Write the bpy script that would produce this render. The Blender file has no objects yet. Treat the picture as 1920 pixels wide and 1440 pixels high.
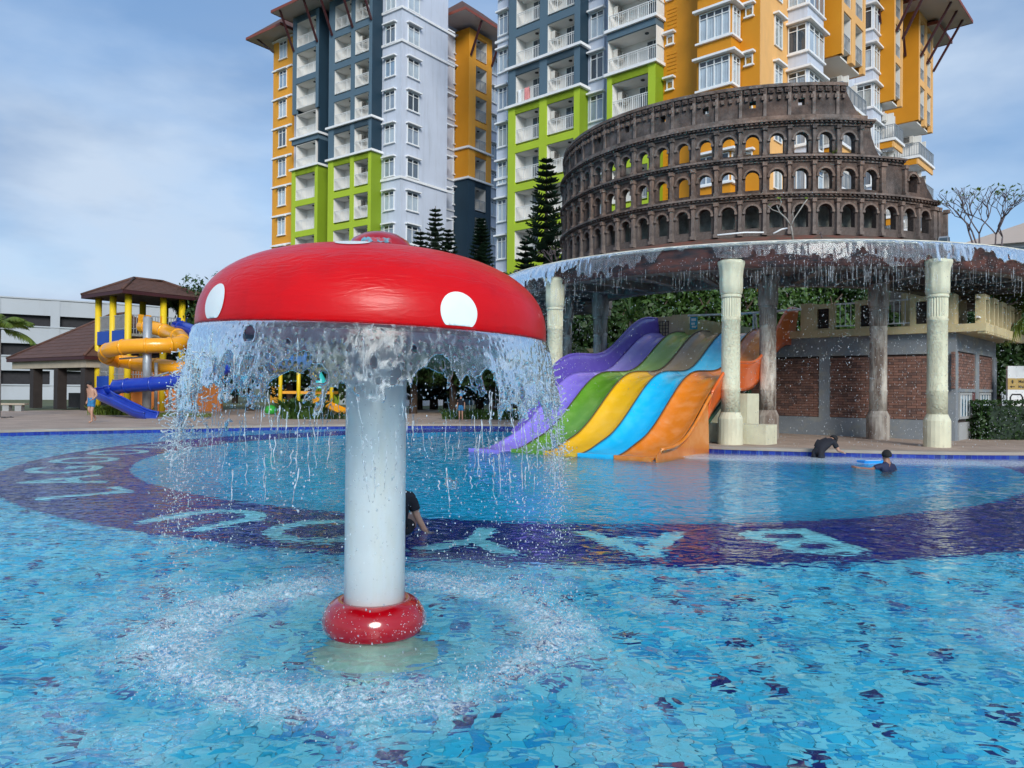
import bpy, math, random
import numpy as np
from mathutils import Vector, Matrix
RAD = math.radians
random.seed(11)
rng = np.random.default_rng(11)
sc = bpy.context.scene
COL = sc.collection

# ------------------------------------------------------------------ camera
CAMZ = 1.65
FPX = 1442.0
cam_d = bpy.data.cameras.new("camera")
cam_d.sensor_width = 36.0
cam_d.lens = FPX / 1920 * 36.0
cam_d.clip_start = 0.05
cam_d.clip_end = 3000
cam = bpy.data.objects.new("camera", cam_d)
COL.objects.link(cam)
CAMROT = Matrix.Rotation(RAD(90 + 0.40), 4, 'X') @ Matrix.Rotation(RAD(0.45), 4, 'Z')
cam.matrix_world = Matrix.Translation((0, 0, CAMZ)) @ CAMROT
sc.camera = cam

# ------------------------------------------------------------------ sky and sun
SUN_EL, SUN_AZ = 29.0, 168.0          # azimuth clockwise from +Y (the viewing direction)
w = bpy.data.worlds.new("World")
sc.world = w
w.use_nodes = True
nt = w.node_tree
nt.nodes.clear()
N = nt.nodes.new
L = nt.links.new
out = N("ShaderNodeOutputWorld")
bg = N("ShaderNodeBackground")
sky = N("ShaderNodeTexSky")
sky.sky_type = 'NISHITA'
sky.sun_disc = False
sky.sun_elevation = RAD(SUN_EL)
sky.sun_rotation = RAD(SUN_AZ)
sky.air_density = 1.0
sky.dust_density = 1.5
sky.ozone_density = 1.5
tc = N("ShaderNodeTexCoord")
mp = N("ShaderNodeMapping")
mp.inputs["Scale"].default_value = (1.0, 1.0, 2.6)
mp.inputs["Location"].default_value = (0.35, 0.1, 0.3)
L(tc.outputs["Generated"], mp.inputs[0])
n1 = N("ShaderNodeTexNoise")
n1.inputs["Scale"].default_value = 1.55
n1.inputs["Detail"].default_value = 9
n1.inputs["Roughness"].default_value = 0.5
n1.inputs["Distortion"].default_value = 0.35
L(mp.outputs[0], n1.inputs["Vector"])
cr = N("ShaderNodeValToRGB")
cr.color_ramp.elements[0].position = 0.40
cr.color_ramp.elements[0].color = (0.38, 0.38, 0.38, 1)
cr.color_ramp.elements[1].position = 0.66
cr.color_ramp.elements[1].color = (1, 1, 1, 1)
L(n1.outputs[0], cr.inputs[0])
n2 = N("ShaderNodeTexNoise")
n2.inputs["Scale"].default_value = 2.3
n2.inputs["Detail"].default_value = 6
L(mp.outputs[0], n2.inputs["Vector"])
cr2 = N("ShaderNodeValToRGB")                  # cloud tone: grey-blue bellies to white tops
cr2.color_ramp.elements[0].position = 0.42
cr2.color_ramp.elements[0].color = (1.8, 2.7, 4.2, 1)
cr2.color_ramp.elements[1].position = 0.60
cr2.color_ramp.elements[1].color = (3.7, 4.5, 5.6, 1)
L(n2.outputs[0], cr2.inputs[0])
sat = N("ShaderNodeMix")
sat.data_type = 'RGBA'
sat.blend_type = 'MULTIPLY'
sat.inputs[0].default_value = 1.0
sat.inputs[7].default_value = (0.62, 0.90, 1.10, 1)
L(sky.outputs[0], sat.inputs[6])
mx = N("ShaderNodeMix")
mx.data_type = 'RGBA'
L(cr.outputs[0], mx.inputs[0])
L(sat.outputs[2], mx.inputs[6])
L(cr2.outputs[0], mx.inputs[7])
L(mx.outputs[2], bg.inputs[0])
bg.inputs[1].default_value = 0.08
L(bg.outputs[0], out.inputs[0])

sun_d = bpy.data.lights.new("sun", 'SUN')
sun_d.energy = 1.5
sun_d.angle = RAD(24)
sun_d.color = (1.0, 0.955, 0.89)
sun = bpy.data.objects.new("sun", sun_d)
COL.objects.link(sun)
_sd = Vector((math.sin(RAD(SUN_AZ)) * math.cos(RAD(SUN_EL)), math.cos(RAD(SUN_AZ)) * math.cos(RAD(SUN_EL)), math.sin(RAD(SUN_EL))))
sun.rotation_euler = (-_sd).to_track_quat('-Z', 'Y').to_euler()

sc.view_settings.view_transform = 'Standard'
sc.view_settings.look = 'None'
sc.view_settings.exposure = 0.98
sc.view_settings.gamma = 1.0
sc.view_settings.use_curve_mapping = False
sc.render.engine = 'CYCLES'
sc.cycles.use_denoising = True
sc.cycles.use_adaptive_sampling = True
sc.cycles.adaptive_threshold = 0.02
sc.cycles.max_bounces = 10
sc.cycles.diffuse_bounces = 3
sc.cycles.glossy_bounces = 4
sc.cycles.transmission_bounces = 9
sc.cycles.transparent_max_bounces = 16
sc.cycles.caustics_refractive = True
sc.cycles.caustics_reflective = False
sc.cycles.blur_glossy = 0.5
sc.cycles.sample_clamp_indirect = 6.0
sc.cycles.sample_clamp_direct = 5.0

# ------------------------------------------------------------------ placing helpers
def ray(px, py):
    d = CAMROT.to_3x3() @ Vector(((px - 960) / FPX, -(py - 720) / FPX, -1))
    return d
def at(px, py, depth):
    d = ray(px, py)
    return Vector((0, 0, CAMZ)) + d * (depth / d.y)
def atz(px, py, z):
    d = ray(px, py)
    return Vector((0, 0, CAMZ)) + d * ((z - CAMZ) / d.z)

# ------------------------------------------------------------------ numpy noise
def _hash(ix, iy, seed):
    h = (ix.astype(np.int64) * 374761393 + iy.astype(np.int64) * 668265263 + seed * 982451653) & 0xffffffff
    h = ((h ^ (h >> 13)) * 1274126177) & 0xffffffff
    h = h ^ (h >> 16)
    return (h & 0xffff) / 65535.0
def vnoise(x, y, seed=0):
    x = np.asarray(x, float); y = np.asarray(y, float)
    ix = np.floor(x); iy = np.floor(y)
    fx = x - ix; fy = y - iy
    fx = fx * fx * fx * (fx * (fx * 6 - 15) + 10); fy = fy * fy * fy * (fy * (fy * 6 - 15) + 10)
    a = _hash(ix, iy, seed); b = _hash(ix + 1, iy, seed); c = _hash(ix, iy + 1, seed); d = _hash(ix + 1, iy + 1, seed)
    return (a * (1 - fx) + b * fx) * (1 - fy) + (c * (1 - fx) + d * fx) * fy
def fbm(x, y, seed=0, oct=4, gain=0.5):
    s = 0; a = 1.0; t = 0
    for i in range(oct):
        s = s + a * vnoise(x * 2 ** i + 13.7 * i, y * 2 ** i + 7.1 * i, seed + i); t += a; a *= gain
    return s / t
def sstep(a, b, x):
    t = np.clip((np.asarray(x, float) - a) / (b - a), 0, 1)
    return t * t * (3 - 2 * t)

# ------------------------------------------------------------------ mesh helpers
class MB:
    def __init__(s):
        s.v = []; s.f = []; s.m = []
    def add(s, vs, fs, mi=0):
        o = len(s.v); s.v.extend(vs)
        for f in fs:
            s.f.append(tuple(i + o for i in f)); s.m.append(mi)
        return s
    def box(s, x0, x1, y0, y1, z0, z1, mi=0):
        if x0 > x1: x0, x1 = x1, x0
        if y0 > y1: y0, y1 = y1, y0
        if z0 > z1: z0, z1 = z1, z0
        return s.add([(x0, y0, z0), (x1, y0, z0), (x1, y1, z0), (x0, y1, z0), (x0, y0, z1), (x1, y0, z1), (x1, y1, z1), (x0, y1, z1)],
                     [(0, 3, 2, 1), (4, 5, 6, 7), (0, 1, 5, 4), (1, 2, 6, 5), (2, 3, 7, 6), (3, 0, 4, 7)], mi)
    def bar(s, p, q, w, h=None, mi=0):
        h = h or w
        p = Vector(p); q = Vector(q); d = (q - p).normalized()
        up = Vector((0, 0, 1)) if abs(d.z) < 0.95 else Vector((0, 1, 0))
        a = d.cross(up).normalized() * (w / 2); b = a.normalized().cross(d) * (h / 2)
        vs = [p - a - b, p + a - b, p + a + b, p - a + b, q - a - b, q + a - b, q + a + b, q - a + b]
        return s.add([tuple(v) for v in vs], [(0, 1, 2, 3), (7, 6, 5, 4), (0, 4, 5, 1), (1, 5, 6, 2), (2, 6, 7, 3), (3, 7, 4, 0)], mi)
    def tube(s, pts, r, n=8, cap=True, mi=0):
        pts = [Vector(p) for p in pts]
        k = len(pts)
        rs = r if isinstance(r, (list, tuple)) else [r] * k
        vs = []; fs = []
        ref = None
        for i, p in enumerate(pts):
            d = (pts[min(i + 1, k - 1)] - pts[max(i - 1, 0)])
            if d.length < 1e-9: d = Vector((0, 0, 1))
            d.normalize()
            if ref is None:
                ref = d.orthogonal().normalized()
            ref = (ref - d * ref.dot(d))
            if ref.length < 1e-6: ref = d.orthogonal()
            ref.normalize(); b = d.cross(ref)
            for j in range(n):
                a = 2 * math.pi * j / n
                vs.append(tuple(p + (ref * math.cos(a) + b * math.sin(a)) * rs[i]))
        for i in range(k - 1):
            for j in range(n):
                j2 = (j + 1) % n
                fs.append((i * n + j, i * n + j2, (i + 1) * n + j2, (i + 1) * n + j))
        if cap:
            fs.append(tuple(range(n - 1, -1, -1))); fs.append(tuple((k - 1) * n + j for j in range(n)))
        return s.add(vs, fs, mi)
    def lathe(s, prof, n=24, c=(0, 0, 0), mi=0, cap=True):
        vs = []; fs = []
        for (r, z) in prof:
            for j in range(n):
                a = 2 * math.pi * j / n
                vs.append((c[0] + r * math.cos(a), c[1] + r * math.sin(a), c[2] + z))
        for i in range(len(prof) - 1):
            for j in range(n):
                j2 = (j + 1) % n
                fs.append((i * n + j, i * n + j2, (i + 1) * n + j2, (i + 1) * n + j))
        if cap:
            fs.append(tuple(range(n - 1, -1, -1))); fs.append(tuple((len(prof) - 1) * n + j for j in range(n)))
        return s.add(vs, fs, mi)
    def prism(s, poly, z0, z1, mi=0):
        n = len(poly)
        vs = [(p[0], p[1], z0) for p in poly] + [(p[0], p[1], z1) for p in poly]
        fs = [tuple(range(n - 1, -1, -1)), tuple(range(n, 2 * n))] + [(i, (i + 1) % n, n + (i + 1) % n, n + i) for i in range(n)]
        return s.add(vs, fs, mi)
    def extr(s, poly, d, mi=0):            # poly of 3-D points, extruded by vector d
        n = len(poly); d = Vector(d)
        vs = [tuple(p) for p in poly] + [tuple(Vector(p) + d) for p in poly]
        fs = [tuple(range(n - 1, -1, -1)), tuple(range(n, 2 * n))] + [(i, (i + 1) % n, n + (i + 1) % n, n + i) for i in range(n)]
        return s.add(vs, fs, mi)
    def grid(s, P, mi=0, closed=False):     # P[i][j] points
        ni = len(P); nj = len(P[0])
        vs = [tuple(p) for row in P for p in row]; fs = []
        for i in range(ni - 1):
            for j in range(nj if closed else nj - 1):
                j2 = (j + 1) % nj
                fs.append((i * nj + j, i * nj + j2, (i + 1) * nj + j2, (i + 1) * nj + j))
        return s.add(vs, fs, mi)
    def mesh(s, name, mats, smooth=False):
        me = bpy.data.meshes.new(name)
        me.from_pydata([tuple(v) for v in s.v], [], s.f)
        for m_ in (mats if isinstance(mats, (list, tuple)) else [mats]):
            me.materials.append(m_)
        if any(s.m):
            me.polygons.foreach_set("material_index", s.m)
        if smooth:
            me.polygons.foreach_set("use_smooth", [True] * len(me.polygons))
        me.update()
        return me
    def build(s, name, mats, parent=None, smooth=False, loc=None, rz=0.0, **tags):
        return put(name, s.mesh(name, mats, smooth), parent, loc, rz, **tags)

def put(name, me, parent=None, loc=None, rz=0.0, rot=None, scale=None, **tags):
    o = bpy.data.objects.new(name, me)
    COL.objects.link(o)
    if parent: o.parent = parent
    if loc is not None: o.location = loc
    if rot is not None: o.rotation_euler = rot
    elif rz: o.rotation_euler = (0, 0, rz)
    if scale is not None: o.scale = scale if isinstance(scale, (tuple, list)) else (scale,) * 3
    for k, v in tags.items():
        if v is not None: o[k] = v
    return o
def npmesh(name, V, F, mats, smooth=True, mi=None):
    me = bpy.data.meshes.new(name)
    V = np.asarray(V, dtype=np.float32); F = np.asarray(F, dtype=np.int32)
    k = F.shape[1]
    me.vertices.add(len(V)); me.vertices.foreach_set("co", V.ravel())
    me.loops.add(F.size); me.loops.foreach_set("vertex_index", F.ravel())
    me.polygons.add(len(F))
    me.polygons.foreach_set("loop_start", np.arange(0, F.size, k, dtype=np.int32))
    for m_ in (mats if isinstance(mats, (list, tuple)) else [mats]): me.materials.append(m_)
    if mi is not None: me.polygons.foreach_set("material_index", np.asarray(mi, dtype=np.int32))
    me.polygons.foreach_set("use_smooth", np.full(len(F), smooth))
    me.update(calc_edges=True); me.validate()
    return me
def thing(name, label, cat, loc=(0, 0, 0), rz=0.0, group=None):
    return put(name, None, None, loc, rz, label=label, category=cat, group=group, kind="thing")

# ------------------------------------------------------------------ materials
MATS = {}
def _nodes(name):
    m = bpy.data.materials.new(name); m.use_nodes = True
    return m, m.node_tree, m.node_tree.nodes["Principled BSDF"]
def mat(name, col, rough=0.6, var=0.12, vscale=3.0, bump=0.0, bscale=40.0, metal=0.0, spec=0.5, coat=0.0,
        dirt=None, dscale=(1.2, 1.2, 0.25), damt=0.5, trans=0.0, dlo=0.5, dhi=0.75):
    """plain surface: base colour with slow variation, fine relief and optional stains"""
    m, t, b = _nodes(name)
    n = t.nodes.new; l = t.links.new
    c = (col[0], col[1], col[2], 1)
    tcn = n("ShaderNodeTexCoord")
    nz = n("ShaderNodeTexNoise"); nz.inputs["Scale"].default_value = vscale; nz.inputs["Detail"].default_value = 5
    l(tcn.outputs["Object"], nz.inputs["Vector"])
    mr = n("ShaderNodeMapRange"); mr.inputs[1].default_value = 0.25; mr.inputs[2].default_value = 0.75
    mr.inputs[3].default_value = 1 - var; mr.inputs[4].default_value = 1 + var
    l(nz.outputs[0], mr.inputs[0])
    mu = n("ShaderNodeVectorMath"); mu.operation = 'SCALE'; mu.inputs[0].default_value = col[:3]
    l(mr.outputs[0], mu.inputs["Scale"])
    cur = mu.outputs[0]
    if dirt is not None:
        mpn = n("ShaderNodeMapping"); mpn.inputs["Scale"].default_value = dscale
        l(tcn.outputs["Object"], mpn.inputs[0])
        dz = n("ShaderNodeTexNoise"); dz.inputs["Scale"].default_value = 2.5; dz.inputs["Detail"].default_value = 7; dz.inputs["Roughness"].default_value = 0.65
        l(mpn.outputs[0], dz.inputs["Vector"])
        dr = n("ShaderNodeMapRange"); dr.inputs[1].default_value = dlo; dr.inputs[2].default_value = dhi
        dr.inputs[3].default_value = 0; dr.inputs[4].default_value = damt
        l(dz.outputs[0], dr.inputs[0])
        mxn = n("ShaderNodeMix"); mxn.data_type = 'RGBA'
        l(dr.outputs[0], mxn.inputs[0]); l(cur, mxn.inputs[6]); mxn.inputs[7].default_value = (*dirt[:3], 1)
        cur = mxn.outputs[2]
    l(cur, b.inputs["Base Color"])
    b.inputs["Roughness"].default_value = rough
    b.inputs["Metallic"].default_value = metal
    b.inputs["Specular IOR Level"].default_value = spec
    b.inputs["Coat Weight"].default_value = coat
    b.inputs["Coat Roughness"].default_value = 0.08
    if bump:
        bz = n("ShaderNodeTexNoise"); bz.inputs["Scale"].default_value = bscale; bz.inputs["Detail"].default_value = 4
        l(tcn.outputs["Object"], bz.inputs["Vector"])
        bn = n("ShaderNodeBump"); bn.inputs["Strength"].default_value = min(1, bump); bn.inputs["Distance"].default_value = 0.02
        l(bz.outputs[0], bn.inputs["Height"]); l(bn.outputs[0], b.inputs["Normal"])
    MATS[name] = m
    return m
def leafmat(name, c1, c2, rough=0.55):
    m, t, b = _nodes(name)
    n = t.nodes.new; l = t.links.new
    g = n("ShaderNodeNewGeometry")
    wn = n("ShaderNodeTexNoise"); wn.inputs["Scale"].default_value = 1.3; wn.inputs["Detail"].default_value = 3
    tcn = n("ShaderNodeTexCoord"); l(tcn.outputs["Object"], wn.inputs["Vector"])
    ad = n("ShaderNodeMath"); ad.operation = 'ADD'; l(wn.outputs[0], ad.inputs[0])
    ml = n("ShaderNodeMath"); ml.operation = 'MULTIPLY_ADD'; l(g.outputs["Random Per Island"], ml.inputs[0]); ml.inputs[1].default_value = 0.6; ml.inputs[2].default_value = -0.3
    l(ml.outputs[0], ad.inputs[1])
    mxn = n("ShaderNodeMix"); mxn.data_type = 'RGBA'
    l(ad.outputs[0], mxn.inputs[0]); mxn.inputs[6].default_value = (*c1, 1); mxn.inputs[7].default_value = (*c2, 1)
    l(mxn.outputs[2], b.inputs["Base Color"]); b.inputs["Roughness"].default_value = rough
    tr = n("ShaderNodeBsdfTranslucent"); l(mxn.outputs[2], tr.inputs[0])
    ms = n("ShaderNodeMixShader"); ms.inputs[0].default_value = 0.3
    l(b.outputs[0], ms.inputs[1]); l(tr.outputs[0], ms.inputs[2])
    l(ms.outputs[0], t.nodes["Material Output"].inputs[0])
    MATS[name] = m
    return m

M_white = mat("white_paint", (0.56, 0.61, 0.71), 0.7, 0.05, 0.6, 0.15, 30, dirt=(0.36, 0.39, 0.43), damt=0.55, dscale=(.9, .9, .07))
M_offwhite = mat("balcony_white", (0.74, 0.73, 0.70), 0.75, 0.05, 1.0)
M_trim = mat("trim_white", (0.84, 0.85, 0.86), 0.6, 0.04, 2, dirt=(0.5, 0.5, 0.48), damt=0.35, dscale=(2, 2, 1))
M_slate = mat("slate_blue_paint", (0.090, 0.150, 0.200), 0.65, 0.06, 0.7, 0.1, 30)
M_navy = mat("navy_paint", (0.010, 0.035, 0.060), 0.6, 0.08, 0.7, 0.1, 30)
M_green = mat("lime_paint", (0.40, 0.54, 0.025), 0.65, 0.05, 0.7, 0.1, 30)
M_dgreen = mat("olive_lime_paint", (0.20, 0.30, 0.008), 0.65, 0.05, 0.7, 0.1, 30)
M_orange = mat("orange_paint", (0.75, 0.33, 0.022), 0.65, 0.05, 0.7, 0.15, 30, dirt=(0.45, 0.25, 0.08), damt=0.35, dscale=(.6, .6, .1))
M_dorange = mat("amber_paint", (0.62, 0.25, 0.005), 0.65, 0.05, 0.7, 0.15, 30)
M_porange = mat("peach_orange_paint", (0.80, 0.44, 0.15), 0.7, 0.06, 0.9, 0.15, 30, dirt=(0.5, 0.3, 0.15), damt=0.4, dscale=(.6, .6, .1))
M_frame = mat("window_frame_white", (0.80, 0.82, 0.82), 0.5, 0.03)
M_rail = mat("railing_grey", (0.30, 0.33, 0.36), 0.45, 0.05, metal=0.3)
M_wrail = mat("railing_white", (0.72, 0.73, 0.72), 0.45, 0.05)
M_ac = mat("cooler_casing", (0.62, 0.60, 0.55), 0.6, 0.06)
M_black = mat("dark_grille", (0.015, 0.015, 0.017), 0.6, 0.1)
M_curtain = mat("curtain_cloth", (0.66, 0.68, 0.72), 0.9, 0.18, 1.2)
M_soffit = mat("soffit_paint", (0.50, 0.44, 0.42), 0.8, 0.06, 0.5)
M_eave = mat("eave_red", (0.22, 0.055, 0.035), 0.6, 0.1)
M_rooftile = mat("roof_tile_brown", (0.105, 0.048, 0.034), 0.75, 0.25, 2.5, 0.3, 25, dirt=(0.05, 0.03, 0.025), damt=0.6, dscale=(1.5, 1.5, 1.5))
M_strut = mat("strut_maroon", (0.05, 0.010, 0.012), 0.5, 0.1)
def glassmat():
    m, t, b = _nodes("window_glass")
    n = t.nodes.new; l = t.links.new
    tr = n("ShaderNodeBsdfTransparent"); tr.inputs[0].default_value = (0.86, 0.92, 0.95, 1)
    gl = n("ShaderNodeBsdfGlossy"); gl.inputs["Roughness"].default_value = 0.03; gl.inputs[0].default_value = (0.9, 0.95, 1, 1)
    lw = n("ShaderNodeLayerWeight"); lw.inputs[0].default_value = 0.5
    pw = n("ShaderNodeMath"); pw.operation = 'POWER'; l(lw.outputs["Facing"], pw.inputs[0]); pw.inputs[1].default_value = 3.0
    fr = n("ShaderNodeMapRange"); fr.inputs[3].default_value = 0.07; fr.inputs[4].default_value = 0.9; l(pw.outputs[0], fr.inputs[0])
    ms = n("ShaderNodeMixShader"); l(fr.outputs[0], ms.inputs[0]); l(tr.outputs[0], ms.inputs[1]); l(gl.outputs[0], ms.inputs[2])
    l(ms.outputs[0], t.nodes["Material Output"].inputs[0])
    return m
M_glass = glassmat()
# curtains differ from flat to flat
_t = M_curtain.node_tree; _b = _t.nodes["Principled BSDF"]
_oi = _t.nodes.new("ShaderNodeObjectInfo"); _cr = _t.nodes.new("ShaderNodeValToRGB"); _cr.color_ramp.interpolation = 'CONSTANT'
_e = _cr.color_ramp.elements
_e[0].position = 0; _e[0].color = (1, 1, 1, 1); _e[1].position = 0.42; _e[1].color = (0.62, 0.64, 0.70, 1)
for _p, _c in ((0.62, (0.85, 0.78, 0.68)), (0.74, (0.30, 0.33, 0.38)), (0.86, (0.55, 0.66, 0.80)), (0.94, (0.12, 0.13, 0.15))):
    _q = _e.new(_p); _q.color = (*_c, 1)
_t.links.new(_oi.outputs["Random"], _cr.inputs[0])
_m = _t.nodes.new("ShaderNodeMix"); _m.data_type = 'RGBA'; _m.blend_type = 'MULTIPLY'; _m.inputs[0].default_value = 1
_t.links.new(_b.inputs["Base Color"].links[0].from_socket, _m.inputs[6]); _t.links.new(_cr.outputs[0], _m.inputs[7]); _t.links.new(_m.outputs[2], _b.inputs["Base Color"])
M_dglass = mat("door_glass", (0.05, 0.075, 0.095), 0.08, 0.3, 1.0, spec=0.9)
# ================================================================== pool, water, deck, ground
def tilemat(name, stops, size, grout=(0.03, 0.22, 0.36), gw=0.07, rough=0.25):
    m, t, b = _nodes(name)
    n = t.nodes.new; l = t.links.new
    tcn = n("ShaderNodeTexCoord")
    dv = n("ShaderNodeVectorMath"); dv.operation = 'SCALE'; dv.inputs["Scale"].default_value = 1 / size
    l(tcn.outputs["Object"], dv.inputs[0])
    fl = n("ShaderNodeVectorMath"); fl.operation = 'FLOOR'; l(dv.outputs[0], fl.inputs[0])
    wn = n("ShaderNodeTexWhiteNoise"); wn.noise_dimensions = '3D'; l(fl.outputs[0], wn.inputs[0])
    crn = n("ShaderNodeValToRGB"); crn.color_ramp.interpolation = 'CONSTANT'
    e = crn.color_ramp.elements
    e[0].position = 0; e[0].color = (*stops[0][1], 1)
    e[1].position = stops[1][0]; e[1].color = (*stops[1][1], 1)
    for p, c in stops[2:]:
        q = e.new(p); q.color = (*c, 1)
    l(wn.outputs[0], crn.inputs[0])
    fr = n("ShaderNodeVectorMath"); fr.operation = 'FRACTION'; l(dv.outputs[0], fr.inputs[0])
    sp = n("ShaderNodeSeparateXYZ"); l(fr.outputs[0], sp.inputs[0])
    def lt(o):
        q = n("ShaderNodeMath"); q.operation = 'LESS_THAN'; l(o, q.inputs[0]); q.inputs[1].default_value = gw; return q.outputs[0]
    mxm = n("ShaderNodeMath"); mxm.operation = 'MAXIMUM'; l(lt(sp.outputs[0]), mxm.inputs[0]); l(lt(sp.outputs[1]), mxm.inputs[1])
    mxn = n("ShaderNodeMix"); mxn.data_type = 'RGBA'; l(mxm.outputs[0], mxn.inputs[0]); l(crn.outputs[0], mxn.inputs[6]); mxn.inputs[7].default_value = (*grout, 1)
    l(mxn.outputs[2], b.inputs["Base Color"]); b.inputs["Roughness"].default_value = rough
    MATS[name] = m
    return m
T_PALE = (0.32, 0.84, 0.96); T_AQUA = (0.06, 0.64, 0.90); T_MID = (0.02, 0.40, 0.76); T_DEEP = (0.02, 0.13, 0.42); T_NAVY = (0.012, 0.016, 0.17)
TS = 0.105
M_mosaic = tilemat("pool_mosaic", [(0, T_PALE), (0.42, T_AQUA), (0.84, T_MID), (0.94, T_DEEP), (0.965, T_NAVY)], TS)
M_deep = tilemat("pool_mosaic_plain", [(0, (0.012, 0.72, 0.90)), (0.5, (0.010, 0.66, 0.86)), (0.95, (0.010, 0.58, 0.82))], TS, (0.02, 0.44, 0.62))
M_band = tilemat("pool_band_navy", [(0, (0.003, 0.008, 0.20)), (0.5, (0.004, 0.011, 0.25)), (0.85, (0.003, 0.007, 0.15))], TS, (0.02, 0.03, 0.16))
M_walltile = tilemat("pool_wall_tile", [(0, (0.012, 0.03, 0.28)), (0.5, (0.016, 0.045, 0.34)), (0.85, (0.01, 0.025, 0.2))], 0.15, (0.05, 0.1, 0.3))

RC = Vector((1.4, 20.4)); R_OUT, R_IN = 12.6, 10.3
POOL_PTS = [(-16.9, 25.3), (-13.5, 27.6), (-7.4, 31.2), (-1.35, 32.6), (1.6, 31.0), (3.2, 27.0), (4.1, 23.2), (5.2, 20.9), (7.5, 20.0), (10.9, 19.35), (15, 19.3),
            (20, 18.0), (24, 11), (22, -2), (12, -9), (0, -11), (-12, -9), (-22, -1), (-24, 10), (-21.5, 20)]
def catmull(P, k=8):
    o = []; n = len(P)
    for i in range(n):
        p0, p1, p2, p3 = (np.array(P[(i + j - 1) % n], float) for j in range(4))
        for s in range(k):
            t = s / k
            o.append(tuple(0.5 * ((2 * p1) + (-p0 + p2) * t + (2 * p0 - 5 * p1 + 4 * p2 - p3) * t * t + (-p0 + 3 * p1 - 3 * p2 + p3) * t ** 3)))
    return o
OUTL = catmull(POOL_PTS)
PC = np.array((0.0, 12.0))
DECKZ = 0.16
def ringpts(k, z, off=0.0):
    o = []
    for p in OUTL:
        d = np.array(p) - PC; ln = np.linalg.norm(d)
        q = PC + d * k + d / ln * off
        o.append((q[0], q[1], z))
    return o

M_deck = mat("deck_paving", (0.40, 0.30, 0.235), 0.75, 0.14, 0.6, 0.25, 30, dirt=(0.24, 0.185, 0.15), damt=0.6, dscale=(.35, .35, .35))
def pavejoints(m, size=0.6):
    t = m.node_tree; b = t.nodes["Principled BSDF"]; n = t.nodes.new; l = t.links.new
    src = b.inputs["Base Color"].links[0].from_socket
    tcn = n("ShaderNodeTexCoord")
    br = n("ShaderNodeTexBrick"); br.inputs["Scale"].default_value = 1.0; br.offset = 0.0
    br.inputs["Brick Width"].default_value = size; br.inputs["Row Height"].default_value = size; br.inputs["Mortar Size"].default_value = 0.012
    br.inputs["Color1"].default_value = (0.92, 0.92, 0.92, 1); br.inputs["Color2"].default_value = (1.07, 1.07, 1.07, 1); br.inputs["Mortar"].default_value = (0.62, 0.62, 0.62, 1)
    l(tcn.outputs["Object"], br.inputs["Vector"])
    mxn = n("ShaderNodeMix"); mxn.data_type = 'RGBA'; mxn.blend_type = 'MULTIPLY'; mxn.inputs[0].default_value = 1
    l(src, mxn.inputs[6]); l(br.outputs[0], mxn.inputs[7]); l(mxn.outputs[2], b.inputs["Base Color"])
pavejoints(M_deck)
M_coping = mat("coping_stone", (0.36, 0.31, 0.26), 0.7, 0.15, 1.2, 0.25, 40)
M_ground = mat("ground_soil_grass", (0.10, 0.115, 0.055), 0.9, 0.3, 0.15, 0.3, 20)

b = MB()
b.grid([ringpts(1, DECKZ, 0.42), ringpts(1, DECKZ, 4.0), ringpts(1, DECKZ, 10.0), ringpts(1, DECKZ, 24.0)], closed=True)
b.build("pool_deck", M_deck, kind="structure", label="beige paved pool deck round the water")
b = MB()
b.grid([ringpts(1, DECKZ - 0.07, -0.03), ringpts(1, DECKZ + 0.006, -0.03), ringpts(1, DECKZ + 0.006, 0.42), ringpts(1, DECKZ - 0.05, 0.42)], closed=True)
b.grid([ringpts(1, DECKZ - 0.07, 0.06), ringpts(1, DECKZ - 0.07, -0.03)], closed=True)
b.build("pool_coping", M_coping, kind="structure", label="stone coping along the pool rim")
b = MB()
b.grid([ringpts(1, DECKZ - 0.08, 20.0), ringpts(1, DECKZ - 0.08, 60.0), ringpts(1, DECKZ - 0.08, 200.0), ringpts(1, DECKZ - 0.08, 900.0)], closed=True)
b.build("ground", M_ground, kind="structure", label="ground beyond the pool deck")
b = MB()
b.grid([ringpts(1, -1.4, 0.0), ringpts(1, DECKZ - 0.065, 0.0)], closed=True)
b.build("pool_wall", M_walltile, kind="structure", label="navy tiled pool wall under the coping")

# floor: shallow shelf, navy band, deeper basin
NSEG = 120
rad = [0.2, 4, 9.0, 9.7, R_IN, R_OUT, 14, 18, 26, 44]
zz = [-1.15, -1.15, -1.10, -0.75, -0.42, -0.40, -0.36, -0.36, -0.36, -0.36]
fv = []; ff = []; fm = []
for r_, z_ in zip(rad, zz):
    for j in range(NSEG):
        a = 2 * math.pi * j / NSEG
        fv.append((RC.x + r_ * math.sin(a), RC.y - r_ * math.cos(a), z_))
for i in range(len(rad) - 1):
    for j in range(NSEG):
        j2 = (j + 1) % NSEG
        ff.append((i * NSEG + j, i * NSEG + j2, (i + 1) * NSEG + j2, (i + 1) * NSEG + j))
        fm.append(1 if i < 4 else (2 if i == 4 else 0))
ff.append(tuple(range(NSEG))); fm.append(1)
fb = MB(); fb.v = fv; fb.f = ff; fb.m = fm
floor = fb.build("pool_floor", [M_mosaic, M_deep, M_band], kind="structure", label="blue mosaic floor of the pool")

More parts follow.
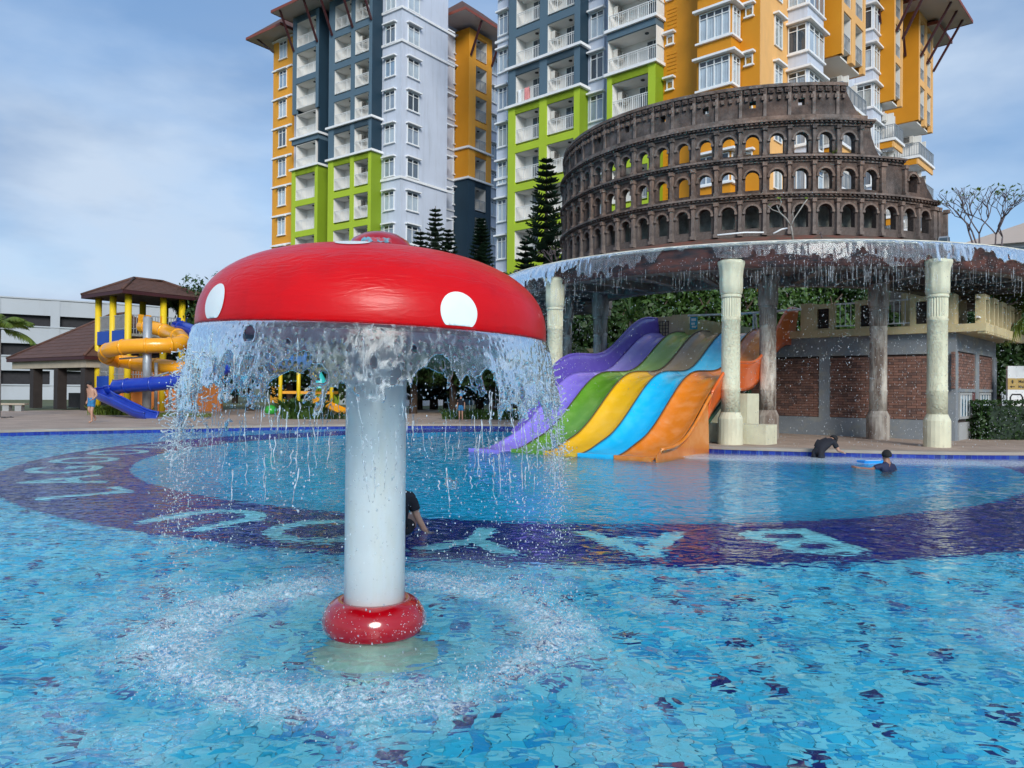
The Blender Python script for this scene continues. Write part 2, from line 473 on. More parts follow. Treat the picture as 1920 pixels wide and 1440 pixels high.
# the single mosaic tiles that lie nearest the camera: the nearest as pieces, the rest joined
TM = [mat("tile_pale", T_PALE, 0.2, 0.08, 2), mat("tile_aqua", T_AQUA, 0.2, 0.1, 2), mat("tile_mid", T_MID, 0.2, 0.1, 2), mat("tile_deep", T_DEEP, 0.2, 0.1, 2), mat("tile_navy", T_NAVY, 0.2, 0.1, 2)]
def tilebox(mb, cx, cy, mi, s=TS * 0.47, z0=-0.37, z1=-0.345):
    mb.add([(cx - s, cy - s, z0), (cx + s, cy - s, z0), (cx + s, cy + s, z0), (cx - s, cy + s, z0), (cx - s, cy - s, z1), (cx + s, cy - s, z1), (cx + s, cy + s, z1), (cx - s, cy + s, z1)],
           [(4, 5, 6, 7), (0, 1, 5, 4), (1, 2, 6, 5), (2, 3, 7, 6), (3, 0, 4, 7)], mi)
tile_me = []
for k in range(5):
    q = MB(); tilebox(q, 0, 0, 0, z0=-0.012, z1=0.012); tile_me.append(q.mesh("tile", TM[k]))
cand = []
rt = random.Random(5)
for i in range(int(-6.5 / TS), int(7.5 / TS)):
    for j in range(int(2.4 / TS), int(8.6 / TS)):
        cx, cy = (i + .5) * TS, (j + .5) * TS
        if abs(cx) > cy * 0.72 + 0.5: continue
        dr = math.hypot(cx - RC.x, cy - RC.y)
        if dr < R_OUT + 0.12: continue
        if math.hypot(cx + 0.934, cy - 5.3) < 0.55: continue
        u = rt.random()
        k = 0 if u < 0.42 else 1 if u < 0.84 else 2 if u < 0.94 else 3 if u < 0.962 else 4
        cand.append((cy + 0.25 * abs(cx), cx, cy, k))
cand.sort()
for d_, cx, cy, k in cand[:290]:
    put("tile", tile_me[k], floor, (cx, cy, -0.357))
q = MB()
for d_, cx, cy, k in cand[290:]:
    tilebox(q, cx, cy, k)
q.build("mosaic_tiles", TM, floor, kind="stuff")

# lettering set in the band, read from the middle of the pool
M_letter = tilemat("letter_tile", [(0, (0.52, 0.93, 0.96)), (0.5, (0.46, 0.90, 0.94)), (0.9, (0.40, 0.82, 0.9))], TS / 2, (0.3, 0.7, 0.8))
def textmesh(body, size, ext, mat_, align='CENTER'):
    cu = bpy.data.curves.new("lettering", 'FONT'); cu.body = body; cu.size = size; cu.extrude = ext
    cu.align_x = align; cu.align_y = 'CENTER'; cu.offset = 0.012 * size
    o = bpy.data.objects.new("lettering", cu); COL.objects.link(o)
    dg = bpy.context.evaluated_depsgraph_get()
    me = bpy.data.meshes.new_from_object(o.evaluated_get(dg))
    bpy.data.objects.remove(o, do_unlink=True); bpy.data.curves.remove(cu)
    me.materials.clear(); me.materials.append(mat_)
    return me
for ch, ph in zip("BAYOULAGOON", (10.0, 0.3, -9.0, -18.5, -28, -46, -56, -66, -76.5, -87, -97.5)):
    p = RAD(ph); Rm = (R_OUT + R_IN) / 2
    put("letter", textmesh(ch, 2.05, 0.004, M_letter), floor, (RC.x + Rm * math.sin(p), RC.y - Rm * math.cos(p), -0.402), rot=(0, 0, math.pi + p), scale=(1.0, 0.95, 1))

# water: one body with a rippled top
MUSH = Vector((-0.934, 5.3, 0.0))
def watermat():
    m = bpy.data.materials.new("pool_water"); m.use_nodes = True
    t = m.node_tree; t.nodes.clear(); n = t.nodes.new; l = t.links.new
    o = n("ShaderNodeOutputMaterial")
    g = n("ShaderNodeBsdfGlass"); g.inputs["IOR"].default_value = 1.21; g.inputs["Roughness"].default_value = 0.0
    tcn = n("ShaderNodeTexCoord")
    mp1 = n("ShaderNodeMapping"); mp1.inputs["Scale"].default_value = (1.0, 1.35, 1.0); l(tcn.outputs["Object"], mp1.inputs[0])
    a = n("ShaderNodeTexNoise"); a.inputs["Scale"].default_value = 3.4; a.inputs["Detail"].default_value = 1.0; a.inputs["Distortion"].default_value = 0.9; l(mp1.outputs[0], a.inputs["Vector"])
    c = n("ShaderNodeTexNoise"); c.inputs["Scale"].default_value = 8.5; c.inputs["Detail"].default_value = 0.6; c.inputs["Distortion"].default_value = 0.7; l(mp1.outputs[0], c.inputs["Vector"])
    ad = n("ShaderNodeMath"); ad.operation = 'MULTIPLY_ADD'; l(c.outputs[0], ad.inputs[0]); ad.inputs[1].default_value = 0.42; l(a.outputs[0], ad.inputs[2])
    bn = n("ShaderNodeBump"); bn.inputs["Strength"].default_value = 1.0; bn.inputs["Distance"].default_value = 0.060; ca = n("ShaderNodeAttribute"); ca.attribute_name = "chop"; hm = n("ShaderNodeMath"); hm.operation = 'MULTIPLY'; l(ad.outputs[0], hm.inputs[0]); l(ca.outputs["Fac"], hm.inputs[1]); l(hm.outputs[0], bn.inputs["Height"])
    l(bn.outputs[0], g.inputs["Normal"])
    # foam: white froth where the falling water lands
    at_ = n("ShaderNodeAttribute"); at_.attribute_name = "foam"
    fz = n("ShaderNodeTexNoise"); fz.inputs["Scale"].default_value = 34; fz.inputs["Detail"].default_value = 6; fz.inputs["Roughness"].default_value = 0.7; fz.inputs["Distortion"].default_value = 0.6
    l(tcn.outputs["Object"], fz.inputs["Vector"])
    ml = n("ShaderNodeMath"); ml.operation = 'MULTIPLY'; l(at_.outputs["Fac"], ml.inputs[0])
    mr = n("ShaderNodeMapRange"); mr.inputs[1].default_value = 0.44; mr.inputs[2].default_value = 0.74; l(fz.outputs[0], mr.inputs[0]); l(mr.outputs[0], ml.inputs[1])
    ad2 = n("ShaderNodeMath"); ad2.operation = 'MULTIPLY_ADD'; l(at_.outputs["Fac"], ad2.inputs[0]); ad2.inputs[1].default_value = 0.12; l(ml.outputs[0], ad2.inputs[2]); ad2.use_clamp = True
    df = n("ShaderNodeBsdfDiffuse"); df.inputs[0].default_value = (0.82, 0.92, 0.96, 1)
    ms = n("ShaderNodeMixShader"); l(ad2.outputs[0], ms.inputs[0]); l(g.outputs[0], ms.inputs[1]); l(df.outputs[0], ms.inputs[2])
    l(ms.outputs[0], o.inputs["Surface"])
    va = n("ShaderNodeVolumeAbsorption"); va.inputs[0].default_value = (0.06, 0.84, 0.96, 1); va.inputs[1].default_value = 0.55
    l(va.outputs[0], o.inputs["Volume"])
    return m
M_water = watermat()
ys = [-13.0, -8, -4, 0, 1.2, 2.0, 2.5]
while ys[-1] < 12: ys.append(ys[-1] + 0.026 + max(0, ys[-1] - 4) * 0.006)
while ys[-1] < 36: ys.append(ys[-1] * 1.012)
ys.append(45)
xs = [0.0]
while xs[-1] < 26: xs.append(xs[-1] + 0.030 + max(0, xs[-1] - 2.5) * 0.012)
xs = np.array([-x for x in xs[:0:-1]] + xs); ys = np.array(ys)
GX, GY = np.meshgrid(xs, ys)
rm = np.hypot(GX - MUSH.x, GY - MUSH.y)
fan = np.arctan2(GX - MUSH.x, -(GY - MUSH.y))
wob = 0.14 * (fbm(np.cos(fan) * 1.5 + 3, np.sin(fan) * 1.5 + 3, 3, 3) - 0.5)
foam = np.exp(-((rm - 1.30 + wob) / 0.20) ** 2) * (0.52 + 1.5 * sstep(0.26, 0.60, fbm(GX * 2.6, GY * 2.6, 9, 4)))
foam += 0.40 * np.exp(-((rm - 1.75) / 0.75) ** 2) * sstep(0.42, 0.66, fbm(GX * 1.7, GY * 1.7, 21, 4))
foam += 0.22 * np.exp(-((rm - 0.9) / 0.45) ** 2)
r2 = np.hypot(GX - 4.6, GY - 5.0)          # a second jet lands just outside the frame on the right
foam += 0.75 * np.exp(-((r2 - 1.05) / 0.35) ** 2) * fbm(GX * 3, GY * 3, 31, 4) * 1.2
# water falling off the canopy froths a strip along the right-hand edge
edge = np.interp(GX, [4.6, 5.4, 7.5, 10.9, 15, 20], [20.3, 20.0, 19.6, 19.0, 18.95, 18.0])
foam += np.where(GX > 4.3, 1.7 * np.exp(-((GY - edge + 0.90) / 0.85) ** 2) * (0.45 + 0.9 * fbm(GX * 2.5, GY * 2.5, 41, 3)), 0)
foam = np.clip(foam, 0, 1)
near = np.clip((14 - GY) / 8, 0.0, 1)
GZ = 0.020 * (fbm(GX * 2.6 + 5, GY * 3.4, 51, 3) - 0.5) * (0.35 + 0.65 * near) + 0.012 * (fbm(GX * 7, GY * 8, 61, 1) - 0.5) * near
GZ += np.exp(-((rm - 1.30 + wob) / 0.26) ** 2) * 0.06 * (fbm(GX * 13, GY * 13, 71, 3) - 0.35)
GZ += 0.010 * np.sin(rm * 21 + 2 * fbm(GX * 2, GY * 2, 5, 2)) * np.exp(-np.clip(rm - 1.4, 0, 9) / 0.9) * np.clip(rm - 0.3, 0, 1)
nyy, nxx = GX.shape
V = np.stack([GX, GY, GZ], -1).reshape(-1, 3)
idx = np.arange(nyy * nxx).reshape(nyy, nxx)
F = np.stack([idx[:-1, :-1], idx[:-1, 1:], idx[1:, 1:], idx[1:, :-1]], -1).reshape(-1, 4)
base = len(V)                                # skirt and bottom close the body
per = np.concatenate([idx[0, :], idx[1:, -1], idx[-1, -2::-1], idx[-2:0:-1, 0]])
Vb = V[per].copy(); Vb[:, 2] = -2.0
V2 = np.concatenate([V, Vb, [[0, 15, -2.0]]])
nb = np.arange(len(per)); nb2 = (nb + 1) % len(per)
side = np.stack([per[nb], base + nb, base + nb2, per[nb2]], -1)
bot = np.stack([base + nb, np.full(len(per), len(V2) - 1), np.full(len(per), len(V2) - 1), base + nb2], -1)
bot = np.stack([base + nb2[::1], base + nb, np.full(len(per), len(V2) - 1)], -1)
me = bpy.data.meshes.new("water")
allf = [tuple(f) for f in side] + [tuple(f) for f in bot]
k4 = np.concatenate([F, side]); tri = bot
me.vertices.add(len(V2)); me.vertices.foreach_set("co", V2.astype(np.float32).ravel())
lv = np.concatenate([k4.ravel(), tri.ravel()]).astype(np.int32)
me.loops.add(len(lv)); me.loops.foreach_set("vertex_index", lv)
me.polygons.add(len(k4) + len(tri))
ls = np.concatenate([np.arange(len(k4)) * 4, len(k4) * 4 + np.arange(len(tri)) * 3]).astype(np.int32)
me.polygons.foreach_set("loop_start", ls)
me.polygons.foreach_set("use_smooth", np.full(len(ls), True))
at_ = me.attributes.new("foam", 'FLOAT', 'POINT')
at_.data.foreach_set("value", np.concatenate([foam.ravel(), np.zeros(len(Vb) + 1)]).astype(np.float32))
ch_ = me.attributes.new("chop", 'FLOAT', 'POINT')
chop = 1.0 - 0.55 * sstep(7.0, 9.0, GY) + 0.25 * sstep(4.5, 9, GX) * sstep(7, 10, GY)
ch_.data.foreach_set("value", np.concatenate([chop.ravel(), np.zeros(len(Vb) + 1)]).astype(np.float32))
me.materials.append(M_water)
me.update(calc_edges=True)
water = put("water", me, kind="structure", label="rippled turquoise water of the pool")
# ------------------------------------------------------------------ falling water
def fallmat(name, white=0.22, rough=0.02, bump=0.004, zs=0.45, lo=0.52, hi=0.72):
    m = bpy.data.materials.new(name); m.use_nodes = True
    t = m.node_tree; t.nodes.clear(); n = t.nodes.new; l = t.links.new
    o = n("ShaderNodeOutputMaterial")
    g = n("ShaderNodeBsdfGlass"); g.inputs["IOR"].default_value = 1.33; g.inputs["Roughness"].default_value = rough; g.inputs[0].default_value = (0.96, 0.985, 1, 1)
    d = n("ShaderNodeBsdfDiffuse"); d.inputs[0].default_value = (0.88, 0.93, 0.96, 1)
    tl = n("ShaderNodeBsdfTranslucent"); tl.inputs[0].default_value = (0.88, 0.93, 0.96, 1)
    m0 = n("ShaderNodeMixShader"); m0.inputs[0].default_value = 0.5; l(d.outputs[0], m0.inputs[1]); l(tl.outputs[0], m0.inputs[2])
    tcn = n("ShaderNodeTexCoord"); mpn = n("ShaderNodeMapping"); mpn.inputs["Scale"].default_value = (1, 1, zs); l(tcn.outputs["Object"], mpn.inputs[0])
    z = n("ShaderNodeTexNoise"); z.inputs["Scale"].default_value = 26; z.inputs["Detail"].default_value = 6; z.inputs["Roughness"].default_value = 0.7; z.inputs["Distortion"].default_value = 1.2
    l(mpn.outputs[0], z.inputs["Vector"])
    mr = n("ShaderNodeMapRange"); mr.inputs[1].default_value = lo; mr.inputs[2].default_value = hi; mr.inputs[3].default_value = white * 0.2; mr.inputs[4].default_value = min(1, white * 3.4)
    l(z.outputs[0], mr.inputs[0])
    ms = n("ShaderNodeMixShader"); l(mr.outputs[0], ms.inputs[0]); l(g.outputs[0], ms.inputs[1]); l(m0.outputs[0], ms.inputs[2])
    bn = n("ShaderNodeBump"); bn.inputs["Strength"].default_value = 0.8; bn.inputs["Distance"].default_value = bump; l(z.outputs[0], bn.inputs["Height"]); l(bn.outputs[0], g.inputs["Normal"])
    l(ms.outputs[0], o.inputs[0])
    return m
M_fall = fallmat("falling_water", 0.12, bump=0.0016)
M_drop = fallmat("water_drops", 0.34, bump=0.002, lo=0.4, hi=0.6)
def shell(P, Nrm, thick, keep):
    """closed thin body of water over the kept cells of a grid: front, back and rims"""
    ni, nj, _ = P.shape
    A = P + Nrm * thick[..., None] * 0.5; B = P - Nrm * thick[..., None] * 0.5
    idx = np.arange(ni * nj).reshape(ni, nj)
    k = keep[:-1, :-1] & keep[1:, :-1] & keep[:-1, 1:] & keep[1:, 1:]
    q = np.stack([idx[:-1, :-1], idx[:-1, 1:], idx[1:, 1:], idx[1:, :-1]], -1)[k]
    n0 = ni * nj
    back = q[:, ::-1] + n0
    e = np.concatenate([q[:, [0, 1]], q[:, [1, 2]], q[:, [2, 3]], q[:, [3, 0]]])
    key = np.minimum(e[:, 0], e[:, 1]) * (n0 + 1) + np.maximum(e[:, 0], e[:, 1])
    u, inv, cnt = np.unique(key, return_inverse=True, return_counts=True)
    be = e[cnt[inv] == 1]
    rim = np.stack([be[:, 1], be[:, 0], be[:, 0] + n0, be[:, 1] + n0], -1)
    Fq = np.concatenate([q, back, rim]); V_ = np.concatenate([A.reshape(-1, 3), B.reshape(-1, 3)])
    used = np.unique(Fq); remap = np.full(len(V_), -1); remap[used] = np.arange(len(used))
    return V_[used], remap[Fq]
ICO_V = np.array([(0, 0, 1), (0.894, 0, 0.447), (0.276, 0.851, 0.447), (-0.724, 0.526, 0.447), (-0.724, -0.526, 0.447), (0.276, -0.851, 0.447), (0.724, 0.526, -0.447), (-0.276, 0.851, -0.447), (-0.894, 0, -0.447), (-0.276, -0.851, -0.447), (0.724, -0.526, -0.447), (0, 0, -1)])
ICO_F = np.array([(0, 1, 2), (0, 2, 3), (0, 3, 4), (0, 4, 5), (0, 5, 1), (1, 6, 2), (2, 7, 3), (3, 8, 4), (4, 9, 5), (5, 10, 1), (2, 6, 7), (3, 7, 8), (4, 8, 9), (5, 9, 10), (1, 10, 6), (6, 11, 7), (7, 11, 8), (8, 11, 9), (9, 11, 10), (10, 11, 6)])
def drops(C, Rr, stretch):
    n_ = len(C)
    S = np.stack([Rr, Rr, Rr * stretch], -1)
    V_ = (C[:, None, :] + ICO_V[None] * S[:, None, :]).reshape(-1, 3)
    F_ = (ICO_F[None] + (np.arange(n_) * 12)[:, None, None]).reshape(-1, 3)
    return V_, F_
def cells(x, y, size, ay, seed):
    """distance to the nearest scattered point and that point's random value"""
    gx = x / size; gy = y / (size * ay); best = np.full(x.shape, 9.0); val = np.zeros(x.shape)
    ix = np.floor(gx); iy = np.floor(gy)
    for a in (-1, 0, 1):
        for b_ in (-1, 0, 1):
            cx = ix + a; cy = iy + b_
            px_ = cx + 0.15 + 0.7 * _hash(cx, cy, seed); py_ = cy + 0.15 + 0.7 * _hash(cx, cy, seed + 1)
            d = np.hypot(gx - px_, gy - py_); k = d < best
            best = np.where(k, d, best); val = np.where(k, _hash(cx, cy, seed + 2), val)
    return best, val
# ================================================================== apartment towers
class Tower:
    """local frame: left facade on y = 0 (facing -y), right facade on x = 0 (facing +x)"""
    def __init__(s, name, label, ox, oy, deg):
        s.o = Vector((ox, oy)); s.a = RAD(deg)
        s.root = thing(name, label, "building", (ox, oy, 0.08), s.a)
        s.ex = Vector((math.cos(s.a), math.sin(s.a))); s.ey = Vector((-math.sin(s.a), math.cos(s.a)))
    def x_at(s, px, y, py=300):            # local x on the plane y that shows at picture column px
        d = ray(px, py); t = d.x / d.y
        q = s.o + s.ey * y
        return (t * q.y - q.x) / (s.ex.x - t * s.ex.y)
    def y_at(s, px, x, py=300):
        d = ray(px, py); t = d.x / d.y
        q = s.o + s.ex * x
        return (t * q.y - q.x) / (s.ey.x - t * s.ey.y)
_wc = {}
def window_mesh(wd, h, nc):
    k = (round(wd, 2), round(h, 2), nc)
    if k in _wc: return _wc[k]
    f = MB(); t = 0.06
    for x0, x1 in ((-wd / 2, -wd / 2 + t), (wd / 2 - t, wd / 2)): f.box(x0, x1, -0.09, 0.0, 0, h)
    f.box(-wd / 2 + t, wd / 2 - t, -0.09, 0, 0, t); f.box(-wd / 2 + t, wd / 2 - t, -0.09, 0, h - t, h)
    tr = h * 0.78
    f.box(-wd / 2 + t, wd / 2 - t, -0.085, 0, tr, tr + 0.05)
    for i in range(1, nc):
        x = -wd / 2 + wd * i / nc; f.box(x - 0.03, x + 0.03, -0.087, 0, t, tr); f.box(x - 0.03, x + 0.03, -0.087, 0, tr + 0.05, h - t)
    g = MB(); g.add([(-wd / 2 + t, -0.055, t), (wd / 2 - t, -0.055, t), (wd / 2 - t, -0.055, h - t), (-wd / 2 + t, -0.055, h - t)], [(0, 1, 2, 3)])
    c = MB(); P = [[], []]
    n = max(8, int(wd / 0.05))
    for i in range(n + 1):
        x = -wd / 2 + t + (wd - 2 * t) * i / n
        y = -0.022 + 0.014 * math.sin(i * 1.9) * math.sin(i * 0.43 + 1)
        P[0].append((x, y, t)); P[1].append((x, y, tr))
    c.grid(P); c.box(-wd / 2 + t, wd / 2 - t, -0.012, -0.008, tr, h - t, 1)
    hd = MB(); hd.box(-wd / 2 - 0.16, wd / 2 + 0.16, -0.38, 0, h + 0.05, h + 0.17)
    sl = MB(); sl.box(-wd / 2 - 0.08, wd / 2 + 0.08, -0.16, 0, -0.09, -0.004)
    _wc[k] = (f.mesh("window", M_frame), g.mesh("pane", M_glass), c.mesh("curtain", [M_curtain, M_black]), hd.mesh("hood", M_trim), sl.mesh("sill", M_trim))
    return _wc[k]
def window(tw, x, y, z, wd, h, nc=2, face='L', hood=True, sill=True, curtain=True):
    ms = window_mesh(wd, h, nc)
    rz = 0 if face == 'L' else math.pi / 2
    o = put("window", ms[0], tw.root, (x, y - 0.004, z) if face == 'L' else (x + 0.004, y, z), rz)
    put("pane", ms[1], o)
    if curtain: put("curtain", ms[2], o)
    if hood: put("hood", ms[3], o)
    if sill: put("sill", ms[4], o)
    return o
_bc = {}
def balcony_mesh(wd, h, dep):
    k = (round(wd, 2), round(h, 2), round(dep, 2))
    if k in _bc: return _bc[k]
    m = MB()                                    # back wall, side walls, ceiling, floor
    m.box(-wd / 2, wd / 2, dep - 0.03, dep, 0, h)
    m.box(-wd / 2, -wd / 2 + 0.03, 0.06, dep - 0.03, 0, h); m.box(wd / 2 - 0.03, wd / 2, 0.06, dep - 0.03, 0, h)
    m.box(-wd / 2 + 0.03, wd / 2 - 0.03, 0.06, dep - 0.03, h - 0.03, h); m.box(-wd / 2 + 0.03, wd / 2 - 0.03, 0.06, dep - 0.03, 0, 0.03)
    m.lathe([(0.14, 0), (0.14, -0.06), (0.10, -0.08)], 12, (wd * 0.22, dep * 0.4, h - 0.03), 1)
    r = MB(); a, c = -wd / 2 + 0.02, wd / 2 - 0.02
    r.box(a, c, 0.08, 0.13, 1.02, 1.07); r.box(a, c, 0.09, 0.12, 0.10, 0.13); r.box(a, c, 0.09, 0.12, 0.90, 0.925)
    n = max(4, int(wd / 0.16))
    for i in range(n + 1):
        x = a + (c - a) * i / n; th = 0.026 if i % 5 == 0 else 0.011
        r.box(x - th, x + th, 0.092, 0.092 + 2 * th, 0.03, 1.02)
    d = MB(); dw = min(1.5, wd * 0.62); x0 = wd / 2 - 0.12 - dw
    d.box(x0, x0 + dw, dep - 0.07, dep - 0.033, 0.03, 2.12)
    g = MB()
    for i in range(3):
        g.box(x0 + 0.05 + i * (dw - 0.05) / 3, x0 + (i + 1) * (dw - 0.05) / 3, dep - 0.085, dep - 0.072, 0.10, 2.05)
    _bc[k] = (m.mesh("balcony", [M_offwhite, M_black]), r.mesh("railing", M_wrail), d.mesh("door", M_frame), g.mesh("pane", M_dglass), r.mesh("railing", M_rail))
    return _bc[k]
_ac = None
def cooler_mesh():
    global _ac
    if _ac is None:
        a = MB(); a.box(-0.42, 0.42, -0.16, 0.16, 0, 0.56)
        a.box(-0.34, 0.14, -0.185, -0.161, 0.05, 0.51, 1)
        a.lathe([(0.0, 0), (0.2, 0)], 16, (0, 0, 0.6), 0, cap=False)
        a.v = [v for v in a.v]
        for x in (-0.34, 0.34): a.box(x - 0.03, x + 0.03, -0.12, 0.30, -0.09, -0.02, 0)
        for i in range(5): a.box(-0.32, 0.12, -0.196, -0.186, 0.10 + i * 0.085, 0.115 + i * 0.085, 0)
        _ac = a.mesh("air_conditioner", [M_ac, M_black])
    return _ac
def balcony(tw, a, pl, z, wd, h, dep, face='L', cooler=0, dark=False):
    """a = centre along the facade, pl = plane of the opening"""
    ms = balcony_mesh(wd, h, dep)
    rz = 0 if face == 'L' else math.pi / 2
    loc = (a, pl, z) if face == 'L' else (pl, a, z)
    o = put("balcony", ms[0], tw.root, loc, rz)
    put("railing", ms[4 if dark else 1], o); d = put("door", ms[2], o); put("pane", ms[3], o)
    if cooler: put("air_conditioner", cooler_mesh(), o, (-wd / 2 + 0.28, dep * 0.62, h - 1.0), RAD(90) if cooler == 1 else RAD(-90))
    return o
def bay_frame(tw, face, cols, pl, dep, z0, z1, floors, mat_f, mat_s, beam=0.55, side0=True):
    """protruding frame of piers and beams round balcony openings. cols = [(a0,a1)] openings, outer = edges"""
    m = MB()
    lo, hi = cols[0], cols[-1]
    def bx(a0, a1, d0, d1, q0, q1, mi=0):
        if face == 'L': m.box(a0, a1, pl + d0, pl + d1, q0, q1, mi)
        else: m.box(pl - d1, pl - d0, a0, a1, q0, q1, mi)
    edges = cols
    a_out0, a_out1 = edges[0][0], edges[-1][1]
    ops = edges[1:-1]
    prev = a_out0
    for (c0, c1) in ops:
        bx(prev, c0, 0, 0.30, z0, z1); prev = c1
    bx(prev, a_out1, 0, 0.30, z0, z1)
    for zf in floors:
        for (c0, c1) in ops:
            if zf - beam >= z0 - 0.01 and zf <= z1 + 0.01: bx(c0, c1, 0.003, 0.28, max(z0, zf - beam), min(z1, zf + 0.02))
    # side cheeks
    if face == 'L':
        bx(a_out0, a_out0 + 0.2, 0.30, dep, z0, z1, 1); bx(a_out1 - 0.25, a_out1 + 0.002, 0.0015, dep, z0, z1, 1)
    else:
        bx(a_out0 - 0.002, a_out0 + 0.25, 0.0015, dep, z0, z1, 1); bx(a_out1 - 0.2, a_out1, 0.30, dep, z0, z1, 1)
    return m.build("balcony_frame", [mat_f, mat_s], tw.root)
def part(tw, name, mat_, *boxes):
    m = MB()
    for q in boxes: m.box(*q)
    return m.build(name, mat_, tw.root)
FH = 3.0

# ---------------------------------------------------------------- left tower
TA = Tower("apartment_tower", "left apartment tower with orange end strip, seen behind the red mushroom", -10.0, 68.0, -36.87)
F0 = 22.75
flA = [F0 + FH * k for k in range(-6, 6)]      # 4.75 .. 37.75
ZT = 37.9
xa0 = TA.x_at(511, 0); xw = TA.x_at(714, 0); yw = TA.y_at(838, 0)
part(TA, "corner_block", M_white, (xw, 0, 0, yw, 0, ZT + 1.2))
part(TA, "core_wall", M_white, (xa0 + 2.9, xw - 0.003, 0.25, 24, 0, ZT))
xo = TA.x_at(547, 0)
part(TA, "orange_wall", M_orange, (xa0, xo, 0.0, 20, 0, ZT - 0.6))
# string courses
for z in (35.3, 32.35, 20.2):
    part(TA, "string_course", M_trim, (xw - 0.1, 0.14, -0.14, 0, z, z + 0.22), (0, 0.14, 0.001, yw + 0.9, z, z + 0.22))
for k, z in enumerate(flA[1:]):
    part(TA, "string_course", M_trim, (xa0 - 0.1, xo, -0.14, 0, z - 0.75, z - 0.58), (xa0 - 0.12, xa0, 0.001, 4, z - 0.75, z - 0.58))
    window(TA, (xa0 + xo) / 2 + 0.1, 0, z + 0.35 - FH, 1.2, 1.75, 2)
    # corner block windows
    window(TA, TA.x_at(731, 0), 0, z - 2.2, 1.25, 1.65, 2)
    window(TA, 0, TA.y_at(773, 0), z - 2.2, 1.45, 1.65, 2, 'R')
# bay 1 (one opening per floor)
p1 = -1.25
c10, c11 = TA.x_at(547, p1), TA.x_at(596, p1)
o10, o11 = c10 + 0.55, c11 - 0.45
wid = o11 - o10
def zone(tw, face, cols, pl, dep, za, zb, floors, mf, ms_):
    bay_frame(tw, face, cols, pl, dep, za, zb, [f for f in floors if za - 0.1 <= f <= zb + 0.1] + [zb], mf, ms_)
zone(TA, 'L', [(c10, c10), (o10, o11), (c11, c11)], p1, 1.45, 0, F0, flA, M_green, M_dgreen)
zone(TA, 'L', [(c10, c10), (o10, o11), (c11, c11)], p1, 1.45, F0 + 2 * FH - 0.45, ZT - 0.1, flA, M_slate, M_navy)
part(TA, "ledge", M_trim, (c10 - 0.2, c11 + 0.2, p1 - 0.2, 0.2, F0, F0 + 0.2))
part(TA, "ledge", M_trim, (c10 - 0.2, c11 + 0.2, p1 - 0.2, 0.2, F0 + FH, F0 + FH + 0.2))
part(TA, "fascia", M_slate, (c10 - 0.05, c11, p1, 0.2, F0 + FH - 0.45, F0 + FH - 0.003))
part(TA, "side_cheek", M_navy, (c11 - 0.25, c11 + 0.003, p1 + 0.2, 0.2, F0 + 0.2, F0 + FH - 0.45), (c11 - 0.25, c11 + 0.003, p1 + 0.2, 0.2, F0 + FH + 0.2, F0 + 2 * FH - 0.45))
for f in flA:
    if f + FH > ZT + 1: continue
    balcony(TA, (o10 + o11) / 2, p1 + 0.02, f + 0.02, wid - 0.004, FH - 0.57, 1.40)
# bay 2 (two openings per floor)
c20, c21 = TA.x_at(615, p1), TA.x_at(696, p1)
e = [TA.x_at(q, p1) for q in (625, 656, 663, 690)]
cols2 = [(c20, c20), (e[0], e[1]), (e[2], e[3]), (c21, c21)]
zone(TA, 'L', cols2, p1, 1.45, 0, F0, flA, M_green, M_dgreen)
zone(TA, 'L', cols2, p1, 1.45, F0 + 0.2, F0 + FH, flA, M_slate, M_navy)
zone(TA, 'L', cols2, p1, 1.45, F0 + FH + 0.2, ZT - 0.1, flA, M_slate, M_navy)
for z in (F0, F0 + FH): part(TA, "ledge", M_trim, (c20 - 0.2, c21 + 0.22, p1 - 0.22, 0.2, z + 0.003, z + 0.197))
for f in flA:
    if f + FH > ZT + 1: continue
    balcony(TA, (e[0] + e[1]) / 2, p1 + 0.02, f + 0.2, e[1] - e[0] - 0.004, FH - 0.76, 1.40)
    balcony(TA, (e[2] + e[3]) / 2, p1 + 0.02, f + 0.2, e[3] - e[2] - 0.004, FH - 0.76, 1.40, cooler=1)
    # slot between the bays
    window(TA, (c11 + c20) / 2 + 0.35, 0.25, f + 0.55, 0.8, 1.5, 1)
# right facade: recessed windows and the orange bay
xr = -1.6
part(TA, "recess_wall", M_white, (xr - 3, xr, yw + 0.003, 24, 0, ZT - 0.5))
yb0, yb1 = TA.y_at(869, xr), 0
px_ = 0.2
yb0 = TA.y_at(878, px_); yb1 = TA.y_at(921, px_)
eo0, eo1 = TA.y_at(891, px_), TA.y_at(912, px_)
colsR = [(yb0, yb0), (eo0, eo1), (yb1, yb1)]
ZN = F0 - 0.6
flR = [f - 0.6 for f in flA]
zone(TA, 'R', colsR, px_, 1.8, 0, ZN, flR, M_navy, M_navy)
zone(TA, 'R', colsR, px_, 1.8, ZN + 0.2, ZN + FH, flR, M_orange, M_dorange)
zone(TA, 'R', colsR, px_, 1.8, ZN + FH + 0.2, ZT - 0.9, flR, M_orange, M_dorange)
for z in (ZN, ZN + FH): part(TA, "ledge", M_trim, (-1.7, px_ + 0.2, yb0 - 0.22, yb1 + 0.2, z + 0.003, z + 0.197))
